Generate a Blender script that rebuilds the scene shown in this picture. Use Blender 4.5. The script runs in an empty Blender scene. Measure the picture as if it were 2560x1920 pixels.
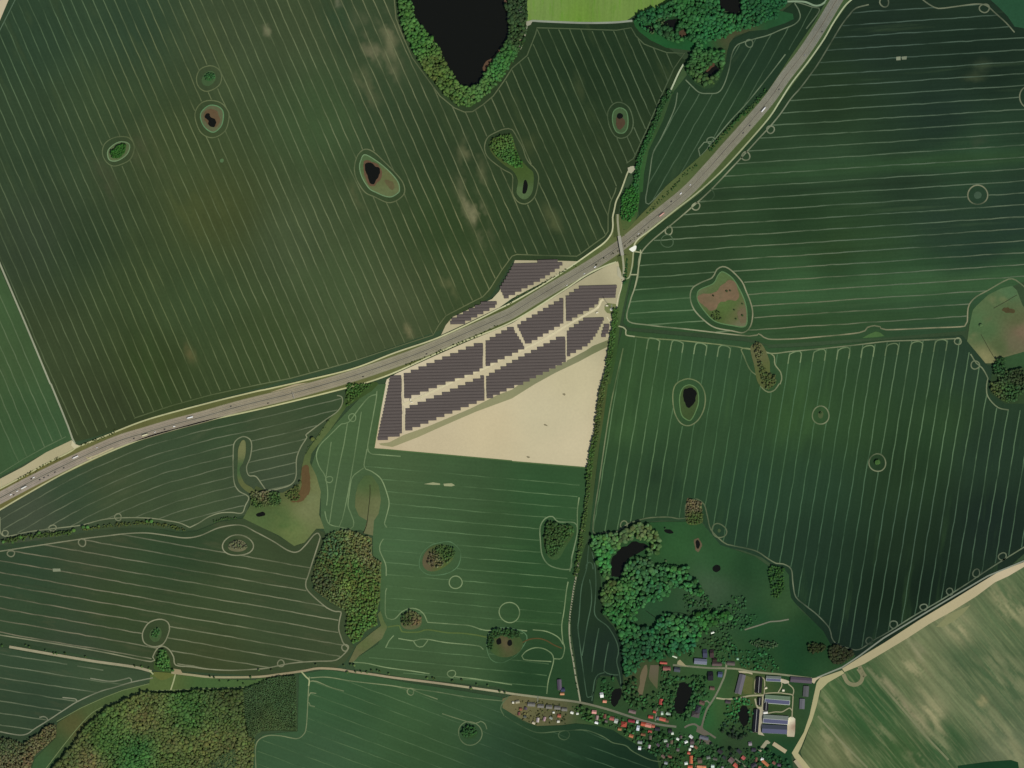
import bpy, bmesh, math, random
import numpy as np
from mathutils import Vector, Matrix
from mathutils.geometry import delaunay_2d_cdt

random.seed(7)
RNG = np.random.default_rng(7)
SC = bpy.context.scene
COL = SC.collection

# ------------------------------------------------------------------ camera, sky, sun, exposure
CAM_H = 10000.0
LEAN = 0.22                                  # the picture was taken a little from the south
cam = bpy.data.cameras.new('camera'); camo = bpy.data.objects.new('camera', cam); COL.objects.link(camo)
camo.location = (0, -LEAN * CAM_H, CAM_H); camo.rotation_euler = (0, 0, 0)
cam.sensor_width = 36.0; cam.lens = 36.0 * CAM_H / 2560.0
cam.shift_y = LEAN * CAM_H / 2560.0
cam.clip_start = 100.0; cam.clip_end = 60000.0
SC.camera = camo

SUN_AZ, SUN_EL = math.radians(146.5), math.radians(50)
world = bpy.data.worlds.new("World"); SC.world = world; world.use_nodes = True
wn = world.node_tree; wn.nodes.clear()
wo = wn.nodes.new('ShaderNodeOutputWorld'); wb = wn.nodes.new('ShaderNodeBackground'); ws = wn.nodes.new('ShaderNodeTexSky')
ws.sky_type = 'NISHITA'; ws.sun_disc = False; ws.sun_elevation = SUN_EL; ws.sun_rotation = SUN_AZ
wb.inputs['Strength'].default_value = 0.06
wn.links.new(ws.outputs[0], wb.inputs[0]); wn.links.new(wb.outputs[0], wo.inputs[0])
sun = bpy.data.lights.new('sun', 'SUN'); suno = bpy.data.objects.new('sun', sun); COL.objects.link(suno)
sun.energy = 3.0; sun.angle = math.radians(0.5); sun.color = (1.0, 0.96, 0.88)
sd = Vector((math.sin(SUN_AZ) * math.cos(SUN_EL), math.cos(SUN_AZ) * math.cos(SUN_EL), math.sin(SUN_EL)))
suno.rotation_euler = (-sd).to_track_quat('-Z', 'Y').to_euler(); suno.location = sd * 3000
SC.view_settings.view_transform = 'Standard'; SC.view_settings.look = 'None'
SC.view_settings.exposure = 0.0; SC.view_settings.gamma = 1.0; SC.view_settings.use_curve_mapping = False
SC.cycles.max_bounces = 4

# ------------------------------------------------------------------ helpers
LIT = np.array([0.88, 0.90, 0.90])              # what an upward white surface shows (set from a test render)
def lin(c):
    c = np.asarray(c, float) / 255.0
    return np.where(c <= 0.04045, c / 12.92, ((c + 0.055) / 1.055) ** 2.4) / LIT

def q(s):
    """world points from map readings: tXY tile (640 m wide, read on 2212 px), f full sheet, z x0,y0,w detail sheet"""
    out = []; x0, y0, f = 0.0, 0.0, 2560 / 2212; pend = None
    for t in s.replace(',', ' ').replace('(', ' ').replace(')', ' ').split():
        if t[0] == 't': x0, y0, f = int(t[1]) * 640.0, int(t[2]) * 480.0, 640 / 2212
        elif t[0] == 'f': x0, y0, f = 0.0, 0.0, 2560 / 2212
        elif t[0] == 'z': a = t[1:].split(':'); x0, y0, f = float(a[0]), float(a[1]), float(a[2]) / 2212
        elif pend is None: pend = float(t)
        else: out.append((x0 + pend * f - 1280.0, 960.0 - (y0 + float(t) * f))); pend = None
    return out

def smooth(p, closed=True, step=6.0):
    p = [np.array(a, float) for a in p]; n = len(p); out = []
    rng_ = range(n) if closed else range(n - 1)
    for i in rng_:
        p1, p2 = p[i], p[(i + 1) % n]
        p0 = p[(i - 1) % n] if (closed or i > 0) else 2 * p1 - p2
        p3 = p[(i + 2) % n] if (closed or i + 2 < n) else 2 * p2 - p1
        d = np.linalg.norm(p2 - p1)
        m = max(1, int(d / step))
        for k in range(m):
            t = k / m
            out.append(0.5 * ((2 * p1) + (p2 - p0) * t + (2 * p0 - 5 * p1 + 4 * p2 - p3) * t * t + (3 * p1 - p0 - 3 * p2 + p3) * t ** 3))
    if not closed: out.append(p[-1])
    return [(float(a[0]), float(a[1])) for a in out]

def ellipse(c, rx, ry, rot=0, n=28, wob=0.05, seed=0):
    r = random.Random(seed); a0 = r.random() * 6
    out = []
    for i in range(n):
        a = 2 * math.pi * i / n
        k = 1 + wob * math.sin(2 * a + a0) + wob * 0.7 * math.sin(3 * a + 2 * a0)
        x, y = rx * k * math.cos(a), ry * k * math.sin(a)
        cr, sr = math.cos(rot), math.sin(rot)
        out.append((c[0] + x * cr - y * sr, c[1] + x * sr + y * cr))
    return out

def inside(P, loops):
    """even-odd test of points P (n,2) against a list of closed loops"""
    P = np.asarray(P, float); res = np.zeros(len(P), bool); x, y = P[:, 0], P[:, 1]
    for L in loops:
        L = np.asarray(L, float); a = L; b = np.roll(L, -1, axis=0)
        for (x1, y1), (x2, y2) in zip(a, b):
            if y1 == y2: continue
            c = ((y1 > y) != (y2 > y))
            if c.any():
                xi = x1 + (y - y1) * (x2 - x1) / (y2 - y1)
                res ^= c & (x < xi)
    return res

def vnoise(x, y, s, seed=0):
    x = np.asarray(x) / s; y = np.asarray(y) / s
    xi = np.floor(x).astype(np.int64); yi = np.floor(y).astype(np.int64); fx = x - xi; fy = y - yi
    fx = fx * fx * (3 - 2 * fx); fy = fy * fy * (3 - 2 * fy)
    def h(a, b):
        n = (a * 374761393 + b * 668265263 + seed * 974634777) & 0xffffffff
        n = ((n ^ (n >> 13)) * 1274126177) & 0xffffffff
        return ((n ^ (n >> 16)) & 0xffff) / 65535.0
    return (h(xi, yi) * (1 - fx) + h(xi + 1, yi) * fx) * (1 - fy) + (h(xi, yi + 1) * (1 - fx) + h(xi + 1, yi + 1) * fx) * fy

def crop(c):
    """readings of green ground, corrected against test renders"""
    c = np.atleast_2d(c); t = np.clip((c[:, 1] / (c[:, 0] + 1e-4) - 1.05) / 0.35, 0, 1)[:, None]
    return c * (1 + t * (np.array([1.0, 0.85, 0.83]) - 1))
class Ctrl:
    """colour of a crop or sward over its area: readings at places, blended smoothly"""
    def __init__(self, s, soft=60.0):
        self.blobs = []
        if isinstance(s, tuple): self.P = np.array([[0, 0]], float); self.C = crop(lin(np.array([s], float))); self.soft = soft; return
        P, C = [], []
        for part in s.split(';'):
            tk = part.split()
            if not tk: continue
            P.append(q(' '.join(tk[:3]))[0]); C.append([float(v) for v in tk[3:6]])
        self.P = np.array(P); self.C0 = lin(np.array(C)); self.C = crop(self.C0); self.soft = soft
    def __call__(self, pts):
        pts = np.asarray(pts, float)[:, :2]
        d2 = ((pts[:, None, :] - self.P[None]) ** 2).sum(-1) + self.soft ** 2
        w = d2 ** -1.6; w /= w.sum(1, keepdims=True)
        C = w @ self.C
        for c, ra, rb, ang, rgb, al, su, sv, sd_ in self.blobs:     # worn, lush or merely darker places: soft blotches drawn out along the drilling
            ca, sa = math.cos(ang), math.sin(ang); X = pts[:, 0] - c[0]; Y = pts[:, 1] - c[1]
            u, v = X * ca + Y * sa, -X * sa + Y * ca
            g = np.exp(-1.4 * ((u / ra) ** 2 + (v / rb) ** 2) ** 1.5)
            n = vnoise(u, v * su / sv, su, sd_) * .65 + vnoise(u, v * su / sv, su * .5, sd_ + 7) * .35 if su else 1.0
            a = (.85 * al * g * np.clip((n - .36) * 3.2, 0, 1))[:, None]
            C = C * (1 - a) + rgb * a
        return C
    def raw(self):
        self.C = self.C0; return self
    def bands(self, spots, ang):
        for s_, ra, rb, rgb, al in spots: self.blobs.append((q(s_)[0], ra, rb, ang, crop(lin(rgb))[0], al, 0, 1, 0))
        return self
    def worn(self, spots, ang, su=42, sv=15):
        for i, (s_, ra, rb, rgb, al) in enumerate(spots): self.blobs.append((q(s_)[0], ra, rb, ang, lin(rgb), al, su, sv, i + 20))
        return self

def mesh_from(name, V, F, mat=None, colors=None, smooth_=False):
    me = bpy.data.meshes.new(name)
    V = np.asarray(V, np.float32)
    if isinstance(F, np.ndarray):
        n, k = F.shape
        me.vertices.add(len(V)); me.vertices.foreach_set('co', V.ravel())
        me.loops.add(n * k); me.loops.foreach_set('vertex_index', F.astype(np.int32).ravel())
        me.polygons.add(n); me.polygons.foreach_set('loop_start', np.arange(0, n * k, k, dtype=np.int32))
        me.update(calc_edges=True)
    else:
        me.from_pydata([tuple(map(float, v)) for v in V], [], F); me.update()
    if colors is not None:
        at = me.color_attributes.new('Col', 'FLOAT_COLOR', 'POINT')
        c = np.ones((len(V), 4), np.float32); c[:, :3] = np.clip(colors, 0, 1)
        at.data.foreach_set('color', c.ravel())
    if mat: me.materials.append(mat)
    if smooth_: me.polygons.foreach_set('use_smooth', np.ones(len(me.polygons), bool))
    return me

def link(name, me, parent=None, loc=None, rz=0):
    o = bpy.data.objects.new(name, me); COL.objects.link(o)
    if parent: o.parent = parent
    if loc is not None: o.location = loc
    if rz: o.rotation_euler = (0, 0, rz)
    return o

TAGGED = []
def tag(o, label, cat=None, group=None, kind=None):
    o['label'] = label
    if cat: o['category'] = cat
    if group: o['group'] = group
    if kind: o['kind'] = kind
    else: TAGGED.append(o)
    return o
def thing(name, label, cat, loc, rz=0, group=None):
    o = bpy.data.objects.new(name, None); COL.objects.link(o); o.empty_display_size = 1
    o.location = loc; o.rotation_euler = (0, 0, rz)
    return tag(o, label, cat, group)

# ------------------------------------------------------------------ materials
def newmat(name):
    m = bpy.data.materials.new(name); m.use_nodes = True
    nt = m.node_tree; b = nt.nodes['Principled BSDF']; b.inputs['Roughness'].default_value = 0.9
    b.inputs['Specular IOR Level'].default_value = 0.05
    return m, nt, b
def N(nt, t, **kw):
    n = nt.nodes.new(t)
    for k, v in kw.items():
        if k in n.inputs: n.inputs[k].default_value = v
        else: setattr(n, k, v)
    return n
def mixrgb(nt, mode, a, b, fac):
    n = nt.nodes.new('ShaderNodeMix'); n.data_type = 'RGBA'; n.blend_type = mode
    for s, v in ((n.inputs[6], a), (n.inputs[7], b), (n.inputs[0], fac)):
        if hasattr(v, 'links'): nt.links.new(v, s)
        elif isinstance(v, (int, float)): s.default_value = v
        else: s.default_value = (*v, 1)
    return n.outputs[2]
def noise(nt, scale, detail=3, ang=None, sx=1, sy=1, rough=0.55):
    tc = N(nt, 'ShaderNodeTexCoord'); mp = N(nt, 'ShaderNodeMapping'); mp.vector_type = 'POINT'
    if ang is not None:
        r = N(nt, 'ShaderNodeMapping'); r.inputs['Rotation'].default_value = (0, 0, -ang)
        nt.links.new(tc.outputs['Object'], r.inputs[0]); nt.links.new(r.outputs[0], mp.inputs[0])
    else: nt.links.new(tc.outputs['Object'], mp.inputs[0])
    mp.inputs['Scale'].default_value = (scale * sx, scale * sy, scale)
    n = N(nt, 'ShaderNodeTexNoise'); n.inputs['Scale'].default_value = 1; n.inputs['Detail'].default_value = detail; n.inputs['Roughness'].default_value = rough
    nt.links.new(mp.outputs[0], n.inputs['Vector'])
    return n.outputs['Fac']
def rng(nt, v, a, b, c, d):
    n = N(nt, 'ShaderNodeMapRange'); nt.links.new(v, n.inputs[0])
    for i, x in enumerate((a, b, c, d)): n.inputs[i + 1].default_value = x
    return n.outputs[0]

def ground_mat(name, ang=None, amp=0.12, fine=0.06, patch=None, pamt=0.5, pth=0.6, streak=0.06, plen=120, pwid=25, big=0.008):
    """a sward, crop or bare soil: colour by place, mottling at three sizes, drill-row streaks, thin patches"""
    m, nt, b = newmat(name)
    at = N(nt, 'ShaderNodeAttribute', attribute_name='Col')
    c = at.outputs['Color']
    if patch is not None:
        pn = noise(nt, 1.0, 4, ang or 0, 1 / plen, 1 / pwid, 0.6)
        c = mixrgb(nt, 'MIX', c, lin(patch), rng(nt, pn, pth, pth + 0.18, 0, pamt))
    n1 = rng(nt, noise(nt, big, 4), 0.25, 0.75, 1 - amp, 1 + amp)
    n2 = rng(nt, noise(nt, 0.16, 4), 0.25, 0.75, 1 - fine, 1 + fine)
    mu = N(nt, 'ShaderNodeMath', operation='MULTIPLY'); nt.links.new(n1, mu.inputs[0]); nt.links.new(n2, mu.inputs[1]); v = mu.outputs[0]
    if ang is not None and streak:
        s = rng(nt, noise(nt, 1.0, 3, ang, 1 / 200, 1 / 7), 0.25, 0.75, 1 - streak, 1 + streak)
        mu2 = N(nt, 'ShaderNodeMath', operation='MULTIPLY'); nt.links.new(v, mu2.inputs[0]); nt.links.new(s, mu2.inputs[1]); v = mu2.outputs[0]
    cc = N(nt, 'ShaderNodeCombineColor')
    for i in range(3): nt.links.new(v, cc.inputs[i])
    nt.links.new(mixrgb(nt, 'MULTIPLY', c, cc.outputs[0], 1.0), b.inputs['Base Color'])
    return m

def plain(name, rgb, amp=0.12, sc=0.25, rough=0.85, spec=0.1, metal=0):
    m, nt, b = newmat(name)
    v = rng(nt, noise(nt, sc, 4), 0.25, 0.75, 1 - amp, 1 + amp)
    cc = N(nt, 'ShaderNodeCombineColor')
    for i in range(3): nt.links.new(v, cc.inputs[i])
    nt.links.new(mixrgb(nt, 'MULTIPLY', tuple(float(x) for x in lin(rgb)), cc.outputs[0], 1.0), b.inputs['Base Color'])
    b.inputs['Roughness'].default_value = rough; b.inputs['Specular IOR Level'].default_value = spec; b.inputs['Metallic'].default_value = metal
    return m
MATS = {}
def pm(name, rgb, **k):
    if name not in MATS: MATS[name] = plain(name, rgb, **k)
    return MATS[name]

M_GRASS = ground_mat('sward', amp=0.16, fine=0.1)
M_TRACK = ground_mat('worn_soil', amp=0.08, fine=0.08)
M_SOIL = ground_mat('bare_soil', amp=0.05, fine=0.04)
def leaf_mat(name, use_obj):
    m, nt, b = newmat(name)
    if use_obj: src = N(nt, 'ShaderNodeObjectInfo').outputs['Color']
    else: src = N(nt, 'ShaderNodeAttribute', attribute_name='Col').outputs['Color']
    v = rng(nt, noise(nt, 0.35, 4), 0.25, 0.75, 0.84, 1.16)
    cc = N(nt, 'ShaderNodeCombineColor')
    for i in range(3): nt.links.new(v, cc.inputs[i])
    nt.links.new(mixrgb(nt, 'MULTIPLY', src, cc.outputs[0], 1.0), b.inputs['Base Color'])
    return m
M_LEAF = leaf_mat('foliage', False); M_LEAFO = leaf_mat('tree_foliage', True)
M_BARK = pm('bark', (70, 58, 45))
def water_mat(name, rgb):
    m, nt, b = newmat(name)
    b.inputs['Base Color'].default_value = (*[float(x) for x in lin(rgb)], 1); b.inputs['Roughness'].default_value = 0.12
    b.inputs['Specular IOR Level'].default_value = 0.3
    bp = N(nt, 'ShaderNodeBump'); bp.inputs['Strength'].default_value = 0.05
    nt.links.new(noise(nt, 0.4, 2), bp.inputs['Height']); nt.links.new(bp.outputs[0], b.inputs['Normal'])
    return m
M_WATER = water_mat('still_water', (20, 21, 15))

# ------------------------------------------------------------------ ground sheets and strips
DZ = 0.12
SLOT = [0]
def level(layer):
    """height of a ground sheet: its layer, and a few millimetres of its own so no two sheets are coplanar"""
    SLOT[0] += 1
    return layer * DZ + (SLOT[0] % 17) * 0.006
def ragged(L, amp=1.3, sc=7.0, seed=0):
    L = np.array(L, float); n = vnoise(L[:, 0], L[:, 1], sc, seed) - .5; T = np.roll(L, -1, 0) - np.roll(L, 1, 0); T /= np.linalg.norm(T, axis=1, keepdims=True) + 1e-9
    return L + np.stack([-T[:, 1], T[:, 0]], 1) * (n * 2 * amp)[:, None]
def sheet(name, outline, layer, mat, ctrl, label, grid=22.0, parent=None, kind='structure'):
    """a patch of ground with an outline, meshed inside so its colour can vary"""
    L = np.array(outline, float)
    keep = [0]
    for i in range(1, len(L)):
        if np.linalg.norm(L[i] - L[keep[-1]]) > 0.3: keep.append(i)
    L = L[keep]
    if np.linalg.norm(L[0] - L[-1]) < 0.3: L = L[:-1]
    lo, hi = L.min(0), L.max(0)
    gx, gy = np.meshgrid(np.arange(lo[0] + grid / 2, hi[0], grid), np.arange(lo[1] + grid / 2, hi[1], grid))
    G = np.stack([gx.ravel(), gy.ravel()], 1)
    if len(G):
        G = G + RNG.uniform(-grid * .2, grid * .2, G.shape)
        G = G[inside(G, [L])]
    pts = [Vector(p) for p in np.concatenate([L, G])] if len(G) else [Vector(p) for p in L]
    r = delaunay_2d_cdt(pts, [], [list(range(len(L)))], 1, 1e-4)
    lz = level(layer); V = np.array([(v[0], v[1], lz) for v in r[0]]); F = [list(f) for f in r[2]]
    # all faces look up
    F = [f if np.cross(V[f[1]][:2] - V[f[0]][:2], V[f[2]][:2] - V[f[0]][:2]) > 0 else f[::-1] for f in F]
    me = mesh_from(name, V, F, mat, ctrl(V))
    o = link(name, me, parent)
    if not parent: tag(o, label, kind=kind)
    return o

def strip_mesh(lines, width, z):
    """flat strips along polylines -> V, F, arc-length parameter"""
    V, F, S = [], [], []; n0 = 0
    for ln in lines:
        closed = isinstance(ln, tuple) and isinstance(ln[0], str)
        P = np.array(ln[1] if closed else ln, float)
        if len(P) < 2: continue
        w = width
        if closed: T = np.roll(P, -1, 0) - np.roll(P, 1, 0)
        else: T = np.gradient(P, axis=0)
        T /= (np.linalg.norm(T, axis=1, keepdims=True) + 1e-9)
        Nn = np.stack([-T[:, 1], T[:, 0]], 1)
        m = len(P)
        a, b = P + Nn * w / 2, P - Nn * w / 2
        vv = np.empty((2 * m, 3)); vv[0::2, :2] = a; vv[1::2, :2] = b; vv[:, 2] = z + (len(V) % 9) * 0.0007
        V.append(vv); i = np.arange(m if closed else m - 1); j = (i + 1) % m
        F.append(np.stack([2 * i, 2 * i + 1, 2 * j + 1, 2 * j], 1) + n0); n0 += 2 * m
        s = np.concatenate([[0], np.cumsum(np.linalg.norm(np.diff(P, axis=0), axis=1))]); S.append(np.repeat(s, 2))
    return np.concatenate(V), np.concatenate(F), np.concatenate(S)

def strip(name, lines, width, layer, mat, color, label, parent=None, base=None, alpha=1.0, var=0.35, kind='structure', nscale=45):
    V, F, S = strip_mesh(lines, width, level(layer))
    t = vnoise(V[:, 0], V[:, 1], nscale, 3) * .6 + vnoise(V[:, 0], V[:, 1], 14, 5) * .4
    tc = color(V) if isinstance(color, Ctrl) else np.tile(lin(color), (len(V), 1))
    if base is not None:
        ln_ = vnoise(V[:, 0] * .2 + V[:, 1] * .1, V[:, 1] * .2 - V[:, 0] * .1, 9, 8)
        a = np.clip(0.86 * alpha * (1 + var * (t - 0.5) * 2.9 + var * .7 * (ln_ - .5)), 0.04, 1)[:, None]
        C = base(V) * (1 - a) + tc * a
    else: C = tc * (1 + var * (t - .5))[:, None]
    o = link(name, mesh_from(name, V, F, mat, C), parent)
    if not parent: tag(o, label, kind=kind)
    return o

def family(tile, mode, a0, da, slope, k0, k1, lo, hi, step=5.0):
    """a set of parallel tramlines in a tile's readings: flat y=a0+k da+slope x, steep x=a0+k da+slope y"""
    out = []
    for k in range(k0, k1 + 1):
        if mode == 'flat': s = f'{tile} {lo} {a0 + k * da + slope * lo} {hi} {a0 + k * da + slope * hi}'
        else: s = f'{tile} {a0 + k * da + slope * lo} {lo} {a0 + k * da + slope * hi} {hi}'
        p, r = np.array(q(s)); n = int(np.linalg.norm(r - p) / step)
        out.append(p + (r - p) * np.linspace(0, 1, n)[:, None])
    return out
def clip(lines, loops, thin=2):
    out = []
    for j_, P in enumerate(lines):
        P = np.array(P, float); T = np.gradient(P, axis=0); T /= np.linalg.norm(T, axis=1, keepdims=True) + 1e-9
        P += np.stack([-T[:, 1], T[:, 0]], 1) * ((vnoise(P[:, 0], P[:, 1], 19, j_) - .5) * 1.7 + (vnoise(P[:, 0], P[:, 1], 80, j_ + 5) - .5) * 1.6)[:, None]
        m = inside(P, loops); i = 0
        while i < len(P):
            if m[i]:
                j = i
                while j + 1 < len(P) and m[j + 1]: j += 1
                if j - i >= 4:
                    seg = P[i:j + 1]; idx = list(range(0, len(seg), thin))
                    if idx[-1] != len(seg) - 1: idx.append(len(seg) - 1)
                    out.append(seg[idx])
                i = j + 1
            else: i += 1
    return out
def loopring(s, r, seed=0):
    c = q(s)[0]; return ('closed', ellipse(c, r, r * 1.1, seed, 20, 0.06, seed))

# ------------------------------------------------------------------ the land: base sheet, fields, meadows
M_FAR = ground_mat('far_land', amp=0.3, fine=0.1, big=0.002)
CB = Ctrl((54, 80, 54))
me = mesh_from('ground', [(-30000, -30000, -0.6), (30000, -30000, -0.6), (30000, 30000, -0.6), (-30000, 30000, -0.6)], [[0, 1, 2, 3]], M_FAR)
at = me.color_attributes.new('Col', 'FLOAT_COLOR', 'POINT')
for i in range(4): at.data[i].color = (*CB([(0, 0)])[0], 1)
tag(link('ground', me), 'green farmland reaching away in every direction', kind='structure')

ANG_A = math.radians(-66.4); ANG_F = math.radians(3.7); ANG_G = math.radians(80.4); ANG_L = math.radians(-10)
OLIVE = (92, 94, 56); TAN = (128, 124, 92)
# --- wide north-western field
CA = Ctrl('t00 300 300 45 71 50;t00 1100 200 48 74 52;t00 1000 900 54 78 50;t00 1500 1300 60 80 48;t00 300 1300 50 74 50;t00 2000 300 60 80 54;t01 300 400 53 72 52;t01 700 500 46 68 44;'
  't01 1100 900 56 78 46;t01 1700 900 58 82 50;t01 500 1300 57 76 48;t01 1300 1500 52 72 38;t02 900 150 54 70 44;t10 300 300 62 82 54;t10 600 1000 62 90 56;t10 900 200 54 76 50;'
  't10 1100 900 52 74 48;t10 1700 1200 46 68 42;t11 300 400 64 84 56;t11 700 800 68 92 58;t11 1200 1000 68 86 56;t11 1700 300 48 72 40;t11 1800 800 58 80 48;t20 500 700 35 58 36;'
  't20 400 1300 44 66 40;t20 900 500 33 56 35;t20 800 1500 44 64 40;t21 300 300 46 68 42;t01 1900 200 66 82 46;t11 100 1300 58 80 46', 70)
CA.worn([('t10 1000 430', 90, 34, (128, 124, 94), .55), ('t10 1150 300', 90, 30, (130, 128, 94), .6), ('t10 1150 560', 50, 20, (118, 118, 86), .5), ('t10 950 760', 60, 26, (116, 116, 82), .5), ('t11 1880 160', 85, 26, (146, 142, 106), .75), ('t10 1860 1420', 70, 28, (128, 128, 90), .6), ('t11 1640 800', 55, 16, (130, 128, 86), .6),
  ('t01 1620 130', 90, 44, (80, 90, 50), .5), ('t01 1900 30', 60, 30, (80, 90, 52), .4), ('t01 1250 600', 90, 26, (70, 82, 48), .4), ('t00 1300 1350', 110, 44, (76, 84, 54), .4), ('t00 1180 1250', 60, 30, (82, 84, 60), .4), ('t00 900 1560', 70, 34, (74, 74, 54), .4), ('t10 720 30', 14, 9, (160, 156, 126), .8), ('t10 90 262', 16, 9, (156, 152, 118), .8), ('t11 1320 1200', 22, 9, (124, 118, 84), .7),
  ('t11 880 30', 40, 16, (104, 104, 70), .5), ('t11 300 400', 120, 60, (74, 88, 56), .4), ('t11 500 1100', 120, 60, (74, 88, 56), .4), ('t00 1900 500', 120, 40, (70, 84, 50), .45), ('t20 600 760', 50, 20, (72, 84, 52), .5), ('t20 100 1150', 60, 30, (74, 82, 48), .5), ('t10 700 120', 90, 40, (42, 66, 44), .6), ('t10 1050 880', 80, 40, (44, 66, 42), .5), ('t01 1300 1500', 120, 40, (50, 72, 36), .5), ('t21 350 250', 50, 20, (98, 104, 66), .5), ('t01 1640 1400', 30, 12, (116, 106, 68), .6)], ANG_A)
MA = ground_mat('young_barley', ANG_A, 0.10, 0.07, (70, 84, 50), 0.25, 0.56, 0.07, 150, 34)
A_out = q('f -60 -60 900 -60 1110 -60 1120 60 1140 45 1370 50 1480 130 1440 250 1345 400 1330 500 1240 570 1110 560 1060 640 960 710 700 800 400 880 200 945 160 955 -60 440')
fA = sheet('field', A_out, 1, MA, CA, 'dark green field of steep tramlines filling the north-west', 9)
A_head = q('t00 140 0 0 260 -200 500 -200 2200 t01 -10 700 t02 480 30 660 430 700 475 850 420 1000 355 1160 295 1490 185 1820 95 2212 10 t11 300 1610 800 1475 1210 1340 1530 1235 1580 1150 1640 1070 1870 950 1960 905 2020 840 2120 680 2212 555 '
  't21 40 540 280 548 560 555 600 530 720 440 800 385 830 340 830 200 850 90 890 0 t20 900 1620 990 1410 1050 1370 1160 1130 1280 850 1400 590 1490 460 1340 455 1240 420 1140 380 1070 310 1030 240 900 262 500 248 215 240 205 290 130 480 0 590 '
  't10 2150 690 2050 830 1960 905 1870 965 1800 968 1710 930 1590 830 1480 680 1350 500 1250 270 1210 160 1195 0 1190 -200 t00 140 -200')
isl = {}
isl['a1'] = smooth(q('t00 1815 568 1885 595 1915 660 1890 740 1790 790 1720 755 1697 680 1730 600'))
isl['a2'] = smooth(q('t00 1820 868 1910 890 1965 950 1980 1010 1945 1130 1840 1190 1740 1150 1690 1040 1690 960 1740 890'))
isl['a3'] = smooth(q('t00 900 1250 960 1200 1040 1180 1120 1195 1160 1270 1130 1370 1060 1415 980 1435 920 1400 885 1330'))
isl['a4'] = smooth(q('t10 850 1450 880 1340 940 1290 1010 1310 1090 1380 1200 1490 1270 1580 t11 1285 0 1250 50 1190 85 1130 90 1030 45 940 0 t10 870 1550'))
isl['a5'] = smooth(q('t10 1975 1280 2000 1190 2080 1140 2150 1115 2212 1120 t20 50 1200 90 1270 120 1360 150 1410 200 1460 230 1530 215 1640 t21 190 50 140 95 95 103 45 80 5 10 t20 5 1590 0 1510 t10 2130 1460 2010 1365'))
isl['a6'] = smooth(q('t20 880 895 940 885 1010 930 1045 1030 1040 1110 1000 1175 940 1195 890 1175 845 1100 825 1000 840 940'))
A_lines = []
p = family('f', 'steep', 60, 23.32, 0.437, -30, 62, -60, 1000)
ints = ['a1', 'a2', 'a3', 'a4', 'a5', 'a6']
A_lines = clip(p, [A_head] + [isl[k] for k in ints])
CT_A = Ctrl('t00 300 300 82 104 74;t00 1500 900 98 108 72;t01 400 400 82 96 68;t01 1500 900 92 104 66;t10 300 800 98 112 78;t10 1000 400 112 118 84;t10 1800 1200 104 112 80;t11 500 700 104 114 80;t11 1900 300 114 118 80;t20 500 700 80 96 66;t20 1100 900 84 100 72;t21 300 300 96 108 74', 80).raw()
strip('wheel_tracks', A_lines, 2.6, 3, M_TRACK, CT_A, '', fA, CA, 0.8, 0.75)
head = [('closed', A_head)]
strip('headland_tracks', [A_head[i:j] for i, j in ((10, 36), (36, 66), (66, 74))] + [('closed', isl[k]) for k in ints], 2.7, 3, M_TRACK, CT_A, '', fA, CA, 0.9, 0.5)

# --- western field, sand corner
CBW = Ctrl('t01 50 900 62 94 58;t01 100 1500 64 94 58;t02 200 200 58 90 56;t02 400 500 60 94 60', 50)
MB_ = ground_mat('young_wheat', ANG_A, 0.1, 0.07, (86, 98, 66), 0.35, 0.6)
fB = sheet('field', q('t01 -10 640 t02 440 0 560 270 625 480 500 560 300 640 0 800 -300 960 t01 -300 640'), 1, MB_, CBW, 'brighter green wedge of field at the western edge')
B_head = q('t01 -400 640 25 760 t02 390 0 560 380 570 455 400 540 200 650 0 775 -400 980')
p = family('t01', 'steep', -860, 93.3, 0.437, 0, 11, 400, 3000)
strip('wheel_tracks', clip(p, [B_head]) + [q('t02 570 455 400 540 200 650 0 775 -100 830')], 2.6, 3, M_TRACK, (100, 118, 84), '', fB, CBW, 0.6, 0.5)
sheet('bare_ground', q('t00 -20 -20 82 -20 0 175 -20 200'), 2, M_SOIL, Ctrl((190, 180, 148)), 'pale bare corner at the top left')
strip('path', [q('t01 -20 570 0 622 220 1140 435 1659 t02 440 0 530 220 590 370 625 470 650 520')], 4.2, 5, M_TRACK, (150, 155, 128), 'straight pale farm track running down to the motorway', var=0.25)
strip('path', [q('t00 145 -30 75 110 0 258 -30 320')], 2.4, 4, M_TRACK, (86, 108, 84), 'thin worn track beside the pale corner', var=0.25)
sheet('bare_ground', q('t02 -20 830 200 715 400 590 620 485 650 520 690 535 640 560 500 635 300 735 150 815 0 905 -20 915'), 3, M_SOIL, Ctrl('t02 100 800 176 168 132;t02 500 560 168 162 124'), 'long pale strip of bare soil along the motorway')

# --- bright field at the top, north-east corner
MC = ground_mat('rape_crop', math.radians(88), 0.08, 0.08, (96, 140, 46), 0.7, 0.52, 0.1, 60, 8)
sheet('field', q('t20 130 -80 131 190 240 185 600 198 870 192 980 185 1060 130 1250 70 1400 10 1450 -80'), 3, MC, Ctrl('t20 300 60 112 150 78;t20 800 60 112 150 76;t20 600 165 104 150 58;t20 1300 20 104 144 70', 40), 'vivid yellow green field at the top edge')
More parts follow.
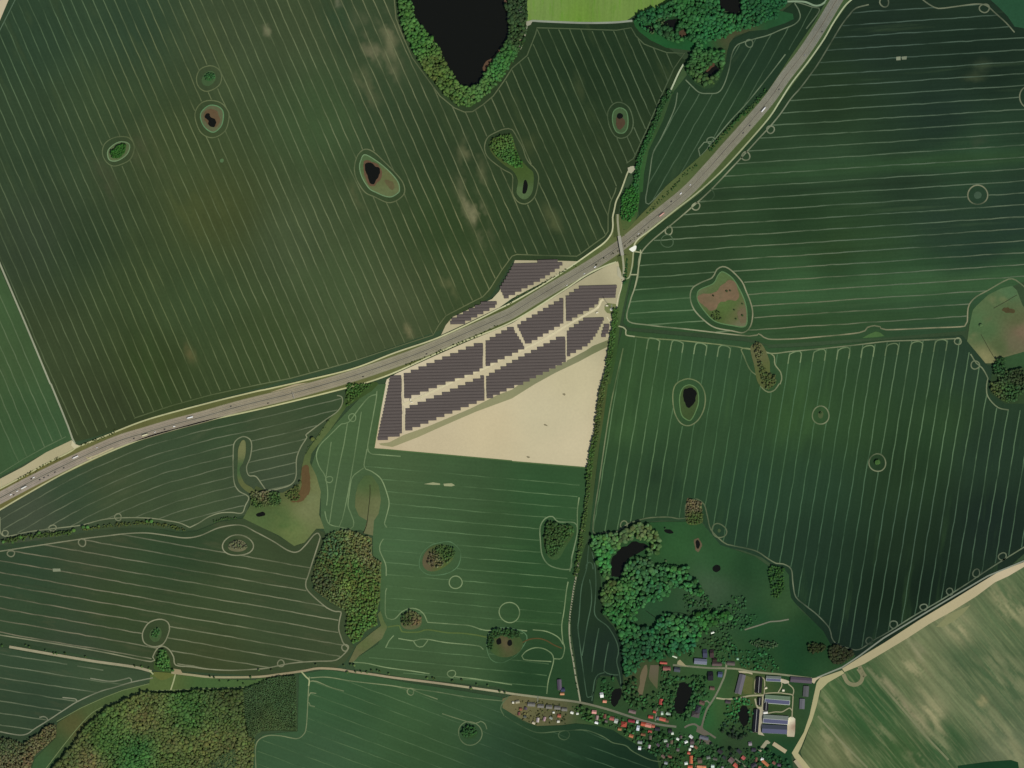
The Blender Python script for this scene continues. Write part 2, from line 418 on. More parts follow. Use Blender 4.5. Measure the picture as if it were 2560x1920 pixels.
# --- wedge field between hedge and motorway
CE = Ctrl('t20 1600 1000 40 68 44;t20 1300 1300 38 66 42;t20 2000 500 34 60 42;t20 1500 1500 42 68 44;t30 300 200 30 54 36;t20 1900 900 38 66 42', 60)
ME = ground_mat('wheat_wedge', math.radians(61), 0.12, 0.07, (64, 84, 54), 0.4, 0.6)
fE = sheet('field', q('t20 1490 560 1560 640 1900 340 2212 200 t30 300 -40 560 -40 300 420 0 820 t20 1900 1180 1330 1659 t21 1100 210 1090 100 1110 0 t20 1140 1500 1180 1300 1380 780'), 2, ME, CE, 'narrow wedge of dark field between the hedge and the motorway')
E_head = q('t20 1500 690 1550 740 1620 800 1700 808 1780 800 1830 735 1875 600 1900 470 1940 395 2000 365 2100 335 2212 305 t30 110 258 230 210 278 150 262 80 235 20 380 60 445 90 330 250 150 470 0 665 t20 2030 890 1900 1030 1780 1170 1650 1330 1480 1490 1330 1620 t21 1180 105 1155 60 1165 0 t20 1190 1500 1220 1320 1290 1190 1400 950 1430 800')
p = family('t20', 'steep', 1400, 112, -0.56, 0, 16, -300, 2300)
strip('wheel_tracks', clip(p, [E_head]), 2.4, 4, M_TRACK, (78, 100, 74), '', fE, CE, 0.75, 0.6)
strip('headland_tracks', [smooth(E_head[:20], False), smooth(E_head[20:], False), loopring('t20 2050 375', 9, 1), loopring('t20 1720 1215', 9, 2), q('t20 1610 1290 1660 1230 1720 1225'), q('t20 1610 1290 1625 1350')], 2.7, 4, M_TRACK, (108, 124, 96), '', fE, CE, 0.85, 0.5)
# --- great eastern field
CF = Ctrl('t30 1000 300 30 50 38;t30 1900 500 27 47 35;t30 500 900 36 60 38;t30 1500 1000 32 54 42;t30 500 1450 46 76 50;t30 1700 1400 42 74 50;t30 1200 1600 36 60 42;t31 300 200 38 66 40;t31 1500 250 38 62 46;t31 2100 200 36 60 46;'
  't31 600 550 42 70 40;t31 1900 500 38 64 48;t31 300 820 54 92 56;t31 1200 780 54 90 58;t31 2000 700 50 86 56;t31 300 1130 48 80 48;t31 1400 1100 46 78 52;t21 1500 300 42 68 42;t21 1400 650 44 72 44;t21 1300 1050 48 84 50;t30 300 60 34 56 38;t31 900 620 42 70 42;t31 900 710 55 92 58', 34)
CF.worn([('t30 1850 560', 26, 14, (70, 84, 60), .6), ('t30 1780 665', 30, 14, (74, 86, 58), .6), ('t30 1820 1230', 18, 16, (80, 76, 62), .6), ('t31 1000 640', 420, 26, (40, 70, 42), .5), ('t31 1200 800', 460, 30, (60, 98, 62), .45), ('t30 1500 1380', 420, 26, (52, 84, 58), .5), ('t30 1300 400', 300, 60, (26, 44, 32), .5), ('t31 1500 980', 300, 20, (40, 70, 44), .4), ('t31 1900 400', 200, 60, (32, 52, 44), .4)], ANG_F, 120, 14)
CF.bands([('t30 1100 1420', 1500, 24, (48, 82, 50), .8), ('t31 1000 850', 1500, 36, (56, 94, 58), .85), ('t31 1000 1090', 900, 20, (47, 80, 46), .6), ('t30 1100 1580', 1200, 14, (36, 58, 40), .5)], ANG_F)
MF = ground_mat('winter_wheat', ANG_F, 0.1, 0.07, (76, 98, 66), 0.35, 0.6, 0.09, 400, 26)
fF = sheet('field', q('t30 720 -60 600 160 480 360 200 740 0 1010 t20 1800 1480 t21 1640 10 1200 335 1060 490 1045 700 1000 900 960 1130 1000 1170 2000 1250 t31 0 1320 300 1300 1000 1260 1700 1200 1800 1000 2000 860 2400 700 t30 2400 -60'), 1, MF, CF, 'great dark field of level tramlines filling the north-east', 12)
F_head = q('t30 870 40 760 70 710 120 640 210 560 340 440 540 370 640 280 760 200 850 110 980 20 1090 t20 2130 1200 2030 1310 1900 1450 1700 1659 t21 1510 170 1380 280 1210 420 1120 520 1095 600 1090 720 1060 830 1020 950 1000 1110 1180 1150 1500 1185 2050 1245 2130 1225 2212 1270 '
  't31 200 1270 400 1255 790 1215 860 1170 920 1155 970 1165 1020 1190 1400 1175 1700 1160 1722 1120 1725 1040 1740 970 1800 905 1900 850 2040 770 2110 750 2180 790 2300 900 2600 900 t30 2600 320 2212 295 2130 280 2060 200 1960 110 1890 50 1800 35 1600 60 1500 72 1440 65 1340 0 1250 -100 1100 -100')
isl['f1'] = smooth(q('t21 1540 910 1560 830 1640 780 1730 740 1770 670 1820 645 1870 660 1930 710 1990 780 2020 850 2060 950 2080 1050 2060 1160 2000 1215 1900 1200 1750 1170 1650 1100 1570 1010'))
isl['f2'] = ellipse(q('t31 1812 25')[0], 24.5, 24.5, 0, 28, 0.02, 4)
isl['f3'] = ellipse(q('t30 2262 840')[0], 26, 27, 0, 28, 0.02, 5)
p = family('t30', 'flat', 158, 103.2, -0.0645, -2, 28, -2300, 2600)
F_lines = clip(p, [F_head, isl['f1'], isl['f2'], isl['f3']])
CT_F = Ctrl('t30 1000 300 72 92 78;t30 500 1300 84 104 78;t31 1000 300 84 104 82;t31 300 1100 112 118 90;t31 1700 1100 100 112 88;t21 1300 300 104 120 92;t21 1300 1000 100 124 88', 80).raw()
strip('wheel_tracks', F_lines, 2.8, 3, M_TRACK, CT_F, '', fF, CF, 0.9, 0.55)
lp = [loopring('t30 1005 20', 11, 1), loopring('t30 1870 72', 11, 2), loopring('t30 22 1120', 9, 3), loopring('t20 2020 1350', 10, 4), loopring('t21 1590 125', 9, 5), loopring('t21 1355 335', 9, 6)]
strip('turning_tracks', [loopring('t21 1340 425', 15, 8), smooth(q('t21 1640 70 1700 75 1745 40 1740 0 1715 -30'), False, 3)], 2.4, 4, M_TRACK, (96, 118, 88), '', fF, CF, 0.45, 0.8)
strip('headland_tracks', [smooth(F_head[:26], False, 8), smooth(F_head[25:47], False, 8), smooth(F_head[50:60], False, 8)] + [('closed', isl[k]) for k in ('f1', 'f2', 'f3')] + lp, 3.2, 4, M_TRACK, Ctrl('t30 400 500 118 134 108;t31 500 1200 142 140 108;t21 1100 800 150 156 122', 80), '', fF, CF, 0.75, 0.6)
sheet('worn_patch', q('t30 1108 492 1145 488 1145 520 1108 522'), 4, M_SOIL, Ctrl((132, 146, 120)), 'left of two small pale worn patches in the dark eastern field')
sheet('worn_patch', q('t30 1155 490 1200 486 1196 514 1157 516'), 4, M_SOIL, Ctrl((120, 136, 112)), 'right of two small pale worn patches in the dark eastern field')
sheet('meadow', q('t30 1880 -40 1990 60 2070 140 2130 230 2212 245 2400 260 2400 -40'), 3, M_GRASS, Ctrl((40, 84, 58)), 'green meadow in the top right corner')
# --- field of upright lines in the east
CG = Ctrl('t21 1100 1500 52 86 50;t21 1700 1500 50 84 54;t31 300 1500 50 84 52;t31 1200 1500 44 74 48;t31 1700 1500 40 66 48;t22 900 300 52 86 50;t22 900 900 44 76 48;t22 1700 500 48 80 50;t22 1250 850 40 68 44;t22 1600 1000 42 74 48;t22 2000 900 40 72 50;t22 2000 1300 36 64 46;'
  't32 200 200 50 84 48;t32 800 300 46 78 46;t32 1500 300 44 74 44;t32 400 900 40 70 48;t32 1200 800 36 62 38;t32 1900 600 36 60 44;t32 400 1400 33 58 42;t32 1200 1400 30 52 34;t32 1900 1200 26 44 36;t33 400 200 28 54 38;t33 1000 200 22 42 28;t33 700 500 24 44 34;t33 1400 50 20 38 28;t22 1430 120 52 88 52', 50)
CG.worn([('t22 1230 800', 40, 18, (32, 52, 34), .75), ('t22 1420 900', 30, 20, (34, 58, 38), .6), ('t22 1000 200', 160, 60, (64, 96, 54), .4), ('t32 300 150', 160, 80, (60, 92, 50), .4), ('t32 1300 500', 240, 80, (32, 56, 34), .4)], ANG_G, 60, 22)  # the first two blotches only darken the crop colour
MG = ground_mat('tall_wheat', ANG_G, 0.1, 0.07, (62, 92, 52), 0.35, 0.6, 0.06, 300, 40)
fG = sheet('field', q('t21 960 1160 1000 1200 2000 1290 2212 1330 t31 0 1350 400 1330 1000 1280 1680 1240 1760 1330 1900 1500 2400 1500 t32 2400 1300 t33 2000 0 800 690 700 720 520 600 400 400 200 200 170 0 t22 2160 1500 2000 1440 1800 1400 1700 1280 1640 1180 1500 1190 1300 1180 1100 1200 900 1290 670 1300 700 1000 760 500 830 0'), 1, MG, CG, 'large field of upright tramlines between grove and village', 13)
G_head = q('t21 990 1240 1200 1265 1470 1285 1890 1330 2000 1350 2060 1360 t31 30 1395 180 1380 400 1360 600 1340 820 1315 1040 1290 1330 1280 1550 1270 1660 1265 1750 1400 1800 1480 1850 1520 1900 1610 1890 1659 t32 1890 80 1920 140 1990 205 2080 225 2212 205 2500 180 t32 2500 1230 2212 1410 1970 1560 1840 1645 t33 1730 60 1500 205 1260 345 1030 490 920 550 790 635 700 625 590 585 550 530 530 450 430 340 330 260 240 180 215 60 t32 200 1600 130 1555 70 1550 0 1510 t22 2100 1440 1900 1395 1830 1370 1720 1260 1690 1150 1660 1040 1600 995 1550 1000 1500 1050 1495 1160 1440 1165 1350 1150 1200 1155 1120 1170 1000 1210 890 1285 800 1280 700 1270 760 800 850 200 t21 960 1350')
isl['g1'] = smooth(q('t22 1390 150 1395 50 1430 -10 1520 -45 1610 -15 1660 60 1670 150 1650 240 1600 320 1530 360 1460 340 1410 260'))
isl['g2'] = ellipse(q('t32 455 270')[0], 21.5, 22, 0, 26, 0.03, 6)
isl['g3'] = ellipse(q('t32 945 680')[0], 20.5, 22.5, 0, 26, 0.03, 7)
isl['g4'] = smooth(q('t31 -215 1350 30 1400 60 1490 110 1560 118 1620 105 1659 t32 95 0 60 50 0 70 t22 2150 20 2130 -60 t21 2060 1540 2005 1420'))
p = family('t22', 'steep', 700, 103.5, -0.162, -1, 42, -600, 2600)
G_lines = clip(p, [G_head, isl['g1'], isl['g2'], isl['g3'], isl['g4']])
CT_G = Ctrl('t22 900 500 92 120 80;t22 1900 500 66 98 64;t32 300 400 72 104 70;t32 1300 300 92 120 84;t32 1300 1300 66 88 70;t31 1200 1500 92 116 84;t33 1000 200 66 90 68;t32 600 1200 66 96 70', 80).raw()
strip('wheel_tracks', G_lines, 2.6, 3, M_TRACK, CT_G, '', fG, CG, 1.0, 0.6)
lp = [loopring('t33 1570 135', 8, 1), loopring('t33 1345 270', 8, 2), loopring('t33 1085 420', 9, 3), loopring('t33 875 560', 8, 4), loopring('t32 2025 1490', 9, 5), loopring('t32 1800 1635', 9, 6), loopring('t31 1790 1495', 10, 7), loopring('t31 1640 1290', 8, 8), loopring('t22 968 1218', 9, 9), loopring('t22 1790 1268', 17, 10)]
strip('headland_tracks', [smooth(G_head[:15], False, 8), smooth(G_head[15:24], False, 8), smooth(G_head[25:], False, 8)] + [('closed', isl[k]) for k in ('g1', 'g2', 'g3', 'g4')] + lp, 3.0, 4, M_TRACK, Ctrl('t21 1500 1300 124 146 100;t31 800 1300 140 146 112;t32 1900 100 120 142 108;t33 1000 450 110 132 108;t22 1400 1100 112 130 96', 80), '', fG, CG, 0.75, 0.6)
ul = []
def gx(k, y): return 700 + 103.5 * k - 0.162 * y            # readings on tile 22; y runs up into tile 21
def gh(x): return (1240 + 0.105 * (x - 990) if x < 2150 else 1385 - 0.082 * (x - 2392)) - 1659
for k in list(range(4, 12, 2)) + list(range(16, 30, 2)):
    xa, xb = gx(k, -320), gx(k + 1, -320); ha, hb = gh(xa), gh(xb)
    pts = [(gx(k, ha + 100), ha + 100), (gx(k, ha + 40), ha + 40), (gx(k, ha + 20) + 4, ha + 18), (xa + 22, ha + 3), (xa + 50, (ha + hb) / 2 - 1), (xb - 22, hb + 3), (gx(k + 1, hb + 20) - 4, hb + 18), (gx(k + 1, hb + 40), hb + 40), (gx(k + 1, hb + 100), hb + 100)]
    ul.append(smooth(q('t22 ' + ' '.join(f'{x:.0f} {y:.0f}' for x, y in pts)), False, 3))
strip('turning_tracks', ul, 2.8, 4, M_TRACK, (126, 146, 104), '', fG, CG, 0.75, 0.4)
# --- ploughed and patchy field in the south-east
CH = Ctrl('t33 1000 1100 50 92 54;t33 1500 1400 42 86 50;t33 800 1000 54 94 56;t33 750 1250 46 88 50;t33 1700 700 66 98 66;t33 1250 750 110 124 86;t33 1400 1150 112 120 86;t33 2000 1100 76 104 72;t33 600 1500 104 116 78;t33 900 1300 48 88 50;t33 1150 1500 56 92 52;t33 2100 1500 96 116 86;t33 500 1100 74 104 64;t33 2000 300 82 110 74;t33 1650 450 112 126 90;t33 1900 900 70 102 68', 40)
T1, T2 = (158, 154, 114), (140, 142, 104)
CH.worn([('t33 1240 780', 75, 30, T1, .95), ('t33 1400 1180', 80, 42, T1, .95), ('t33 1620 420', 60, 34, T1, .85), ('t33 2060 850', 110, 60, T2, .55), ('t33 1900 1250', 90, 50, T2, .55), ('t33 600 1480', 80, 26, T1, .75), ('t33 980 1340', 46, 20, T2, .7), ('t33 1850 1080', 16, 14, (170, 158, 112), .9), ('t33 2100 250', 90, 40, T1, .8), ('t33 1280 1600', 40, 22, T1, .8), ('t33 500 1120', 60, 18, T2, .7), ('t33 1500 820', 190, 60, T2, .3), ('t33 1130 1060', 150, 15, (150, 144, 110), .85), ('t33 1300 650', 60, 20, (146, 142, 110), .7), ('t33 2100 1480', 80, 34, T2, .8), ('t33 1480 1420', 60, 16, T2, .6), ('t33 800 1150', 60, 10, T2, .5), ('t33 1600 1000', 200, 70, (118, 128, 90), .3)], math.radians(-50), 46, 8)
MH = ground_mat('thin_oats', math.radians(-50), 0.09, 0.08, (124, 132, 92), 0.4, 0.5, 0.16, 90, 6)
H_out = q('t33 2400 -200 2000 20 1500 300 900 680 640 840 480 930 430 1060 380 1250 320 1420 280 1520 300 1580 380 1700 2400 1750')
fH = sheet('field', H_out, 2, MH, CH, 'streaky green and straw coloured field in the south-east corner', 5.5)
sheet('bare_ground', q('t33 2400 -190 2080 0 1960 55 1800 175 1600 300 1400 410 1200 540 1000 660 830 760 660 830 640 800 800 700 1000 580 1300 385 1600 205 1900 20 2000 -40'), 4, M_SOIL, Ctrl('t33 1000 620 170 162 124;t33 1700 180 178 168 130;t33 2100 -40 190 178 144'), 'broad pale strip of bare soil along the south-eastern lane')
sheet('bare_ground', q('t33 1450 440 1560 330 1700 270 1750 250 1700 310 1620 380 1520 440'), 4, M_SOIL, Ctrl((128, 132, 92)), 'pale fan of bare soil below the south-eastern strip')
sheet('bare_ground', q('t33 420 925 450 880 640 815 660 840 520 920 450 990 420 1120 380 1250 330 1370 290 1470 260 1530 300 1580 380 1680 330 1700 240 1590 205 1530 240 1470 310 1350 360 1200 390 1060'), 4, M_SOIL, Ctrl('t33 420 1000 164 160 118;t33 300 1400 168 164 120;t33 230 1540 172 166 124'), 'pale farm track bending down the edge of the streaky field')
strip('wheel_marks', [smooth(q('t33 650 850 690 920 750 940 800 915 815 860 780 800'), False, 3), smooth(q('t33 790 780 820 840 840 870'), False, 3)], 10, 5, M_TRACK, (124, 124, 92), 'pale hook of wheel marks at the top of the streaky field')
strip('wheel_marks', [q('t33 850 790 1100 1080 1350 1370 1560 1590'), q('t33 430 1210 640 1440 860 1659')], 5, 5, M_TRACK, (128, 132, 98), 'pale lines crossing the streaky south-eastern field', base=CH, alpha=0.7)
sheet('field', q('t33 1640 1640 1900 1605 2100 1590 2160 1610 2180 1750 1640 1750'), 5, M_GRASS, Ctrl((26, 66, 40)), 'dark corner of another field at the bottom right')
strip('path', [q('t33 2212 -130 1900 0 1500 235 1000 535 790 690 640 790 420 880')], 3.6, 6, M_TRACK, (128, 136, 118), 'grey lane running down from the east to the farm', var=0.2)
# --- central southern field
CI = Ctrl('t12 1200 800 70 100 64;t12 1800 1000 62 94 60;t12 2100 1200 54 86 52;t12 1300 1400 68 104 68;t22 200 1000 48 88 52;t22 200 1500 44 82 48;t13 1300 150 66 100 62;t13 1900 300 60 93 58;t13 1600 650 62 94 60;t13 1500 850 62 92 58;t23 200 200 44 80 46;t23 200 800 36 70 42;t12 1000 300 70 102 64;t12 700 400 70 102 64;t12 700 900 70 100 66', 60)
MI = ground_mat('green_rye', math.radians(-5), 0.08, 0.07, (70, 108, 62), 0.3, 0.6, 0.06, 300, 30)
fI = sheet('field', q('t11 1060 1660 t12 1110 0 1020 555 1100 565 2212 665 t22 665 725 640 1000 590 1300 560 1500 t23 545 50 490 350 495 500 560 900 590 1080 400 1060 0 1010 t13 2100 960 1300 880 850 800 850 720 1050 590 1130 440 1070 300 1075 0 t12 1080 1540 1010 1480 1010 1300 900 1260 600 1290 560 1200 560 1000 480 700 540 520 700 330 900 120'), 1, MI, CI, 'fresh green field south of the bare triangle')
I_head = q('t12 960 565 990 600 1060 610 2212 712 t22 300 742 570 775 590 800 580 970 560 1180 550 1400 500 1620 t23 485 50 470 100 430 430 300 465 130 470 0 460 t13 2000 480 1700 420 1480 400 1250 330 1120 340 1122 100 t12 1125 1659 1120 1570 1075 1450 1080 1360 1110 1220 1150 1040 1130 950 1080 820 930 715')
isl['i1'] = smooth(q('t12 1410 1560 1430 1470 1500 1400 1590 1370 1680 1365 1750 1420 1770 1480 1740 1580 1640 1640 1500 1650 1430 1610'))
isl['i2'] = smooth(q('t22 245 1230 290 1160 350 1145 400 1190 540 1200 565 1270 540 1400 515 1500 500 1600 340 1575 265 1490 245 1350'))
isl['i3'] = ellipse(q('t13 1725 55')[0], 16, 16, 0, 24, 0.02, 8)
isl['i4'] = ellipse(q('t13 2190 315')[0], 25.5, 25.5, 0, 28, 0.02, 9)
isl['i5'] = smooth(q('t13 1990 600 2010 500 2060 455 2150 445 t23 0 455 90 480 130 540 60 660 0 710 t13 2120 750 2030 720'))
p = family('t12', 'flat', 626, 102, 0.088, 0, 15, 900, 3300)
I_lines = clip(p, [I_head] + [isl[k] for k in ('i1', 'i2', 'i3', 'i4', 'i5')])
I2 = q('t13 1190 560 1240 540 1940 600 2030 720 2110 750 t23 0 715 330 740 300 1000 t13 2200 960 1400 870 900 750 1080 640')
I_lines += clip(family('t13', 'flat', 505, 102, 0.1, 0, 6, 800, 2600), [I2])
strip('wheel_tracks', I_lines, 2.3, 3, M_TRACK, (96, 124, 84), '', fI, CI, 0.5, 1.0)
hl = [smooth(q('t12 1045 60 1035 150 985 420 965 550 990 600 1060 610 1250 625'), False), smooth(q('t12 960 560 935 715 1000 755 1080 820 1130 940 1150 1035 1130 1130 1110 1210 1130 1240'), False), smooth(q('t12 1100 1340 1075 1380 1070 1440 1120 1560 1125 1659'), False),
      smooth(q('t13 1130 105 1120 130 1118 330 1150 370 1200 370 1260 310 1330 280 1400 290 1450 330 1480 395'), False), smooth(q('t13 1480 400 1750 420 1850 430 1990 470 2150 455'), False), smooth(q('t13 1120 620 1150 560 1190 515'), False), smooth(q('t13 1230 540 1360 560 1420 545 1500 550 1640 575 1850 595 1940 610 1965 635'), False), smooth(q('t13 1360 560 1390 605 1440 610 1485 555'), False), loopring('t13 1690 845', 9, 2),
      smooth(q('t13 1720 870 1900 890 2212 940'), False), smooth(q('t13 840 745 960 755 1120 790 1340 820 1500 845'), False), smooth(q('t22 500 1620 520 1490 555 1340 565 1250 565 1100 580 980'), False), smooth(q('t23 300 1020 315 900 360 715 300 640 200 620 110 660 100 720 340 740'), False), smooth(q('t23 485 50 470 130 450 300 430 430 440 570 455 620 430 710 360 715'), False), smooth(q('t23 180 465 300 480 400 530 440 590'), False), q('t23 0 460 130 475')]
strip('headland_tracks', hl + [('closed', isl[k]) for k in ('i3', 'i4')], 2.7, 4, M_TRACK, (132, 152, 108), '', fI, CI, 0.75, 0.6)
strip('grove_tracks', [('closed', isl['i1']), ('closed', isl['i5'])], 2.3, 4, M_TRACK, (100, 136, 96), '', fI, CI, 0.5, 1.0)
strip('grove_tracks', [('closed', isl['i2'])], 3, 4, M_TRACK, (132, 152, 112), '', fI, CI, 0.75, 0.5)
for i, (s, lab) in enumerate((('t12 1450 865 1530 850 1590 860 1590 872 1530 872', 'left of two pale worn patches in the green southern field'), ('t12 1620 862 1690 858 1720 875 1690 885 1625 882', 'right of two pale worn patches in the green southern field'))):
    sheet('worn_patch', q(s), 4, M_SOIL, Ctrl((150, 156, 116)), lab)
# small field left of the solar park
kl = [smooth(q('t12 1045 90 980 110 900 200 800 330 740 345 680 400 620 460 560 520 525 590 525 650 550 720 590 780 610 850 620 950 610 1050'), False), smooth(q('t12 595 1100 610 1170 640 1215 720 1235 820 1250 845 1200 820 1120 795 1050 805 950 820 850 845 790 930 725'), False),
      q('t12 790 340 760 520 720 700 660 1030 635 1200'), q('t12 910 240 885 400 850 620 820 800 790 970 765 1090 745 1170 720 1230'), q('t12 650 500 630 640 605 800'), loopring('t12 832 290', 9, 1), loopring('t12 632 825', 8, 2)]
strip('headland_tracks', kl, 2.6, 4, M_TRACK, (126, 148, 104), '', fI, CI, 0.7, 0.6)
# --- field of curved lines below the motorway
CJ = Ctrl('t02 300 1100 64 80 62;t02 600 900 54 80 56;t02 1000 900 62 82 54;t02 1500 600 58 82 56;t02 1700 1000 62 84 56;t02 1900 300 54 80 52;t12 200 400 64 84 56;t12 500 200 56 80 52;t12 200 800 62 82 60', 60)
MJ = ground_mat('curved_rows', math.radians(22), 0.1, 0.07, (80, 88, 62), 0.45, 0.58)
fJ = sheet('field', q('t02 -60 1110 200 970 500 800 750 675 1000 565 1300 450 1500 395 1800 315 2212 225 t12 400 130 770 40 780 180 620 320 460 540 420 620 390 730 380 860 230 950 60 930 t02 2170 960 2130 1130 1900 1180 1700 1260 1400 1250 1000 1290 500 1330 0 1400 -60 1400'), 1, MJ, CJ, 'field of curving tramlines south of the motorway bend')
J_head = q('t02 0 1150 25 1310 260 1275 500 1245 700 1220 900 1170 1100 1155 1300 1160 1440 1180 1550 1200 1640 1240 1720 1200 1800 1150 1900 1115 2000 1110 2090 1115 2120 1050 2150 990 2130 960 2060 920 2020 830 2015 600 2030 500 2100 455 2160 480 2175 540 2160 640 2130 720 2150 790 t12 0 800 60 880 100 920 200 905 300 870 345 800 350 650 385 550 440 460 430 440 600 310 700 240 745 170 740 110 700 100 0 275 t02 2000 330 1500 450 1000 620 500 850 200 1020')
sp = smooth(q('t02 -400 1330 -200 1210 0 1085 200 970 500 800 750 675 1000 565 1300 450 1500 395 1800 315 2212 225 t12 400 130 780 35 1100 -60'), False, 4)
S_ = np.array(sp); T_ = np.gradient(S_, axis=0); T_ /= np.linalg.norm(T_, axis=1, keepdims=True); Nd = np.stack([T_[:, 1], -T_[:, 0]], 1)
p = [S_ + Nd * (22 + 25.6 * k) for k in range(12)]
strip('wheel_tracks', clip(p, [J_head]), 2.7, 3, M_TRACK, (100, 110, 84), '', fJ, CJ, 0.75, 0.7)
strip('headland_tracks', [smooth(J_head[:11], False), smooth(J_head[10:44], False, 4), loopring('t02 1020 1150', 8, 1), loopring('t02 455 1245', 8, 2), loopring('t02 45 1290', 7, 3)], 2.8, 4, M_TRACK, (134, 140, 108), '', fJ, CJ, 0.8, 0.5)
# --- field of slanting lines in the south-west
CL = Ctrl('t02 700 1450 58 76 52;t02 1500 1450 48 74 48;t02 300 1600 48 74 52;t03 300 300 52 78 52;t03 1000 300 54 76 46;t03 1800 300 58 80 50;t03 600 600 54 74 54;t12 200 1500 58 78 50;t13 200 300 58 80 52;t13 500 650 60 80 52;t03 1800 700 60 76 46', 60)
ML = ground_mat('slanting_rows', ANG_L, 0.1, 0.07, (84, 86, 60), 0.4, 0.58)
fL = sheet('field', q('t02 -60 1400 400 1340 800 1270 1100 1240 1300 1240 1550 1285 1700 1270 1900 1190 2100 1160 2212 1200 t12 200 1320 340 1400 420 1370 520 1250 600 1290 560 1420 520 1560 490 1659 t13 480 120 640 240 790 290 770 500 850 620 770 740 700 790 560 790 200 840 0 860 t03 2000 850 1500 820 1300 810 800 700 100 560 -60 530'), 1, ML, CL, 'field of long slanting tramlines in the south-west')
L_head = q('t02 -60 1455 300 1400 700 1340 900 1315 1070 1295 1200 1287 1300 1290 1450 1310 1600 1330 1730 1310 1900 1240 2080 1220 2212 1280 t12 150 1360 280 1440 360 1450 430 1390 500 1305 540 1290 555 1320 520 1440 490 1530 450 1659 t13 430 60 450 130 580 250 640 290 690 307 735 312 722 380 715 460 735 530 755 580 795 620 785 650 720 710 660 733 500 738 300 755 100 795 0 805 t03 2000 815 1800 805 1650 785 1520 770 1500 700 1460 635 1400 605 1350 640 1320 700 1305 740 900 660 500 590 0 510 -60 500')
isl['l1'] = ellipse(q('t02 2055 1395')[0], 37, 27, 0, 28, 0.05, 3)
isl['l2'] = smooth(q('t03 1240 470 1280 410 1340 380 1400 375 1450 400 1465 460 1430 560 1390 600 1320 610 1250 580 1230 520'))
p = family('t03', 'flat', -545, 103, 0.177, 0, 15, -200, 3300)
L_lines = clip(p, [L_head, isl['l1'], isl['l2']])
strip('wheel_tracks', L_lines, 2.9, 3, M_TRACK, Ctrl('t03 500 300 120 118 94;t03 1800 300 124 128 98;t02 1500 1450 108 114 90', 80), '', fL, CL, 0.75, 0.6)
strip('headland_tracks', [smooth(L_head[:35], False, 5), smooth(L_head[34:62], False, 5), ('closed', isl['l1']), ('closed', isl['l2']), loopring('t02 710 1370', 9, 1), loopring('t02 95 1465', 8, 2), loopring('t13 770 620', 8, 3), loopring('t13 215 755', 8, 4)], 3.0, 4, M_TRACK, (140, 142, 112), '', fL, CL, 0.8, 0.4)
sheet('worn_patch', q('t02 455 1595 520 1595 525 1620 458 1622'), 4, M_SOIL, Ctrl((128, 140, 112)), 'small pale worn patch in the slanting field')
# --- field at the bottom left
CM = Ctrl('t03 300 800 54 80 56;t03 300 1100 48 72 52;t03 900 850 58 82 56;t03 100 1250 50 72 50', 60)
fM = sheet('field', q('t03 -60 600 600 730 1290 830 1320 900 1200 970 1000 1050 800 1130 640 1180 480 1270 300 1360 200 1420 -60 1400'), 1, ML, CM, 'dark wedge of field in the bottom left, under the lane')
M_head = q('t03 -60 650 600 765 1270 875 1320 880 1130 920 1000 960 860 1000 670 1085 550 1160 420 1245 300 1320 240 1362 180 1375 100 1365 0 1345 -60 1330')
p = family('t03', 'flat', 571, 102, 0.155, 0, 9, -200, 1500)
strip('wheel_tracks', clip(p, [M_head]), 2.8, 3, M_TRACK, (106, 116, 90), '', fM, CM, 0.75, 0.6)
strip('headland_tracks', [smooth(M_head[3:], False, 4), smooth(q('t03 780 885 960 910 1080 890 1115 880 1135 895 1135 920'), False, 3), smooth(q('t03 540 1050 620 1058 655 1065 668 1085'), False, 3), smooth(q('t03 340 1222 380 1215 405 1228 415 1248'), False, 3)], 2.9, 4, M_TRACK, (136, 140, 114), '', fM, CM, 0.85, 0.4)
# --- bottom centre field
CN = Ctrl('t13 700 1100 54 92 58;t13 1300 1200 58 94 58;t13 1800 1100 56 90 58;t13 600 1500 58 92 62;t13 1500 1500 54 88 54;t23 200 1500 38 68 42;t23 800 1600 26 54 36;t23 600 1400 34 64 42;t13 2100 1500 44 76 52;t23 1100 1600 24 50 34', 60)
MN = ground_mat('southern_rye', math.radians(-21), 0.08, 0.07, (62, 100, 66), 0.3, 0.6)
fN = sheet('field', q('t13 370 850 600 810 1000 860 1300 920 1700 980 2130 1050 2150 1130 t23 0 1200 120 1270 220 1300 430 1290 550 1275 720 1290 870 1330 980 1400 1050 1440 1250 1540 1320 1700 t13 -20 1750 -20 1450 60 1370 360 1340'), 1, MN, CN, 'green field along the bottom edge below the lane', 20)
N_head = q('t13 470 880 620 875 840 910 1150 945 1310 970 1550 1000 1850 1050 2130 1080 2110 1150 2150 1210 t23 0 1250 150 1330 250 1355 420 1340 600 1330 700 1350 800 1395 870 1440 980 1465 1050 1520 1200 1590 1330 1610 1300 1800 t13 0 1800 0 1460 80 1385 200 1380 350 1405 410 1370 435 1300 450 1100')
isl['n1'] = ellipse(q('t13 1850 1360')[0], 30, 29, 0, 28, 0.03, 5)
p = family('t13', 'flat', 500, 112, 0.375, -4, 13, -200, 3700)
strip('wheel_tracks', clip(p, [N_head, isl['n1']]), 2.4, 3, M_TRACK, Ctrl('t13 900 1200 84 118 80;t23 400 1500 60 92 66', 90), '', fN, CN, 0.6, 0.9)
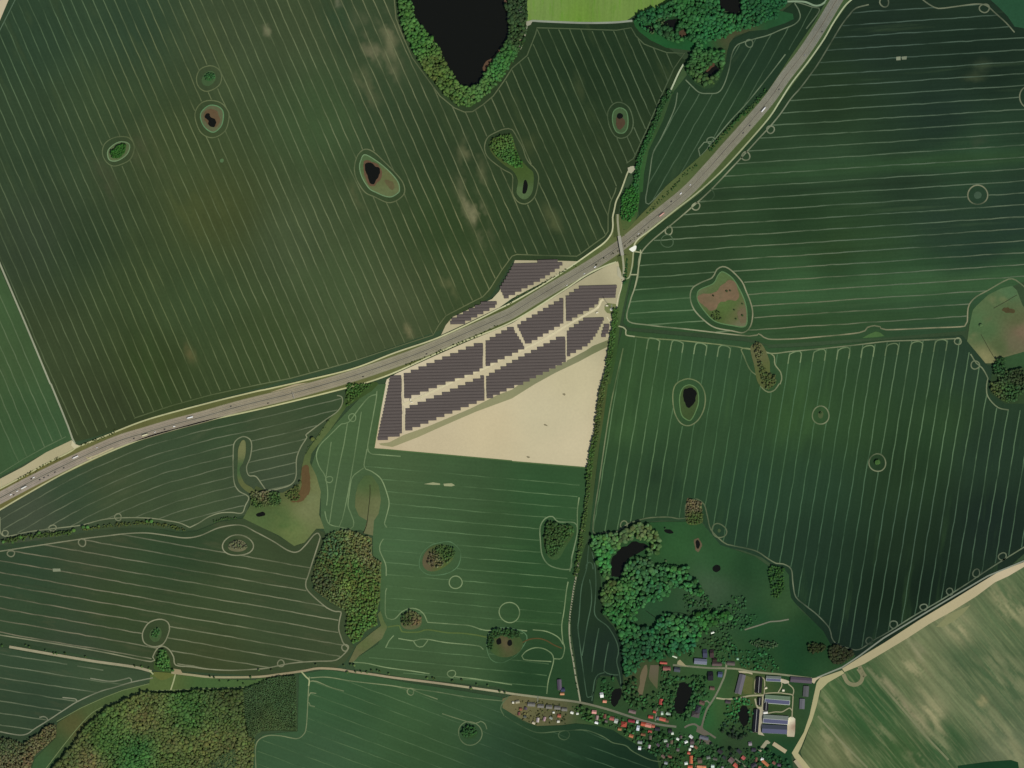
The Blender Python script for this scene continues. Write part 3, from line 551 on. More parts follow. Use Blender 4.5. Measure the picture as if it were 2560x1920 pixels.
strip('headland_tracks', [smooth(N_head[:8], False), smooth(N_head[9:22], False), smooth(q('t13 0 1700 0 1460 80 1385 200 1380 350 1405 410 1370 435 1300 450 1050 460 870'), False), ('closed', isl['n1']), smooth(q('t13 1610 1190 1750 1235 1890 1275 1940 1255 1980 1280 1995 1325'), False), smooth(q('t13 470 910 520 910 640 960 760 995'), False), loopring('t13 1335 1000', 8, 1), loopring('t23 450 1375', 12, 2), smooth(q('t13 2180 1040 2130 1100 2115 1150 2145 1210'), False), smooth(q('t13 455 1040 470 1010 520 1015'), False), smooth(q('t13 455 1090 470 1120 510 1128'), False), smooth(q('t13 1330 970 1430 1015 1570 1065'), False)], 2.6, 4, M_TRACK, Ctrl('t13 900 1000 130 148 108;t23 500 1350 88 116 82', 120), '', fN, CN, 0.75, 0.7)
# --- narrow dark field by the village wood
CO = Ctrl('t23 650 300 34 58 38;t23 800 650 28 48 38;t22 680 1500 40 66 42;t23 620 900 32 56 38', 50)
fO = sheet('field', q('t22 700 1270 670 1350 600 1450 t23 570 0 510 350 515 500 545 700 580 950 600 1080 700 1110 730 900 770 860 900 870 940 970 960 960 950 700 940 560 880 440 780 330 760 0 t22 710 1500 690 1350'), 2, ground_mat('narrow_rows', math.radians(85), 0.1, 0.05), CO, 'narrow dark field between the straight lane and the village wood', 16)
strip('headland_tracks', [smooth(q('t22 640 1600 645 1560 670 1540 695 1560 700 1600'), False, 3), smooth(q('t22 700 1270 670 1360 655 1480 645 1590 t23 600 100 580 350 570 450 590 620 610 780 640 1000 655 1050 690 1040 700 1000 690 1080'), False), smooth(q('t22 690 1450 715 1560 t23 725 60 720 200 712 310 740 370 830 440 900 560 920 650 905 740 930 850 945 970'), False), smooth(q('t23 670 30 685 120 685 240 650 420 620 600 605 690'), False), smooth(q('t23 750 450 720 620 690 830'), False), smooth(q('t23 835 570 810 700 795 820 820 840 880 855 920 855'), False), smooth(q('t23 700 1000 715 900 745 850 800 835'), False)], 2.6, 4, M_TRACK, (72, 98, 74), '', fO, CO, 0.8, 0.6)
# --- bare triangle and the solar park's soil
sheet('bare_ground', q('t11 1130 1620 1210 1570 1550 1415 1800 1305 2212 1135 t21 430 870 640 735 800 650 900 600 925 590 925 680 945 745 950 800 940 900 912 1000 905 1050 880 1080 870 1200 855 1330 840 1400 800 1620 t22 785 0 730 300 700 500 665 725 0 668 t12 2212 665 1100 565 1020 555 1050 400 1118 0'), 5, M_SOIL,
      Ctrl('t12 1500 550 192 180 144;t12 2000 400 198 186 148;t22 300 300 194 186 150;t22 500 600 198 188 152;t21 500 1550 192 184 146;t21 800 1200 176 170 134;t21 300 1300 200 190 156;t12 1270 200 204 194 162;t21 850 700 186 180 142;t21 780 760 150 146 114;t21 700 800 168 162 128;t12 1100 530 190 176 140', 30), 'pale bare soil of the solar park and the triangle south of it', 14)
sheet('unsown_strip', q('t12 1060 515 1150 505 1280 440 1480 370 1850 215 2000 140 2100 90 2212 50 t21 150 1600 330 1530 480 1455 640 1370 700 1330 840 1275 852 1325 700 1400 580 1465 380 1560 200 1659 t12 2212 125 1900 240 1600 370 1400 460 1180 545 1080 530'), 6, M_SOIL, Ctrl('t12 1300 480 148 146 106;t12 1900 230 142 142 104;t21 500 1490 130 132 98;t21 780 1330 112 122 84', 30), 'olive weedy strip between the solar park and the bare triangle')
for i, s in enumerate(('t22 450 90', 't22 290 355', 't22 140 632')):
    sheet('dark_spot', ellipse(q(s)[0], 4.5, 2.2, -0.5, 12, 0.2, i), 6, M_SOIL, Ctrl((130, 124, 96)), ('uppermost', 'middle', 'lowest')[i] + ' of three small dark spots on the bare triangle')
sheet('bare_ground', q('t11 1600 1235 1640 1150 1700 1080 1870 1000 2040 925 2100 860 2212 655 t21 25 590 430 595 600 600 560 625 300 765 0 920 t11 2100 1000 1850 1120'), 5, M_SOIL, Ctrl('t11 1800 1150 178 170 134;t11 2120 920 192 184 148;t21 200 700 170 164 130', 30), 'pale bare soil of the small solar block north of the motorway', 14)
strip('path', [smooth(q('t12 1265 180 1400 125 1640 10 t11 1760 1610 1960 1530 2100 1455 2212 1400 t21 120 1350 300 1260 480 1150 640 1060 740 1000 770 940 790 930'), False)], 5.5, 7, M_TRACK, (206, 198, 160), 'pale service track through the middle of the solar park', var=0.12)
strip('path', [smooth(q('t11 1265 1600 t12 1262 60 1275 160'), False), smooth(q('t12 1275 190 1278 300 1280 430'), False), smooth(q('t11 1965 1350 1968 1430 1970 1530'), False), smooth(q('t12 1980 0 1985 130'), False), smooth(q('t21 10 1170 60 1240 115 1350'), False), smooth(q('t21 455 910 458 1130'), False), smooth(q('t21 460 1200 470 1330 468 1470'), False)], 2.6, 7, M_TRACK, (192, 184, 152), 'narrow upright gaps between the solar blocks', var=0.15)
strip('path', [smooth(q('t21 955 760 940 840 915 920 905 1000 912 1050'), False, 4), smooth(q('t21 820 1080 860 1150 850 1220 830 1260'), False, 4)], 3, 7, M_TRACK, (196, 192, 156), 'service track along the eastern side of the solar park', var=0.15)
sheet('compound_grass', q('t21 800 985 830 960 900 970 905 1040 860 1055 820 1045 800 1020'), 7, M_GRASS, Ctrl((112, 124, 80)), 'small weedy square around the mast')
# --- meadows
sheet('meadow', q('t12 470 540 420 620 395 720 380 860 230 940 100 930 0 880 t02 2170 960 2160 1050 2100 1160 t12 0 1215 200 1310 330 1400 420 1370 520 1250 590 1250 545 1130 560 930 520 790 465 680 480 600 540 520 640 400 780 200 1000 60 1060 0 t11 1040 1640 860 1640 t12 780 60 760 160 620 320'), 3, M_GRASS,
      Ctrl('t12 850 80 58 86 44;t12 600 350 84 108 64;t12 430 620 80 104 60;t12 430 820 86 92 54;t12 500 850 112 124 78;t12 530 1000 108 122 80;t12 380 950 84 92 52;t12 420 1080 110 118 78;t12 200 1150 88 116 66;t12 300 1250 100 124 72;t12 80 1150 80 110 64;t12 60 960 66 84 50', 22).worn([('t12 250 1220', 75, 26, (72, 98, 52), .8), ('t12 200 1120', 60, 22, (76, 100, 56), .7), ('t12 520 900', 14, 60, (112, 122, 82), .6)], -0.5, 34, 7), 'light green meadow with pale mown streaks below the motorway', 9)
sheet('meadow', q('t12 860 960 880 870 940 790 1000 790 1060 880 1080 1000 1060 1120 1020 1180 1010 1310 930 1290 960 1180 890 1140 855 1060'), 3, M_GRASS, Ctrl('t12 940 850 72 104 62;t12 1000 900 76 100 58;t12 910 1050 92 104 66;t12 1030 1030 98 108 70;t12 990 1230 102 106 72', 16), 'oval rough meadow split by a dark ditch', 9)
strip('ditch', [smooth(q('t12 985 870 985 960 975 1060 965 1150 955 1220 925 1295'), False, 4)], 1.6, 5, M_TRACK, (40, 44, 28), 'dark winding ditch across the oval meadow')
sheet('meadow', q('t13 800 745 870 600 1000 490 1080 430 1050 330 1075 300 1110 400 1135 440 1090 540 1000 610 890 690 840 745'), 3, M_GRASS, Ctrl('t13 920 600 84 106 62;t13 1050 500 100 106 70;t13 870 660 94 96 64;t13 1080 400 84 110 64', 16), 'rough brownish meadow at the foot of the sparse wood', 9)
sheet('meadow', q('t03 1300 850 1500 850 1900 890 2212 900 t13 0 890 200 860 370 850 200 870 0 935 t03 2212 950 2100 995 1700 995 1400 1000 1220 1005 1050 1090 900 1170 800 1250 700 1380 600 1510 500 1680 380 1720 260 1700 300 1580 480 1400 495 1270 700 1140 900 1050 1060 990 1290 930'), 3, M_GRASS,
      Ctrl('t03 1400 900 84 110 60;t03 1800 930 68 104 58;t03 1000 1050 72 100 58;t03 800 1180 70 94 54;t03 640 1290 84 84 48;t03 500 1450 58 86 50;t03 560 1560 64 88 54;t03 380 1600 56 92 56', 30), 'grassy valley curving past the large south-western wood', 12)
strip('path', [smooth(q('t03 400 1659 560 1450 700 1280 830 1160 1050 1070 1250 1000 1500 985 1900 970 2150 960'), False), q('t03 490 1258 700 1140 900 1050 1060 988 1290 930')], 1.8, 5, M_TRACK, (110, 126, 82), 'faint mown edge along the grassy valley', var=0.2)
V_out = q('t22 680 1320 900 1290 1100 1200 1350 1190 1500 1190 1640 1200 1700 1270 1800 1390 1920 1430 2100 1490 2212 1570 t32 0 1570 60 1600 140 1600 180 1650 t33 185 100 200 190 270 280 400 400 480 480 540 590 760 690 650 790 430 880 385 1100 330 1350 260 1500 200 1560 240 1760 t23 1300 1800 1250 1560 1050 1440 980 1400 870 1330 720 1290 550 1272 430 1288 220 1295 130 1262 0 1190 t13 2130 1140 2130 1060 2212 1030 t23 300 1060 560 1100 700 1110 715 1000 745 880 800 870 900 875 945 1000 965 960 955 700 940 560 880 440 780 330 765 0 t22 715 1500 690 1400')
sheet('meadow', V_out, 3, M_GRASS, Ctrl('t22 1400 1400 46 90 50;t22 1800 1560 42 84 48;t22 1300 1260 40 82 46;t22 2000 1600 36 74 44;t23 1750 100 62 92 66;t23 1900 280 50 84 56;t23 1200 250 40 80 50;t23 2100 400 34 78 46;t33 200 600 28 66 40;t33 350 450 30 66 38;t33 150 250 50 84 50;t33 200 800 26 70 40;t23 2100 700 30 74 42;t23 200 1150 96 98 64;t23 100 1100 104 100 68;t23 400 1180 92 92 64;'
      't23 650 1220 50 86 48;t23 800 950 34 70 40;t23 1100 900 64 78 50;t23 1000 1150 44 78 46;t23 1300 1000 50 84 48;t23 1350 1450 36 70 40;t23 1900 900 48 88 50;t23 2050 930 84 100 56;t23 1800 1180 60 94 52;t23 1680 1200 36 100 54;t23 1900 1450 46 72 46;t23 1700 1520 38 78 44;t23 1400 1600 54 82 46;t33 100 1550 30 72 44;t33 330 1100 46 80 50;t33 100 1130 56 82 46', 32), 'green ground of the village, its gardens and pastures', 14)
sheet('garden_bed', smooth(q('t23 1105 870 1130 800 1160 765 1170 830 1150 920 1125 1030 1095 1035 1090 980 1105 930')), 5, M_SOIL, Ctrl((104, 96, 72)), 'long brown vegetable bed, left of two in the village')
sheet('garden_bed', q('t23 1195 770 1270 770 1255 980 1190 900 1180 870'), 5, M_SOIL, Ctrl('t23 1220 800 96 90 72;t23 1220 950 84 88 58', 15), 'broad brown vegetable bed, right of two in the village')
sheet('grass_plot', q('t23 2020 860 2080 880 2070 1020 2000 1020 1995 980'), 5, M_GRASS, Ctrl((88, 102, 58)), 'dry yellowish plot between the barns')
sheet('meadow', q('t31 1720 1290 1740 1150 1770 1020 1800 985 1900 890 2020 830 2110 810 2150 850 2200 980 2300 1100 2500 1200 2500 1600 2212 1380 2000 1440 1940 1480 1880 1480'), 3, M_GRASS, Ctrl('t31 1950 950 80 108 70;t31 2080 1000 78 102 66;t31 1900 1200 74 108 68;t31 2190 1210 112 98 76;t31 2120 1300 100 98 72;t31 1890 1440 130 130 88;t31 2080 870 76 114 76;t31 1800 1150 74 110 70;t31 2000 1330 80 104 66;t31 2150 1100 84 100 66', 10).worn([('t31 2030 920', 8, 8, (120, 120, 80), .6), ('t31 1930 940', 8, 10, (120, 122, 84), .6), ('t31 1770 1250', 14, 6, (126, 124, 86), .6), ('t31 1890 1105', 10, 8, (96, 96, 66), .6)], 0.5, 12, 12), 'rough brown and green meadow at the eastern edge', 10)
sheet('meadow', q('t31 1940 1480 2000 1440 2212 1380 2500 1600 t32 2400 150 2212 170 2050 170 1920 80 1905 0 t31 1930 1600'), 3, M_GRASS, Ctrl('t31 2100 1450 52 88 54;t32 2000 60 46 70 44', 20), 'green ground beneath the eastern grove', 12)
sheet('meadow', q('t31 815 1262 870 1230 930 1205 970 1215 1005 1245 930 1255'), 4, M_GRASS, Ctrl((72, 112, 64)), 'small pale green triangle beside the bend of the eastern headland')
strip('meadow_edge', [smooth(q('t21 1720 1000 1760 1010'), False)], 2, 4, M_TRACK, (80, 100, 60), 'faint edge inside the heart shaped meadow')
# hedge strips, headland margins
sheet('meadow', q('t20 1490 560 1400 740 1360 800 1240 1050 1130 1320 1090 1440 1060 1520 1000 1659 t21 950 100 930 300 1000 340 1060 270 1085 190 1110 0 t20 1130 1659 1140 1500 1180 1300 1300 1050 1390 800 1510 650'), 4, M_GRASS, Ctrl('t20 1200 1100 54 88 50;t20 1050 1600 52 96 52;t21 1020 100 44 92 46;t21 980 280 84 108 62;t20 1420 740 60 90 56', 25), 'green strip under the long hedge')
sheet('meadow', q('t21 1040 500 1050 650 1010 780 960 1000 930 1160 905 1400 850 1659 t22 830 0 790 300 750 560 720 800 690 1100 660 1320 600 1500 t23 565 0 540 20 t22 560 1600 580 1450 600 1300 640 1050 665 725 700 500 735 300 785 0 t21 800 1620 850 1370 880 1080 910 1010 930 900 950 800 970 750 975 500'), 5, M_GRASS, Ctrl('t21 1000 600 48 88 46;t21 950 900 70 100 58;t22 800 200 74 92 52;t22 700 800 64 88 50;t22 640 1250 54 84 48;t21 880 1450 54 88 46', 25), 'long green bank under the hedge east of the solar park', 10)
strip('path', [q('t12 2212 665 1100 565 1020 555 1080 200 1118 0'), q('t22 0 670 665 725')], 3, 6, M_TRACK, (78, 104, 62), 'darker grass edge around the bare triangle', var=0.2)
# ------------------------------------------------------------------ motorway, bridge, lanes
NT = smooth(q('t02 -40 925 0 905 200 800 400 690 600 590 655 553 720 525 960 430 1000 412 1300 300 1800 165 2212 65 t12 100 45 t11 380 1640 830 1530 1200 1390 1560 1265 1900 1110 2100 1010 2212 955 t21 250 812 500 650 700 510 790 445 840 390 866 340 872 280 870 220 885 150 900 80 940 -5 t20 1000 1490 1030 1440'), False)
ST = smooth(q('t02 -60 1115 0 1088 200 970 500 800 750 675 1000 565 1300 450 1500 395 1800 315 2212 225 t12 400 130 780 35 t11 980 1640 1200 1560 1550 1400 1800 1290 2212 1122 t21 430 860 640 720 800 642 900 605'), False)
ET = smooth(q('t21 1052 500 1060 450 1100 400 1200 325 1400 165 1600 10 t20 1800 1490 2000 1275 2212 1030 t30 100 880 200 725 350 530 480 345 560 205 640 85 680 35 730 -10'), False)
VC = Ctrl('t02 200 850 98 96 54;t02 1000 520 98 100 58;t02 1800 200 92 98 56;t11 1000 1600 98 104 62;t11 2000 1150 80 96 52;t21 300 850 84 104 60;t21 700 650 86 108 62;t21 950 400 92 110 66;t20 1900 1350 74 98 56;t30 200 500 66 92 56;t30 500 150 62 92 56;t12 500 60 96 102 58', 50)
sheet('verge', q('t02 -60 930 0 900 400 690 720 525 1000 412 1300 300 1800 165 2212 65 t12 100 45 t11 380 1640 830 1530 1200 1390 1560 1265 1900 1110 2212 955 t21 250 812 500 650 700 510 840 390 880 320 930 320 990 330 1100 210 1190 120 t20 1330 1610 1650 1330 1900 1060 2212 790 t30 200 480 400 190 530 -40 740 -40 680 50 560 220 350 550 0 1020 t20 2000 1290 1800 1500 t21 1600 25 1200 335 1060 470 1050 640 1000 740 950 700 915 600 800 650 640 725 430 865 0 1125 t11 1800 1295 1550 1405 1200 1565 t12 780 40 0 230 t02 1800 320 1300 455 1000 570 500 805 0 1092 -60 1130'), 6, M_GRASS, VC, 'olive grass verges on both sides of the motorway', 16)
MC_L = smooth(q('t02 -400 1185 -200 1085 0 985 300 828 640 663 1000 503 1250 424 1500 350 1750 285 2000 213 2212 158 t12 300 85 t11 700 1632 1000 1537 1400 1395 1800 1225 2100 1095 2212 1043 t21 200 920 400 800 700 622 950 452 1200 248 1500 5 t20 1700 1455 1850 1285 2000 1118 2212 872 t30 150 660 300 466 450 240 590 5 700 -180'), False, 6)
MP = np.array(MC_L); MT = np.gradient(MP, axis=0); MT /= np.linalg.norm(MT, axis=1, keepdims=True); MN_ = np.stack([-MT[:, 1], MT[:, 0]], 1)
def off(d): return MP + MN_ * d
MS = np.concatenate([[0], np.cumsum(np.linalg.norm(np.diff(MP, axis=0), axis=1))])
CR = Ctrl('t02 200 880 150 140 124;t02 1000 500 148 138 118;t12 300 85 146 138 112;t11 1200 1450 142 138 112;t21 300 860 132 130 108;t21 900 500 126 124 104;t20 1800 1350 124 124 104;t30 200 600 120 122 106;t30 500 150 112 118 106', 60)
m, nt, b = newmat('asphalt')
at = N(nt, 'ShaderNodeAttribute', attribute_name='Col')
v = rng(nt, noise(nt, 0.05, 5), 0.25, 0.75, 0.9, 1.1); v2 = rng(nt, noise(nt, 0.8, 2), .25, .75, .94, 1.06)
mu = N(nt, 'ShaderNodeMath', operation='MULTIPLY'); nt.links.new(v, mu.inputs[0]); nt.links.new(v2, mu.inputs[1])
cc = N(nt, 'ShaderNodeCombineColor')
for i in range(3): nt.links.new(mu.outputs[0], cc.inputs[i])
nt.links.new(mixrgb(nt, 'MULTIPLY', at.outputs['Color'], cc.outputs[0], 1.0), b.inputs['Base Color'])
M_ASPH = m
RW = 12.4
mw = thing('motorway', 'grey four lane motorway curving from lower left to upper right', None, (0, 0, 0)); mw['kind'] = 'structure'; TAGGED.remove(mw)
def band(name, d, w, layer, col, mat=M_ASPH, dash=None, var=0.1, nscale=45):
    P = off(d)
    lines = [P]
    if dash:
        lines = []; n = max(1, int(dash[0] / 6)); per = max(n + 1, int((dash[0] + dash[1]) / 6))
        for i in range(0, len(P) - n - 1, per): lines.append(P[i:i + n + 1])
    V, F, S = strip_mesh(lines, w, level(layer))
    t = vnoise(V[:, 0], V[:, 1], nscale, 11)
    C = (col(V) if isinstance(col, Ctrl) else np.tile(lin(col), (len(V), 1))) * (1 + var * (t - .5))[:, None]
    link(name, mesh_from(name, V, F, mat, C), mw)
band('shoulder', 0, 30.5, 8, Ctrl('t02 200 880 122 120 86;t21 300 860 112 116 80;t30 200 600 98 110 80', 60))
band('carriageway', 7.6, RW, 9, CR); band('carriageway', -7.6, RW, 9, CR)
band('median', 0, 2.6, 9, (112, 108, 88), M_TRACK, None, 0.5, 30)
for d in (13.3, 1.9, -1.9, -13.3): band('edge_line', d, 0.3, 10, (168, 165, 148))
for d in (9.6, 5.7, -5.7, -9.6): band('lane_line' if abs(d) < 7 else 'edge_line', d, 0.25, 10, (164, 162, 146), M_ASPH, (6, 12) if abs(d) < 7 else None)
for d in (7.9, -7.9, 3.8, -3.8): band('wear_line', d, 1.0, 9.6, (124, 120, 104), M_ASPH, None, 0.2)
for d in (-0.45, 0.45): band('guard_rail', d, 0.25, 14, (120, 122, 118), M_ASPH)

TRK = Ctrl('t02 500 650 172 172 128;t02 1500 300 176 178 132;t11 1500 1300 186 186 142;t21 300 780 190 192 150;t20 1900 1350 150 158 120;t30 300 580 168 182 144;t12 500 90 184 184 134', 60)
strip('path', [NT], 3.6, 9, M_TRACK, TRK, 'pale gravel track along the north side of the motorway', var=0.25)
strip('path', [ST], 3.6, 9, M_TRACK, TRK, 'pale gravel track along the south side of the motorway', var=0.25)
strip('path', [ET], 3.6, 9, M_TRACK, TRK, 'pale gravel track along the south-east side of the motorway', var=0.25)
strip('path', [smooth(q('t02 760 640 830 620 920 580 980 552'), False, 4)], 3.5, 10, M_TRACK, (176, 168, 128), 'short pale lay-by strip beside the motorway', var=0.15)
sheet('gravel_patch', q('t02 745 630 790 632 790 650 750 652'), 10, M_SOIL, Ctrl((176, 168, 128)), 'small pale gravel end of the lay-by', 8)
sheet('gravel_patch', q('t12 130 70 330 5 350 0 t11 600 1630 600 1655 t12 350 35 150 85'), 8, M_SOIL, Ctrl((164, 152, 120)), 'pale disturbed shoulder on the north edge of the motorway', 8)
sheet('gravel_patch', q('t02 620 485 650 520 690 535 640 560 615 530'), 9.5, M_SOIL, Ctrl((190, 184, 148)), 'pale turning place where the western track meets the motorway', 8)
# tracks by the bridge
strip('path', [smooth(q('t20 1482 555 1440 630 1390 740 1355 815'), False, 5)], 4, 9, M_TRACK, (168, 180, 146), 'pale track beside the northern end of the hedge', var=0.2)
sheet('gravel_patch', q('t20 1000 1450 1040 1435 1075 1440 1060 1470 1030 1500 1005 1490'), 9, M_SOIL, Ctrl((168, 168, 140)), 'pale widening of the hedge track', 8)
strip('path', [smooth(q('t21 1068 500 1050 520 1040 620 1025 700 1005 745 975 748'), False, 4), smooth(q('t21 1110 500 1110 550 1095 640 1080 740 1060 830'), False, 4), q('t21 1060 515 1125 525'), smooth(q('t21 1025 715 1080 715'), False), smooth(q('t21 920 1160 960 1170 985 1195 985 1235 1060 1250'), False, 4)], 3.2, 9, M_TRACK, (156, 162, 124), 'farm tracks joining east of the bridge', var=0.2)
sheet('gravel_patch', smooth(q('z1440:540:240 1220 770 1280 725 1380 680 1390 740 1360 800 1300 830 1260 805'), True, 3), 10, M_SOIL, Ctrl((236, 240, 222)), 'bright white heap of gravel beside the bridge track', 6)
sheet('gravel_patch', q('z1440:540:240 950 1170 990 1170 1060 1350 1130 1440 1130 1480 1080 1475 1010 1440 950 1370'), 10, M_SOIL, Ctrl((172, 170, 140)), 'pale junction south of the bridge', 8)
# bridge road with its ramps
BR = q('z1440:540:240 960 -40 960 120 970 250 985 400 1003 520 1035 720 1065 880 1085 1050 1098 1200 1095 1330 1085 1430')
BP = np.array(smooth(BR, False, 4)); bs = np.concatenate([[0], np.cumsum(np.linalg.norm(np.diff(BP, axis=0), axis=1))])
b0 = np.argmin(np.linalg.norm(BP - np.array(q('z1440:540:240 995 470')[0]), axis=1)); b1 = np.argmin(np.linalg.norm(BP - np.array(q('z1440:540:240 1070 905')[0]), axis=1))
BHt = 6.2
hz = np.where(np.arange(len(BP)) < b0, np.clip(1 - (bs[b0] - bs) / max(bs[b0], 1), 0, 1), np.where(np.arange(len(BP)) > b1, np.clip(1 - (bs - bs[b1]) / (bs[-1] - bs[b1]), 0, 1), 1.0)) * BHt + 0.9
BT = np.gradient(BP, axis=0); BT /= np.linalg.norm(BT, axis=1, keepdims=True); BN = np.stack([-BT[:, 1], BT[:, 0]], 1)
def ramp(i0, i1, lab):
    V, F = [], []
    for i in range(i0, i1 + 1):
        h = hz[i]; w = 3.6; s = w + 0.6 + h * 1.6
        for d, z in ((-s, 0.3), (-w, h), (w, h), (s, 0.3)):
            V.append((BP[i][0] + BN[i][0] * d, BP[i][1] + BN[i][1] * d, z))
    n = i1 - i0 + 1
    for i in range(n - 1):
        for k in range(3): F.append([4 * i + k, 4 * i + 4 + k, 4 * i + 5 + k, 4 * i + 1 + k])
    F = [f[::-1] for f in F]
    tag(link('embankment', mesh_from('embankment', V, F, M_GRASS, Ctrl((86, 106, 62))(np.array(V)))), lab, kind='structure')
ramp(0, b0, 'grassed ramp carrying the lane up to the bridge from the north'); ramp(b1, len(BP) - 1, 'grassed ramp carrying the lane down from the bridge to the south')
V, F, S = strip_mesh([BP], 5.0, 0); V[:, 2] = np.repeat(hz, 2) + 0.08
sel = [f for f in F if not (b0 <= f[0] // 2 < b1)]
tag(link('lane', mesh_from('lane', V, np.array(sel), M_ASPH, np.tile(lin((150, 152, 122)), (len(V), 1)))), 'narrow grey lane leading over the motorway bridge', kind='structure')
M_CONC = pm('concrete', (168, 166, 148), amp=0.08)
bd = thing('motorway_bridge', 'narrow concrete bridge carrying a farm lane over the motorway', 'bridge', (0, 0, 0))
def along(i0, i1, d0, d1, z0, z1, name, mat):
    V, F = [], []
    for i in range(i0, i1 + 1):
        for d, z in ((d0, z0), (d0, z1), (d1, z1), (d1, z0)): V.append((BP[i][0] + BN[i][0] * d, BP[i][1] + BN[i][1] * d, hz[i] + z))
    n = i1 - i0 + 1
    for i in range(n - 1):
        for k in range(4): F.append([4 * i + k, 4 * i + 4 + k, 4 * i + 4 + (k + 1) % 4, 4 * i + (k + 1) % 4])
    F.append([0, 1, 2, 3]); F.append([4 * n - 1, 4 * n - 2, 4 * n - 3, 4 * n - 4])
    return link(name, mesh_from(name, V, F, mat), bd)
along(b0, b1, -4.2, 4.2, -1.1, 0, 'deck', M_CONC); along(b0, b1, -2.9, 2.9, 0.01, 0.08, 'roadway', pm('bridge_road', (158, 158, 140), amp=.06))
for s in (-1, 1): along(b0, b1, s * 4.15, s * 3.85, 0.0, 1.1, 'parapet', pm('parapet', (150, 152, 140)))
mid = (b0 + b1) // 2
along(mid, mid + 1, -3.6, 3.6, -BHt - .5, -1.12, 'pier', M_CONC); along(b0, b0 + 1, -4.1, 4.1, -BHt - .5, -1.12, 'abutment', M_CONC); along(b1 - 1, b1, -4.1, 4.1, -BHt - .5, -1.12, 'abutment', M_CONC)

# lanes
strip('lane', [smooth(q('t03 80 612 400 668 800 735 1150 785 1310 825'), False), ], 6.5, 6, M_TRACK, (150, 146, 116), 'pale sandy lane between the two south-western fields', var=0.3)
strip('lane', [smooth(q('t03 1480 835 1650 855 1850 875 2212 872 t13 200 850 400 822 520 800 620 800 720 808 850 830 1000 850 1200 880 1600 930 2100 1000 2212 1018 t23 300 1056 580 1092 800 1145 1000 1208 1150 1255 1280 1285 1420 1303'), False)], 5.4, 6, M_TRACK, Ctrl('t03 1700 860 150 146 110;t13 600 800 150 140 108;t13 1400 900 156 146 116;t13 2000 990 160 156 122;t23 300 1056 132 134 106;t23 700 1120 110 112 90;t23 1100 1240 106 110 92', 50), 'main lane leading east into the village', var=0.25)
sheet('lane_widening', q('t03 1490 800 1560 810 1580 845 1510 850'), 7, M_SOIL, Ctrl((150, 140, 106)), 'pale worn patch where the valley track leaves the lane', 8)
strip('path', [q('t03 1515 850 1500 910 1475 985'), smooth(q('t13 390 825 430 870 460 900 455 950'), False, 4), q('t03 1290 815 1325 850')], 3.4, 7, M_TRACK, (158, 166, 120), 'short pale tracks branching off the main lane', var=0.2)
strip('lane', [smooth(q('t23 575 -120 555 0 535 100 515 240 500 350 495 470 505 600 530 740 550 870 575 1000 590 1085'), False)], 3.6, 7, M_TRACK, (142, 144, 116), 'straight pale lane running north from the village between young trees', var=0.35)
strip('path', [smooth(q('t22 670 790 655 900 640 1020 625 1120 600 1300 585 1400 575 1500'), False)], 2.4, 7, M_TRACK, (132, 138, 100), 'broken pale path beside the long hedge', var=0.8, nscale=18)
M_VR = Ctrl('t23 1800 900 112 122 98;t23 1700 1100 108 112 92;t23 1600 1330 100 98 84;t23 1600 780 110 116 92;t23 2000 820 140 142 110', 40)
strip('lane', [smooth(q('t23 1855 745 1840 850 1800 950 1755 1040 1710 1110 1680 1160 1655 1240 1635 1320'), False, 4), smooth(q('t23 1390 770 1500 778 1700 795 1855 798 1960 805 2060 825 2212 842 t33 100 850 380 885'), False, 4), smooth(q('t23 1635 1320 1700 1360 1760 1400'), False, 4), smooth(q('t23 1490 1310 1530 1288 1580 1282 1620 1310'), False, 4)], 4.6, 6, M_TRACK, M_VR, 'grey lanes through the eastern half of the village', var=0.2)
sheet('yard', q('t23 1600 1305 1640 1290 1660 1330 1720 1370 1660 1380 1590 1345'), 7, M_SOIL, Ctrl((98, 94, 80)), 'brownish village square where the lanes meet', 8)
strip('lane', [smooth(q('t23 1765 1055 1850 1065 1920 1060 1990 1050 2060 1035 2180 1030'), False, 4), smooth(q('t23 2100 1060 2115 1120 2150 1170'), False, 4)], 4, 6, M_TRACK, (156, 154, 122), 'pale farm lane from the village to the barns', var=0.15)
sheet('yard', q('z1840:1640:240 625 900 660 880 640 1000 640 1260 650 1310 620 1350 600 1659 520 1659 545 1400 560 1260 480 1200 440 1050 450 1040 510 1170 590 1170 600 950'), 6.6, M_SOIL, Ctrl('z1840:1640:240 600 1000 160 156 126;z1840:1640:240 570 1500 160 156 134', 20), 'pale concrete yard between the barns', 10)
sheet('yard', q('z1820:1770:200 870 -20 980 -20 960 100 975 180 945 400 905 640 1010 770 830 730 840 400 880 100'), 6.4, M_SOIL, Ctrl((164, 160, 134)), 'lower end of the concrete farm yard', 10)
sheet('yard', q('z1820:1770:200 1650 290 1740 240 1800 250 1860 300 1860 420 1850 700 1830 800 1640 790 1620 720'), 6.4, M_SOIL, Ctrl('z1820:1770:200 1740 370 216 214 184;z1820:1770:200 1830 500 136 104 84;z1820:1770:200 1730 700 182 174 146', 10), 'bright littered yard at the east end of the solar roofed barns', 6)
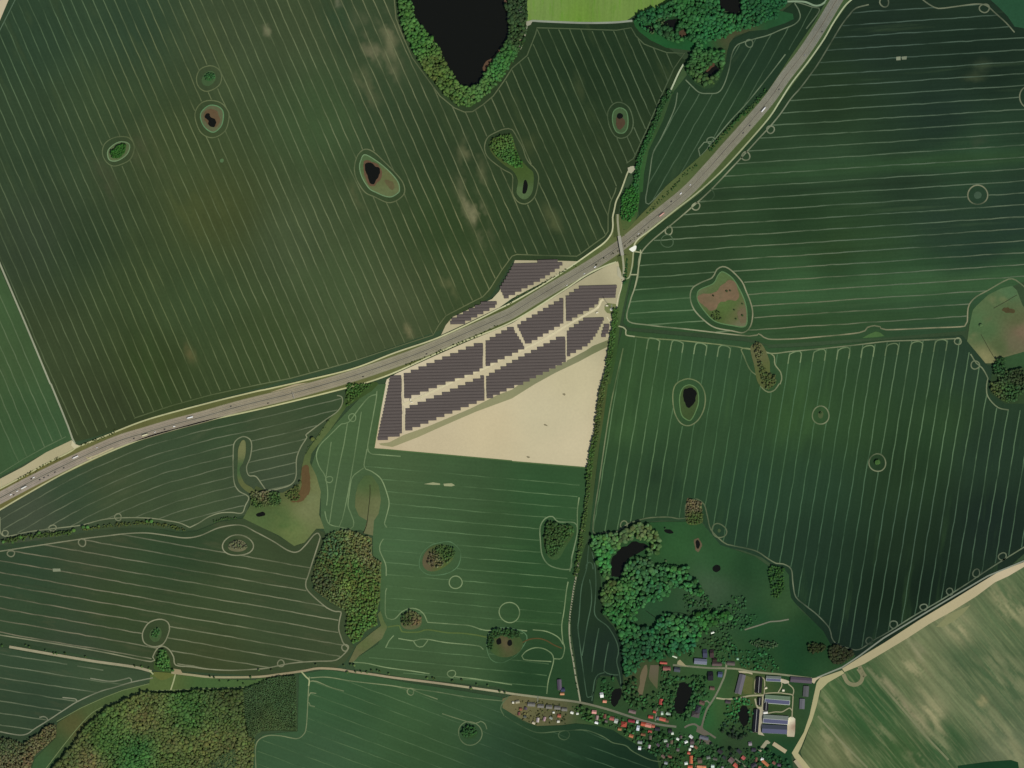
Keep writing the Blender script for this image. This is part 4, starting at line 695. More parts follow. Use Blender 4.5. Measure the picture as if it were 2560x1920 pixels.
strip('path', [smooth(q('z1840:1640:240 640 880 760 855 980 850 1150 870 1300 900 1310 1000 1300 1200 1290 1420'), False, 3), smooth(q('z1840:1640:240 1200 640 1310 740 1330 820 1310 900'), False, 3), smooth(q('z1840:1640:240 740 1320 900 1290 1060 1290 1150 1240 1240 1200 1290 1260'), False, 3), smooth(q('z1840:1640:240 970 840 1050 700 1050 610'), False, 3), smooth(q('z1840:1640:240 440 870 430 650 460 520 540 490 640 520 660 640 650 880'), False, 3)], 2.6, 7, M_TRACK, (152, 150, 118), 'narrow pale paths looping round the barns', var=0.15)
sheet('yard', q('z1840:1640:240 1030 520 1150 550 1220 580 1220 630 1120 640 1030 600'), 7, M_SOIL, Ctrl((180, 172, 146)), 'small pale apron beside the upper solar roofed barn', 8)
sheet('yard', q('z1840:1640:240 50 340 200 350 380 390 380 430 280 400 80 390'), 7, M_SOIL, Ctrl((170, 164, 132)), 'pale forecourt above the long grey barn', 8)
sheet('yard', q('z1840:1640:240 1730 520 1850 500 1990 470 1900 520 1850 560 1800 640 1740 600'), 7, M_SOIL, Ctrl((178, 168, 138)), 'pale junction where the eastern lane reaches the barns', 8)
sheet('yard', q('z1600:1500:320 650 1060 690 1030 740 1080 800 1140 860 1160 700 1130 640 1110'), 7, M_SOIL, Ctrl((150, 144, 108)), 'pale drive curving past the white walled cottage', 8)
strip('path', [smooth(q('z1600:1680:320 265 850 275 760 300 640 330 580'), False, 4), q('z1600:1680:320 950 1420 960 1560 960 1680'), smooth(q('z1600:1680:320 1550 1390 1650 1500 1790 1610 1850 1680'), False, 4), smooth(q('z1600:1680:320 1200 540 1160 500 1120 510 1090 560'), False, 4), q('t23 225 1040 218 1100'), q('t23 2010 465 2140 425 2230 395 t33 100 390 180 375')], 3.4, 7, M_TRACK, (112, 116, 96), 'narrow side lanes and drives in the village', var=0.2)
sheet('yard', q('z1600:1680:320 1030 1110 1150 1130 1270 1240 1240 1260 1000 1230 1010 1180'), 6.5, M_SOIL, Ctrl((96, 92, 80)), 'grey brown yard south of the village square', 6)
strip('path', [smooth(q('t20 125 195 180 180 240 184 600 198 870 195 1040 180'), False)], 5, 5, M_TRACK, (138, 146, 128), 'pale track along the foot of the vivid top field', var=0.3)
sheet('gravel_patch', q('t20 125 185 180 180 160 215 135 225 105 360 95 350 120 250'), 5, M_SOIL, Ctrl((150, 152, 130)), 'pale corner by the lakeside cottages', 8)
strip('path', [smooth(q('t30 160 14 260 12 330 20 400 48 450 45 490 20 510 -10'), False, 4)], 4.5, 5, M_TRACK, (128, 150, 120), 'pale track bending along the top of the wedge field', var=0.2)
strip('ditch', [smooth(q('t13 1140 440 1240 430 1260 480 1400 485 1480 465 1650 490 1780 495 1900 510 2000 530'), False)], 3.5, 5, M_TRACK, (84, 104, 56), 'weedy winding ditch across the green southern field', var=0.3)
strip('ditch', [smooth(q('t23 90 575 150 548 230 540 300 560 360 595 430 625'), False, 4)], 3, 5, M_TRACK, (84, 72, 42), 'brown ditch east of the pond grove in the southern field')
strip('ditch', [q('t23 1155 298 1240 360'), smooth(q('t23 1370 330 1410 312 1500 330 1590 360'), False)], 1.4, 5, M_TRACK, (26, 36, 24), 'dark ditches across the village pasture')
# ------------------------------------------------------------------ lake, ponds, kettle holes
def pond(pts, label, layer=7, name='pond', rnd=True):
    o = sheet(name, ragged(smooth(pts, True, 2), 0.4 if name == 'lake' else 1.5, 6, 5) if rnd else pts, layer, M_WATER, Ctrl((20, 21, 15)), label, 60)
    return o
def reed(pts, label, c=(98, 76, 58), layer=6): return sheet('reed_bed', ragged(smooth(pts, True, 2), 1.6, 5, 9), layer, M_GRASS, Ctrl(c), label, 8)
def rim(pts, c, label, layer=4.5): return sheet('meadow', smooth(pts, True, 3) if len(pts) < 26 else pts, layer, M_GRASS, Ctrl(c) if isinstance(c, tuple) else c, label, 8)
def rimline(pts, c, par=None): 
    strip('grass_rim', [('closed', smooth(pts, True, 3))], 2.4, 5, M_TRACK, c, 'pale grass rim round a kettle hole at ' + where(np.mean(np.array(pts), 0)))

# where things are, in words: nearest named place and compass side
PLACES = [(s[0], np.array(q(s[1])[0])) for s in (
    ('the big dark lake', 't10 1750 350'), ('the motorway bridge', 't21 935 430'), ('the mast', 't21 855 1015'), ('the bare triangle', 't22 300 350'), ('the wheat pond', 't22 1535 115'),
    ('the heart shaped meadow', 't21 1850 950'), ('the bent pond', 't22 930 1480'), ('the long pond', 't23 1480 1050'), ('the oval farm pond', 't23 2000 1200'), ('the round pasture pond', 't22 1765 1590'),
    ('the long grey barn', 't23 1970 930'), ('the village square', 't23 1630 1340'), ('the oval rough meadow', 't12 970 1050'), ('the sparse wood', 't13 780 50'), ('the large wood', 't03 1400 1350'),
    ('the track junction', 't02 650 520'), ('the vivid top field', 't20 700 80'), ('the north-eastern wood', 't20 1600 250'), ('the eastern meadow', 't31 2000 1100'), ('the village entrance', 't23 590 1085'),
    ('the cottage row', 't23 330 1150'), ('the brown beds', 't23 1180 880'), ('the two pronged pond', 't00 1830 1040'), ('the pear shaped pond', 't10 1010 1500'), ('the bent grove', 't20 60 1380'),
    ('the slanting grove', 't02 2050 1395'), ('the lane fork', 't03 1400 800'), ('the southern lane', 'z1600:1680:320 950 1500'), ('the diagonal lane', 'z1600:1680:320 1650 1500'),
    ('the blue grey hall', 'z1600:1500:320 1050 1080'), ('the white cottage', 'z1600:1500:320 460 1190'))]
def where(p):
    p = np.array(p)[:2]; d = [np.linalg.norm(p - c) for _, c in PLACES]; i = int(np.argmin(d)); dx, dy = p - PLACES[i][1]
    if d[i] < 14: return PLACES[i][0]
    a = (math.degrees(math.atan2(dx, dy)) + 360) % 360
    side = ('north', 'north-east', 'east', 'south-east', 'south', 'south-west', 'west', 'north-west')[int((a + 22.5) // 45) % 8]
    return ('just ' if d[i] < 40 else '' if d[i] < 110 else 'well ' if d[i] < 240 else 'far ') + side + ' of ' + PLACES[i][0]

LAKE = q('t10 1365 -60 1362 60 1368 130 1400 190 1470 280 1530 350 1600 450 1640 550 1700 640 1760 725 1850 757 1930 722 1980 630 2050 530 2120 430 2175 330 2186 250 2172 120 2150 60 2120 -60')
BELT = q('t10 1215 -60 1240 120 1270 260 1350 420 1400 520 1455 610 1560 735 1640 840 1740 910 1850 928 1950 860 2100 720 2212 560 t20 20 520 90 400 125 300 130 185 128 -60')
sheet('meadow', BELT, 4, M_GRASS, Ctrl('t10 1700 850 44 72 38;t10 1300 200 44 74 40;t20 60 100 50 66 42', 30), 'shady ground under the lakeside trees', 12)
pond(LAKE, 'big dark lake with a narrow southern tip', 6, 'lake')
reed(q('t10 1960 590 1985 540 2060 480 2125 400 2130 420 2080 490 2035 550 2010 610 1975 620'), 'brown reeds along the eastern shore of the lake', (92, 72, 54), 7)
reed(q('t10 1500 320 1530 335 1560 400 1600 440 1605 470 1570 450 1530 390'), 'brown reeds along the western shore of the lake', (92, 74, 56), 7)
reed(q('t10 1600 460 1640 560 1690 640 1720 690 1705 695 1650 610 1615 530'), 'thin brown reed fringe near the tip of the lake', (92, 78, 56), 7)
reed(q('t10 2160 -40 2180 60 2190 130 2180 140 2165 90 2140 -20'), 'brown reeds by the north-eastern shore of the lake', (96, 76, 60), 7)

GR = (72, 100, 62)
def island(ring_in, c, lab, rc=None):
    rim(q(ring_in), c, lab)
    if rc: strip('grass_rim', [('closed', smooth(q(ring_in), True, 3))], 2.6, 5.2, M_TRACK, rc, 'pale grass edge around the ' + lab)
island('t00 1810 612 1850 625 1866 670 1845 715 1800 745 1755 730 1742 690 1765 640', (66, 98, 62), 'round grassy hollow of the far north-west')
island('t00 1800 915 1870 915 1920 950 1930 1010 1910 1090 1850 1142 1790 1120 1745 1060 1735 980', (92, 100, 70), 'grassy bowl of the two pronged pond', (92, 130, 88))
island('t00 940 1290 1000 1240 1060 1225 1115 1245 1115 1300 1080 1350 1010 1390 950 1385 930 1340', (86, 108, 72), 'pale oval grass ring round a green thicket', (112, 138, 98))
island('t10 940 1337 1040 1390 1150 1480 1225 1570 1240 1640 t11 1225 10 1170 42 1110 35 1040 5 t10 980 1630 920 1540 895 1450 905 1390', Ctrl('t10 1000 1380 78 110 70;t10 1150 1550 96 106 66;t11 1150 10 96 116 76', 15), 'grassy bowl of the pear shaped pond', (108, 136, 96))
island('t10 2020 1280 2040 1200 2180 1155 2212 1170 t20 30 1270 70 1370 140 1450 185 1500 180 1640 t21 140 50 90 62 45 20 t20 40 1640 50 1560 10 1480 t10 2150 1430 2060 1350', Ctrl('t10 2100 1280 70 92 48;t20 100 1500 66 94 46;t21 90 20 80 110 70', 15), 'grassy floor of the bent grove')
island('t20 935 932 985 960 1002 1030 995 1110 960 1150 905 1140 875 1080 868 1010 885 955', (64, 94, 60), 'oval grassy bowl near the long hedge', (88, 120, 80))
island('t21 1600 880 1630 840 1740 790 1780 720 1820 690 1900 740 1960 830 2010 940 2030 1050 2015 1160 1890 1152 1760 1120 1680 1050 1610 950', Ctrl('t21 1700 900 82 108 64;t21 1850 830 84 108 66;t21 1900 960 80 108 60;t21 1850 1000 78 110 58;t21 1780 1080 76 104 54;t21 1930 1080 88 106 62;t21 1990 1050 112 102 76;t21 1820 730 84 116 70;t21 1970 1140 112 112 84;t21 1640 870 90 110 74', 9), 'brown and green floor of the heart shaped meadow', (92, 124, 80))
island('t22 1450 100 1480 30 1540 8 1600 50 1612 150 1590 230 1555 300 1525 315 1470 275 1450 190', Ctrl((62, 88, 50)), 'grassy bowl of the oval pond in the tall wheat', (92, 124, 76))
island('t31 -150 1340 -60 1310 10 1450 20 1560 60 1600 60 1659 t32 20 30 -30 40 t31 -90 1640 -120 1500', Ctrl('t31 -110 1400 92 96 62;t31 -20 1560 86 104 60;t31 20 1620 84 100 58', 12), 'rough brown ground under the grove between the eastern fields')
rim(ellipse(q('t31 1812 28')[0], 9.5, 9.5, 0, 20, .03, 1), (62, 90, 70), 'small green disc inside a ring track in the dark eastern field')
rim(ellipse(q('t32 455 266')[0], 7, 9, 0, 18, .06, 2), (72, 94, 60), 'small grass spot inside the north-western ring track of the tall wheat')
rim(ellipse(q('t12 1570 1500')[0], 40, 32, .5, 26, .06, 3), Ctrl('t12 1500 1540 96 88 64;t12 1600 1580 80 104 54;t12 1600 1450 66 96 52', 10), 'brown floor of the grove in the green southern field')
rim(q('t22 285 1250 320 1180 400 1215 515 1225 535 1290 470 1400 400 1510 320 1500 275 1380'), Ctrl('t22 380 1300 60 80 44;t22 450 1450 60 96 56', 15), 'grassy floor of the grove by the straight lane')
rim(ellipse(q('t13 1340 385')[0], 25, 25, 0, 22, .06, 4), (90, 96, 64), 'floor of the small grove west of the winding ditch')
rim(ellipse(q('t13 2150 585')[0], 45, 33, 0, 26, .05, 5), Ctrl('t13 2060 640 60 92 50;t13 2150 590 88 80 56;t13 2100 620 64 84 48;t23 40 560 62 88 50', 8), 'brown wet floor of the grove with twin ponds')
rim(ellipse(q('t02 2052 1400')[0], 25, 14, 0, 20, .06, 6), (104, 104, 76), 'bare floor of the grove in the slanting field')
rim(ellipse(q('t03 1345 505')[0], 14, 20, -.45, 20, .06, 7), (68, 98, 60), 'small grassy hollow north of the lane fork', 4.5)
rim(ellipse(q('t13 1848 1355')[0], 19, 17, 0, 20, .06, 8), (48, 80, 48), 'floor of the small round grove in the bottom field')
rim(q('t02 2060 560 2090 490 2120 500 2122 600 2100 680 2070 740 2110 850 2180 900 t12 0 950 t02 2150 940 2080 880 2050 800 2055 650'), Ctrl('t02 2090 560 112 118 76;t02 2080 750 70 104 64;t02 2100 860 92 104 62', 12), 'long narrow grassy tongue reaching into the curved field')
rim(q('t22 1510 1000 1560 1000 1630 1020 1640 1100 1640 1200 1510 1200'), Ctrl('t22 1570 1050 96 88 62;t22 1580 1150 72 92 52', 12), 'rough finger of ground poking into the tall wheat')
rim(q('t03 1330 800 1350 700 1380 640 1420 640 1460 700 1480 780 1500 830 1420 830'), (60, 92, 46), 'grassy floor of the copse at the lane fork')
rim(q('t03 1330 830 1480 840 1500 860 1400 900 1330 860'), (96, 112, 58), 'dry yellow grass at the lane fork')
rim(ellipse(q('t22 1790 1268')[0], 4, 5, 0, 12, .05, 1), (66, 92, 58), 'tiny grass spot inside the small ring track by the pasture')
rim(ellipse(q('t00 1917 1388')[0], 5, 5, 0, 14, .05, 2), (80, 116, 76), 'tiny pale green spot in the north-western field', 4.5)

HB = Ctrl((116, 98, 74)).worn([('t21 1800 880', 60, 60, (98, 92, 66), .7)], .3, 10, 8)
sheet('bare_patch', ragged(smooth(q('t21 1605 910 1650 880 1760 862 1830 790 1890 762 1935 800 1962 890 1940 930 1880 940 1800 955 1760 1015 1710 1025 1650 980'), True, 3), 2.2, 9, 3), 6, M_GRASS, HB, 'large brown bare patch in the heart shaped meadow', 5)
sheet('bare_patch', ragged(smooth(q('t21 1945 1040 1990 1010 2025 1030 2020 1110 1985 1140 1960 1100'), True, 3), 2, 8, 4), 6, M_GRASS, Ctrl((108, 100, 74)), 'small brown bare patch at the right side of the heart shaped meadow', 5)
reed(q('t00 1770 960 1830 945 1880 970 1900 1040 1880 1090 1830 1100 1780 1060 1760 1010'), 'brown reeds of the two pronged pond', (98, 82, 58))
pond(q('t00 1768 998 1790 978 1812 985 1815 1010 1835 1020 1858 1035 1866 1065 1850 1098 1815 1096 1800 1070 1803 1045 1790 1028 1772 1020'), 'black two pronged pond of the north-western kettle hole', 7)
reed(q('t10 930 1400 990 1395 1070 1440 1085 1510 1060 1570 1010 1610 970 1590 935 1500'), 'brown reed belt of the pear shaped pond', (98, 78, 58))
pond(q('t10 940 1420 990 1410 1030 1440 1070 1460 1068 1510 1040 1555 1015 1592 980 1572 955 1500'), 'black ragged water of the pear shaped pond', 7)
reed(q('t10 1110 1560 1150 1560 1195 1590 1190 1640 1150 1620'), 'brown reeds at the lower end of the pear shaped bowl', (92, 88, 58))
pond(q('t20 108 1560 125 1555 135 1600 128 1659 t21 112 20 92 10 t20 95 1610'), 'small dark pond at the foot of the bent grove', 7)
reed(q('t20 900 1015 960 1020 980 1060 965 1100 930 1120 905 1090'), 'brown reeds in the oval bowl near the hedge', (76, 62, 46))
pond(ellipse(q('t20 932 1003')[0], 7.5, 7.5, 0, 16, .05, 1), 'round black pond in the oval bowl near the hedge', 7, rnd=False)
pond(q('t22 1485 60 1510 38 1560 38 1590 60 1592 110 1570 170 1530 205 1500 180 1482 120'), 'black oval pond in the tall wheat', 7)
for s, lab in (('t22 860 1659 858 1520 900 1470 940 1420 1000 1400 1050 1360 1090 1365 1180 1400 1130 1440 1080 1470 1020 1500 980 1550 940 1659 t23 930 10 875 5', 'bent black village pond north of the wood'),
               ('t23 1440 940 1490 920 1545 965 1560 990 1520 1100 1480 1180 1440 1190 1400 1160 1402 1090 1420 1030', 'long black pond in the middle of the village'), ('t23 1960 1160 1995 1120 2030 1130 2048 1190 2040 1270 2000 1300 1970 1260 1955 1210', 'black oval pond beside the barns'),
               ('t23 870 1000 930 970 950 1010 920 1090 880 1130 850 1080', 'dark pond hidden among trees by the village farmstead'), ('t22 1735 1580 1765 1562 1795 1580 1795 1612 1765 1625 1740 1610', 'small round black pond on the village pasture'),
               ('t22 1315 1262 1360 1258 1395 1285 1365 1295 1325 1280', 'small brown pool at the top of the village pasture'), ('t22 1590 1360 1610 1350 1625 1390 1610 1425 1592 1400', 'narrow brown pool in the pasture hedge'),
               ('t20 1130 240 1160 222 1215 230 1222 262 1180 275 1140 262', 'small black pool in the western part of the north-eastern wood'), ('t20 1280 200 1340 175 1420 170 1410 220 1395 330 1380 250 1320 230', 'black forked pool inside the north-eastern wood'),
               ('t20 1790 -30 1790 30 1830 85 1900 115 1945 125 1970 80 1960 0 1940 -40', 'black pond at the top edge inside the north-eastern wood'), ('t20 1650 630 1700 600 1740 555 1780 580 1785 610 1740 640 1715 670 1690 640', 'jagged black pool in the southern lobe of the north-eastern wood'),
               ('t22 330 1300 370 1300 400 1330 430 1340 435 1370 410 1375 370 1345', 'black slit of a pond in the grove by the straight lane'), ('t13 2085 550 2110 540 2120 580 2095 595 2078 580', 'left one of twin black ponds in the southern grove'), ('t13 2180 560 2205 555 2212 590 2190 605 2175 590', 'right one of twin black ponds in the southern grove'),
               ('t12 5 1125 60 1105 75 1135 20 1150', 'small dark pool below the thicket in the mown meadow')):
    pond(q(s), lab, 7)
reed(q('t22 1575 1350 1610 1335 1640 1380 1625 1440 1600 1450 1580 1410'), 'brown reeds round the narrow pasture pool', (92, 84, 62), 6)
reed(q('t20 1710 520 1745 515 1745 570 1700 610 1680 615 1715 560'), 'rusty reeds beside the jagged pool', (82, 62, 46), 7.4)
reed(q('t20 1450 270 1490 260 1500 300 1475 330 1445 310'), 'rusty brown clearing in the north-eastern wood', (76, 62, 46), 7)
reed(q('t31 2020 1020 2060 1000 2130 1020 2120 1045 2050 1040'), 'dark brown hollow in the eastern meadow', (72, 66, 42), 6)
reed(q('t12 395 740 430 700 455 710 465 800 465 920 430 980 380 1020 300 1010 340 960 390 900'), 'brown reed bed in the mown meadow', (92, 76, 48), 6)
strip('ditch', [q('t31 1950 1005 2050 950 2150 890'), q('t31 1840 1230 1900 1340 1950 1425')], 1.4, 6, M_TRACK, (58, 64, 44), 'two thin dark ditches in the eastern meadow')

# ------------------------------------------------------------------ trees
def ico(sub):
    bm = bmesh.new(); bmesh.ops.create_icosphere(bm, subdivisions=sub, radius=1)
    V = np.array([v.co[:] for v in bm.verts]); F = np.array([[v.index for v in f.verts] for f in bm.faces]); bm.free(); return V, F
def crown_shape(sub, seed, nleaf, flat=0.55, low=-0.45, rough=0.17):
    """a crown of unit radius: lumpy body with leaf clumps standing off it"""
    r = np.random.default_rng(seed); V, F = ico(sub)
    lob = r.normal(size=(9, 3)); lob /= np.linalg.norm(lob, axis=1, keepdims=True)
    k = 0.8 + rough * 1.6 * np.clip((V @ lob.T).max(1) - 0.72, 0, 1) * 3 + r.normal(0, rough * .3, len(V))
    V = V * k[:, None]; V[:, 2] *= flat
    keep = V[F].mean(1)[:, 2] > low; F = F[keep]
    used = np.unique(F); mp = -np.ones(len(V), int); mp[used] = np.arange(len(used)); V = V[used]; F = mp[F]
    if nleaf:
        d = r.normal(size=(nleaf, 3)); d[:, 2] = np.abs(d[:, 2]) * 0.9 - 0.15; d /= np.linalg.norm(d, axis=1, keepdims=True)
        c = d * r.uniform(0.8, 1.0, (nleaf, 1)); c[:, 2] *= flat
        a = r.normal(size=(nleaf, 3)); a /= np.linalg.norm(a, axis=1, keepdims=True); b = np.cross(d, a); b /= np.linalg.norm(b, axis=1, keepdims=True) + 1e-9
        s = r.uniform(0.07, 0.2, (nleaf, 1))
        T = np.stack([c + a * s, c - a * s * .5 + b * s * .9, c - a * s * .5 - b * s * .9], 1).reshape(-1, 3)
        F = np.concatenate([F, np.arange(nleaf * 3).reshape(-1, 3) + len(V)]); V = np.concatenate([V, T])
    return V, F
SHAPES_S = [crown_shape(1, 100 + i, 16, 0.40, -0.4, 0.22) for i in range(8)]
SHAPES_C = [crown_shape(1, 200 + i, 14, 1.5, -0.8, 0.12) for i in range(4)]
SHAPES_M = [crown_shape(2, 300 + i, 50, 0.5, -0.5) for i in range(6)]

def scatter(loops, spacing, jit=0.38, seed=0):
    r = np.random.default_rng(seed); L = np.concatenate([np.asarray(l, float) for l in loops]); lo, hi = L.min(0), L.max(0)
    gx, gy = np.meshgrid(np.arange(lo[0], hi[0] + spacing, spacing), np.arange(lo[1], hi[1] + spacing, spacing * .87))
    gx = gx + (np.arange(gx.shape[0]) % 2)[:, None] * spacing / 2
    P = np.stack([gx.ravel(), gy.ravel()], 1); P += r.uniform(-jit, jit, P.shape) * spacing
    return P[inside(P, loops)]
def crowns(P, R, H, C, shapes, seed=0, squash=None):
    """one mesh of many crowns: place, radius, crown-centre height, colour"""
    r = np.random.default_rng(seed); Vs, Fs, Cs = [], [], []; n0 = 0
    for i in range(len(P)):
        V, F = shapes[r.integers(len(shapes))]; a = r.uniform(0, 6.283); st_ = r.uniform(.78, 1.3); ca, sa = math.cos(a), math.sin(a); V = V * np.array([st_, 1 / st_, r.uniform(.8, 1.2)])
        W = np.empty_like(V); W[:, 0] = (V[:, 0] * ca - V[:, 1] * sa) * R[i] + P[i, 0]; W[:, 1] = (V[:, 0] * sa + V[:, 1] * ca) * R[i] + P[i, 1]; W[:, 2] = V[:, 2] * R[i] + H[i]
        Vs.append(W); Fs.append(F + n0); n0 += len(V); Cs.append(np.repeat(C[i][None], len(V), 0))
    return np.concatenate(Vs), np.concatenate(Fs), np.concatenate(Cs)
TREE_GAIN = 1.25
TINT = np.array([0.86, 1.0, 1.0])
def tree_colours(P, ctrl, r, hue, seed):
    n = len(P); pat = vnoise(P[:, 0], P[:, 1], 26, seed) * .6 + vnoise(P[:, 0], P[:, 1], 11, seed + 3) * .4
    return ctrl(P) * TINT * TREE_GAIN * 1.06 * (0.74 + 0.52 * pat)[:, None] * np.exp(r.normal(0, hue * .5, (n, 1))) * np.exp(r.normal(0, hue * .3, (n, 3)))
def wood(name, loops, spacing, rr, hh, ctrl, label, seed=0, dens=1.0, hue=0.22, shapes=None, kind='stuff', cat=None, fill=True):
    """a closed canopy: crowns of mixed size that run into each other, and a lower storey filling between them"""
    P = scatter(loops, spacing, .46, seed=seed); r = np.random.default_rng(seed + 50)
    if dens < 1: P = P[r.random(len(P)) < dens]
    n = len(P); R = rr[0] + (rr[1] - rr[0]) * r.beta(1.6, 1.9, n) * 1.15; R = np.where(r.random(n) < .08, R * 1.3, R)
    H = np.maximum(hh[0] * .45 + hh[1] * .55 + r.normal(0, (hh[1] - hh[0]) * .13, n) + (R - rr[0]) * .5 - R * .4, R * .45)
    if fill:
        P2 = scatter(loops, spacing * .8, .48, seed=seed + 9); P2 = P2[r.random(len(P2)) < min(1, dens * 1.0)]; n2 = len(P2)
        R2 = r.uniform(rr[0] * .6, rr[1] * .62, n2); H2 = np.maximum(hh[0] * .60 + hh[1] * .36 + r.normal(0, .6, n2) - R2 * .4, R2 * .4)
        P, R, H = np.concatenate([P, P2]), np.concatenate([R, R2]), np.concatenate([H, H2])
    C = tree_colours(P, ctrl, r, hue, seed)
    V, F, Cc = crowns(P, R, H, C, shapes or SHAPES_S, seed)
    o = link(name, mesh_from(name, V, F, M_LEAF, Cc, True)); tag(o, label, cat, kind=kind)
    return o, n
G1 = Ctrl('t10 1300 100 66 104 52;t10 1400 400 62 104 50;t10 1500 600 80 100 50;t10 1650 830 74 100 50;t10 1900 850 70 104 54;t10 2150 550 58 102 52;t20 60 100 50 70 44;t20 60 300 52 72 42', 25)
wood('woodland', [BELT, smooth(LAKE, True, 5)], 7.6, (3.2, 6.6), (9, 11.5), G1, 'ring of green trees around the big dark lake', 1)
W2 = q('t20 1050 180 1110 115 1250 75 1350 32 1440 -50 1780 -50 1785 60 1850 130 1960 140 1990 60 1960 -50 2212 -60 t30 190 -40 150 60 90 90 215 120 222 165 150 200 0 250 t20 2212 255 2050 270 1930 310 1880 370 1860 440 1840 560 1790 690 1740 755 1660 770 1580 720 1500 620 1490 560 1560 440 1420 422 1330 412 1200 350 1100 275 1060 225')
holes2 = [smooth(q(s), True, 4) for s in ('t20 1130 240 1160 222 1215 230 1222 262 1180 275 1140 262', 't20 1280 200 1340 175 1420 170 1410 220 1395 330 1380 250 1320 230', 't20 1650 630 1700 600 1740 555 1780 580 1785 610 1740 640 1715 670 1690 640', 't20 1450 270 1490 260 1500 300 1475 330 1445 310')]
sheet('meadow', W2, 5, M_GRASS, Ctrl('t20 1300 350 34 92 50;t20 1600 360 34 96 52;t20 1900 280 70 78 52;t20 1500 200 30 50 30;t30 100 200 36 84 50;t20 1250 300 36 88 46;t20 1700 700 44 74 46', 20), 'green ground under and around the north-eastern wood', 12)
W2t = q('t20 1055 190 1110 115 1250 75 1350 32 1440 -50 1780 -50 1785 60 1850 130 1960 140 1990 60 1960 -50 2212 -60 t30 190 -40 150 60 90 90 100 150 0 180 t20 2212 190 2050 250 1900 290 1840 330 1700 380 1620 440 1840 450 1830 560 1780 690 1730 740 1660 750 1590 710 1510 620 1500 560 1570 440 1600 380 1500 350 1400 380 1250 300 1120 230')
G2 = Ctrl('t20 1200 130 40 92 54;t20 1500 150 46 92 48;t20 1300 250 44 76 44;t20 1700 300 42 96 54;t20 1900 150 46 96 52;t20 2100 150 40 84 50;t20 1650 550 54 92 50;t20 1650 700 62 84 48;t30 60 100 36 84 50', 25)
holes2 = [np.array(h).mean(0) + (np.array(h) - np.array(h).mean(0)) * 1.35 for h in holes2]
wood('woodland', [W2t] + holes2, 8.0, (3.6, 7.2), (10, 13), G2, 'dense dark green wood with hidden pools at the top right of centre', 2, 0.94)
W3 = q('t12 610 1300 700 1270 800 1265 900 1285 930 1310 1000 1330 1000 1480 1080 1545 1080 1659 t13 1068 200 1040 330 1050 420 940 480 900 560 840 585 780 500 785 310 640 225 500 120 490 40 t12 500 1600 530 1500 570 1420')
sheet('meadow', W3, 4, M_GRASS, Ctrl('t12 700 1400 84 98 56;t12 900 1400 100 100 60;t13 800 100 92 104 56;t13 900 400 76 98 50;t12 650 1600 92 96 56;t13 600 60 60 70 42', 22), 'brown green floor of the sparse wood', 10)
G3 = Ctrl('t12 680 1400 64 92 60;t12 850 1350 102 104 62;t12 960 1500 96 92 60;t12 700 1600 72 96 48;t13 600 60 64 76 52;t13 800 60 92 112 56;t13 950 150 76 102 48;t13 700 190 84 96 58;t13 950 420 70 104 50;t12 850 1600 68 106 50', 18)
wood('woodland', [W3], 6.2, (2.0, 4.6), (4, 9), G3, 'sparse mixed wood of brown and green trees in the south', 3, 0.7, 0.26)
W4 = q('t03 440 1700 500 1620 600 1500 660 1420 730 1330 800 1245 900 1160 1050 1085 1230 1003 1400 1022 1600 1010 1700 985 1900 990 2095 985 2110 1200 2140 1400 2175 1390 2200 1420 2180 1740 400 1740')
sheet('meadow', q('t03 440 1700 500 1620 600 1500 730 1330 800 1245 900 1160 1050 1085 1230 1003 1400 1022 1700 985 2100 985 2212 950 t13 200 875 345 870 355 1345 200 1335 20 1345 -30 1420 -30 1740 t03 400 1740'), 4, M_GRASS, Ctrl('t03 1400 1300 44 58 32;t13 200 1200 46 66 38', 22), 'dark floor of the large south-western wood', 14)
G4 = Ctrl('t03 1300 1080 84 90 50;t03 1600 1120 62 96 48;t03 900 1250 70 94 48;t03 1250 1250 92 88 50;t03 1650 1250 62 94 48;t03 1900 1150 68 86 48;t03 900 1450 62 94 46;t03 1200 1500 56 96 50;t03 1150 1600 58 98 50;t03 750 1600 104 92 58;t03 1500 1450 86 90 50;t03 1800 1450 90 92 50;t03 650 1580 74 86 50;t03 2000 1550 84 88 50;t03 1450 1620 72 92 48;t03 1980 1050 64 78 44', 22)
wood('woodland', [W4], 6.6, (2.8, 6.0), (10.5, 12.5), G4, 'large mottled brown and green wood in the bottom left', 4, 0.99, 0.2)
PL = q('t03 2098 985 2212 945 t13 100 895 200 872 345 868 355 1335 200 1330 60 1335 10 1370 -30 1420 t03 2150 1380 2110 1200')
wood('plantation', [PL], 3.2, (1.4, 2.2), (7, 8.6), Ctrl('t13 200 1100 64 90 56;t03 2150 1150 60 82 52;t13 100 1250 74 92 56', 30), 'even dark plantation of close set trees beside the big wood', 5, 0.97, 0.16, SHAPES_S + SHAPES_C)
wood('plantation', [q('t03 1860 1580 2030 1500 2050 1600 2040 1740 1800 1740 1800 1640')], 3.4, (1.5, 2.0), (11, 12.5), Ctrl((62, 84, 54)), 'dark block of conifers at the bottom of the big wood', 15, 0.9, 0.16, SHAPES_C)
W5 = q('t03 -60 1400 60 1402 200 1450 300 1390 440 1280 488 1290 485 1390 400 1470 300 1550 260 1680 220 1740 -60 1740')
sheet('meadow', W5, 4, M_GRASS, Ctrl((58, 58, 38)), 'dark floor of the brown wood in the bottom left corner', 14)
wood('woodland', [W5], 5.6, (2.2, 4.6), (7, 10), Ctrl('t03 150 1500 72 80 52;t03 350 1380 96 88 58;t03 100 1620 92 84 58;t03 250 1600 104 88 60;t03 30 1450 62 76 50', 18), 'brownish wood in the bottom left corner', 6, 0.85, 0.22)
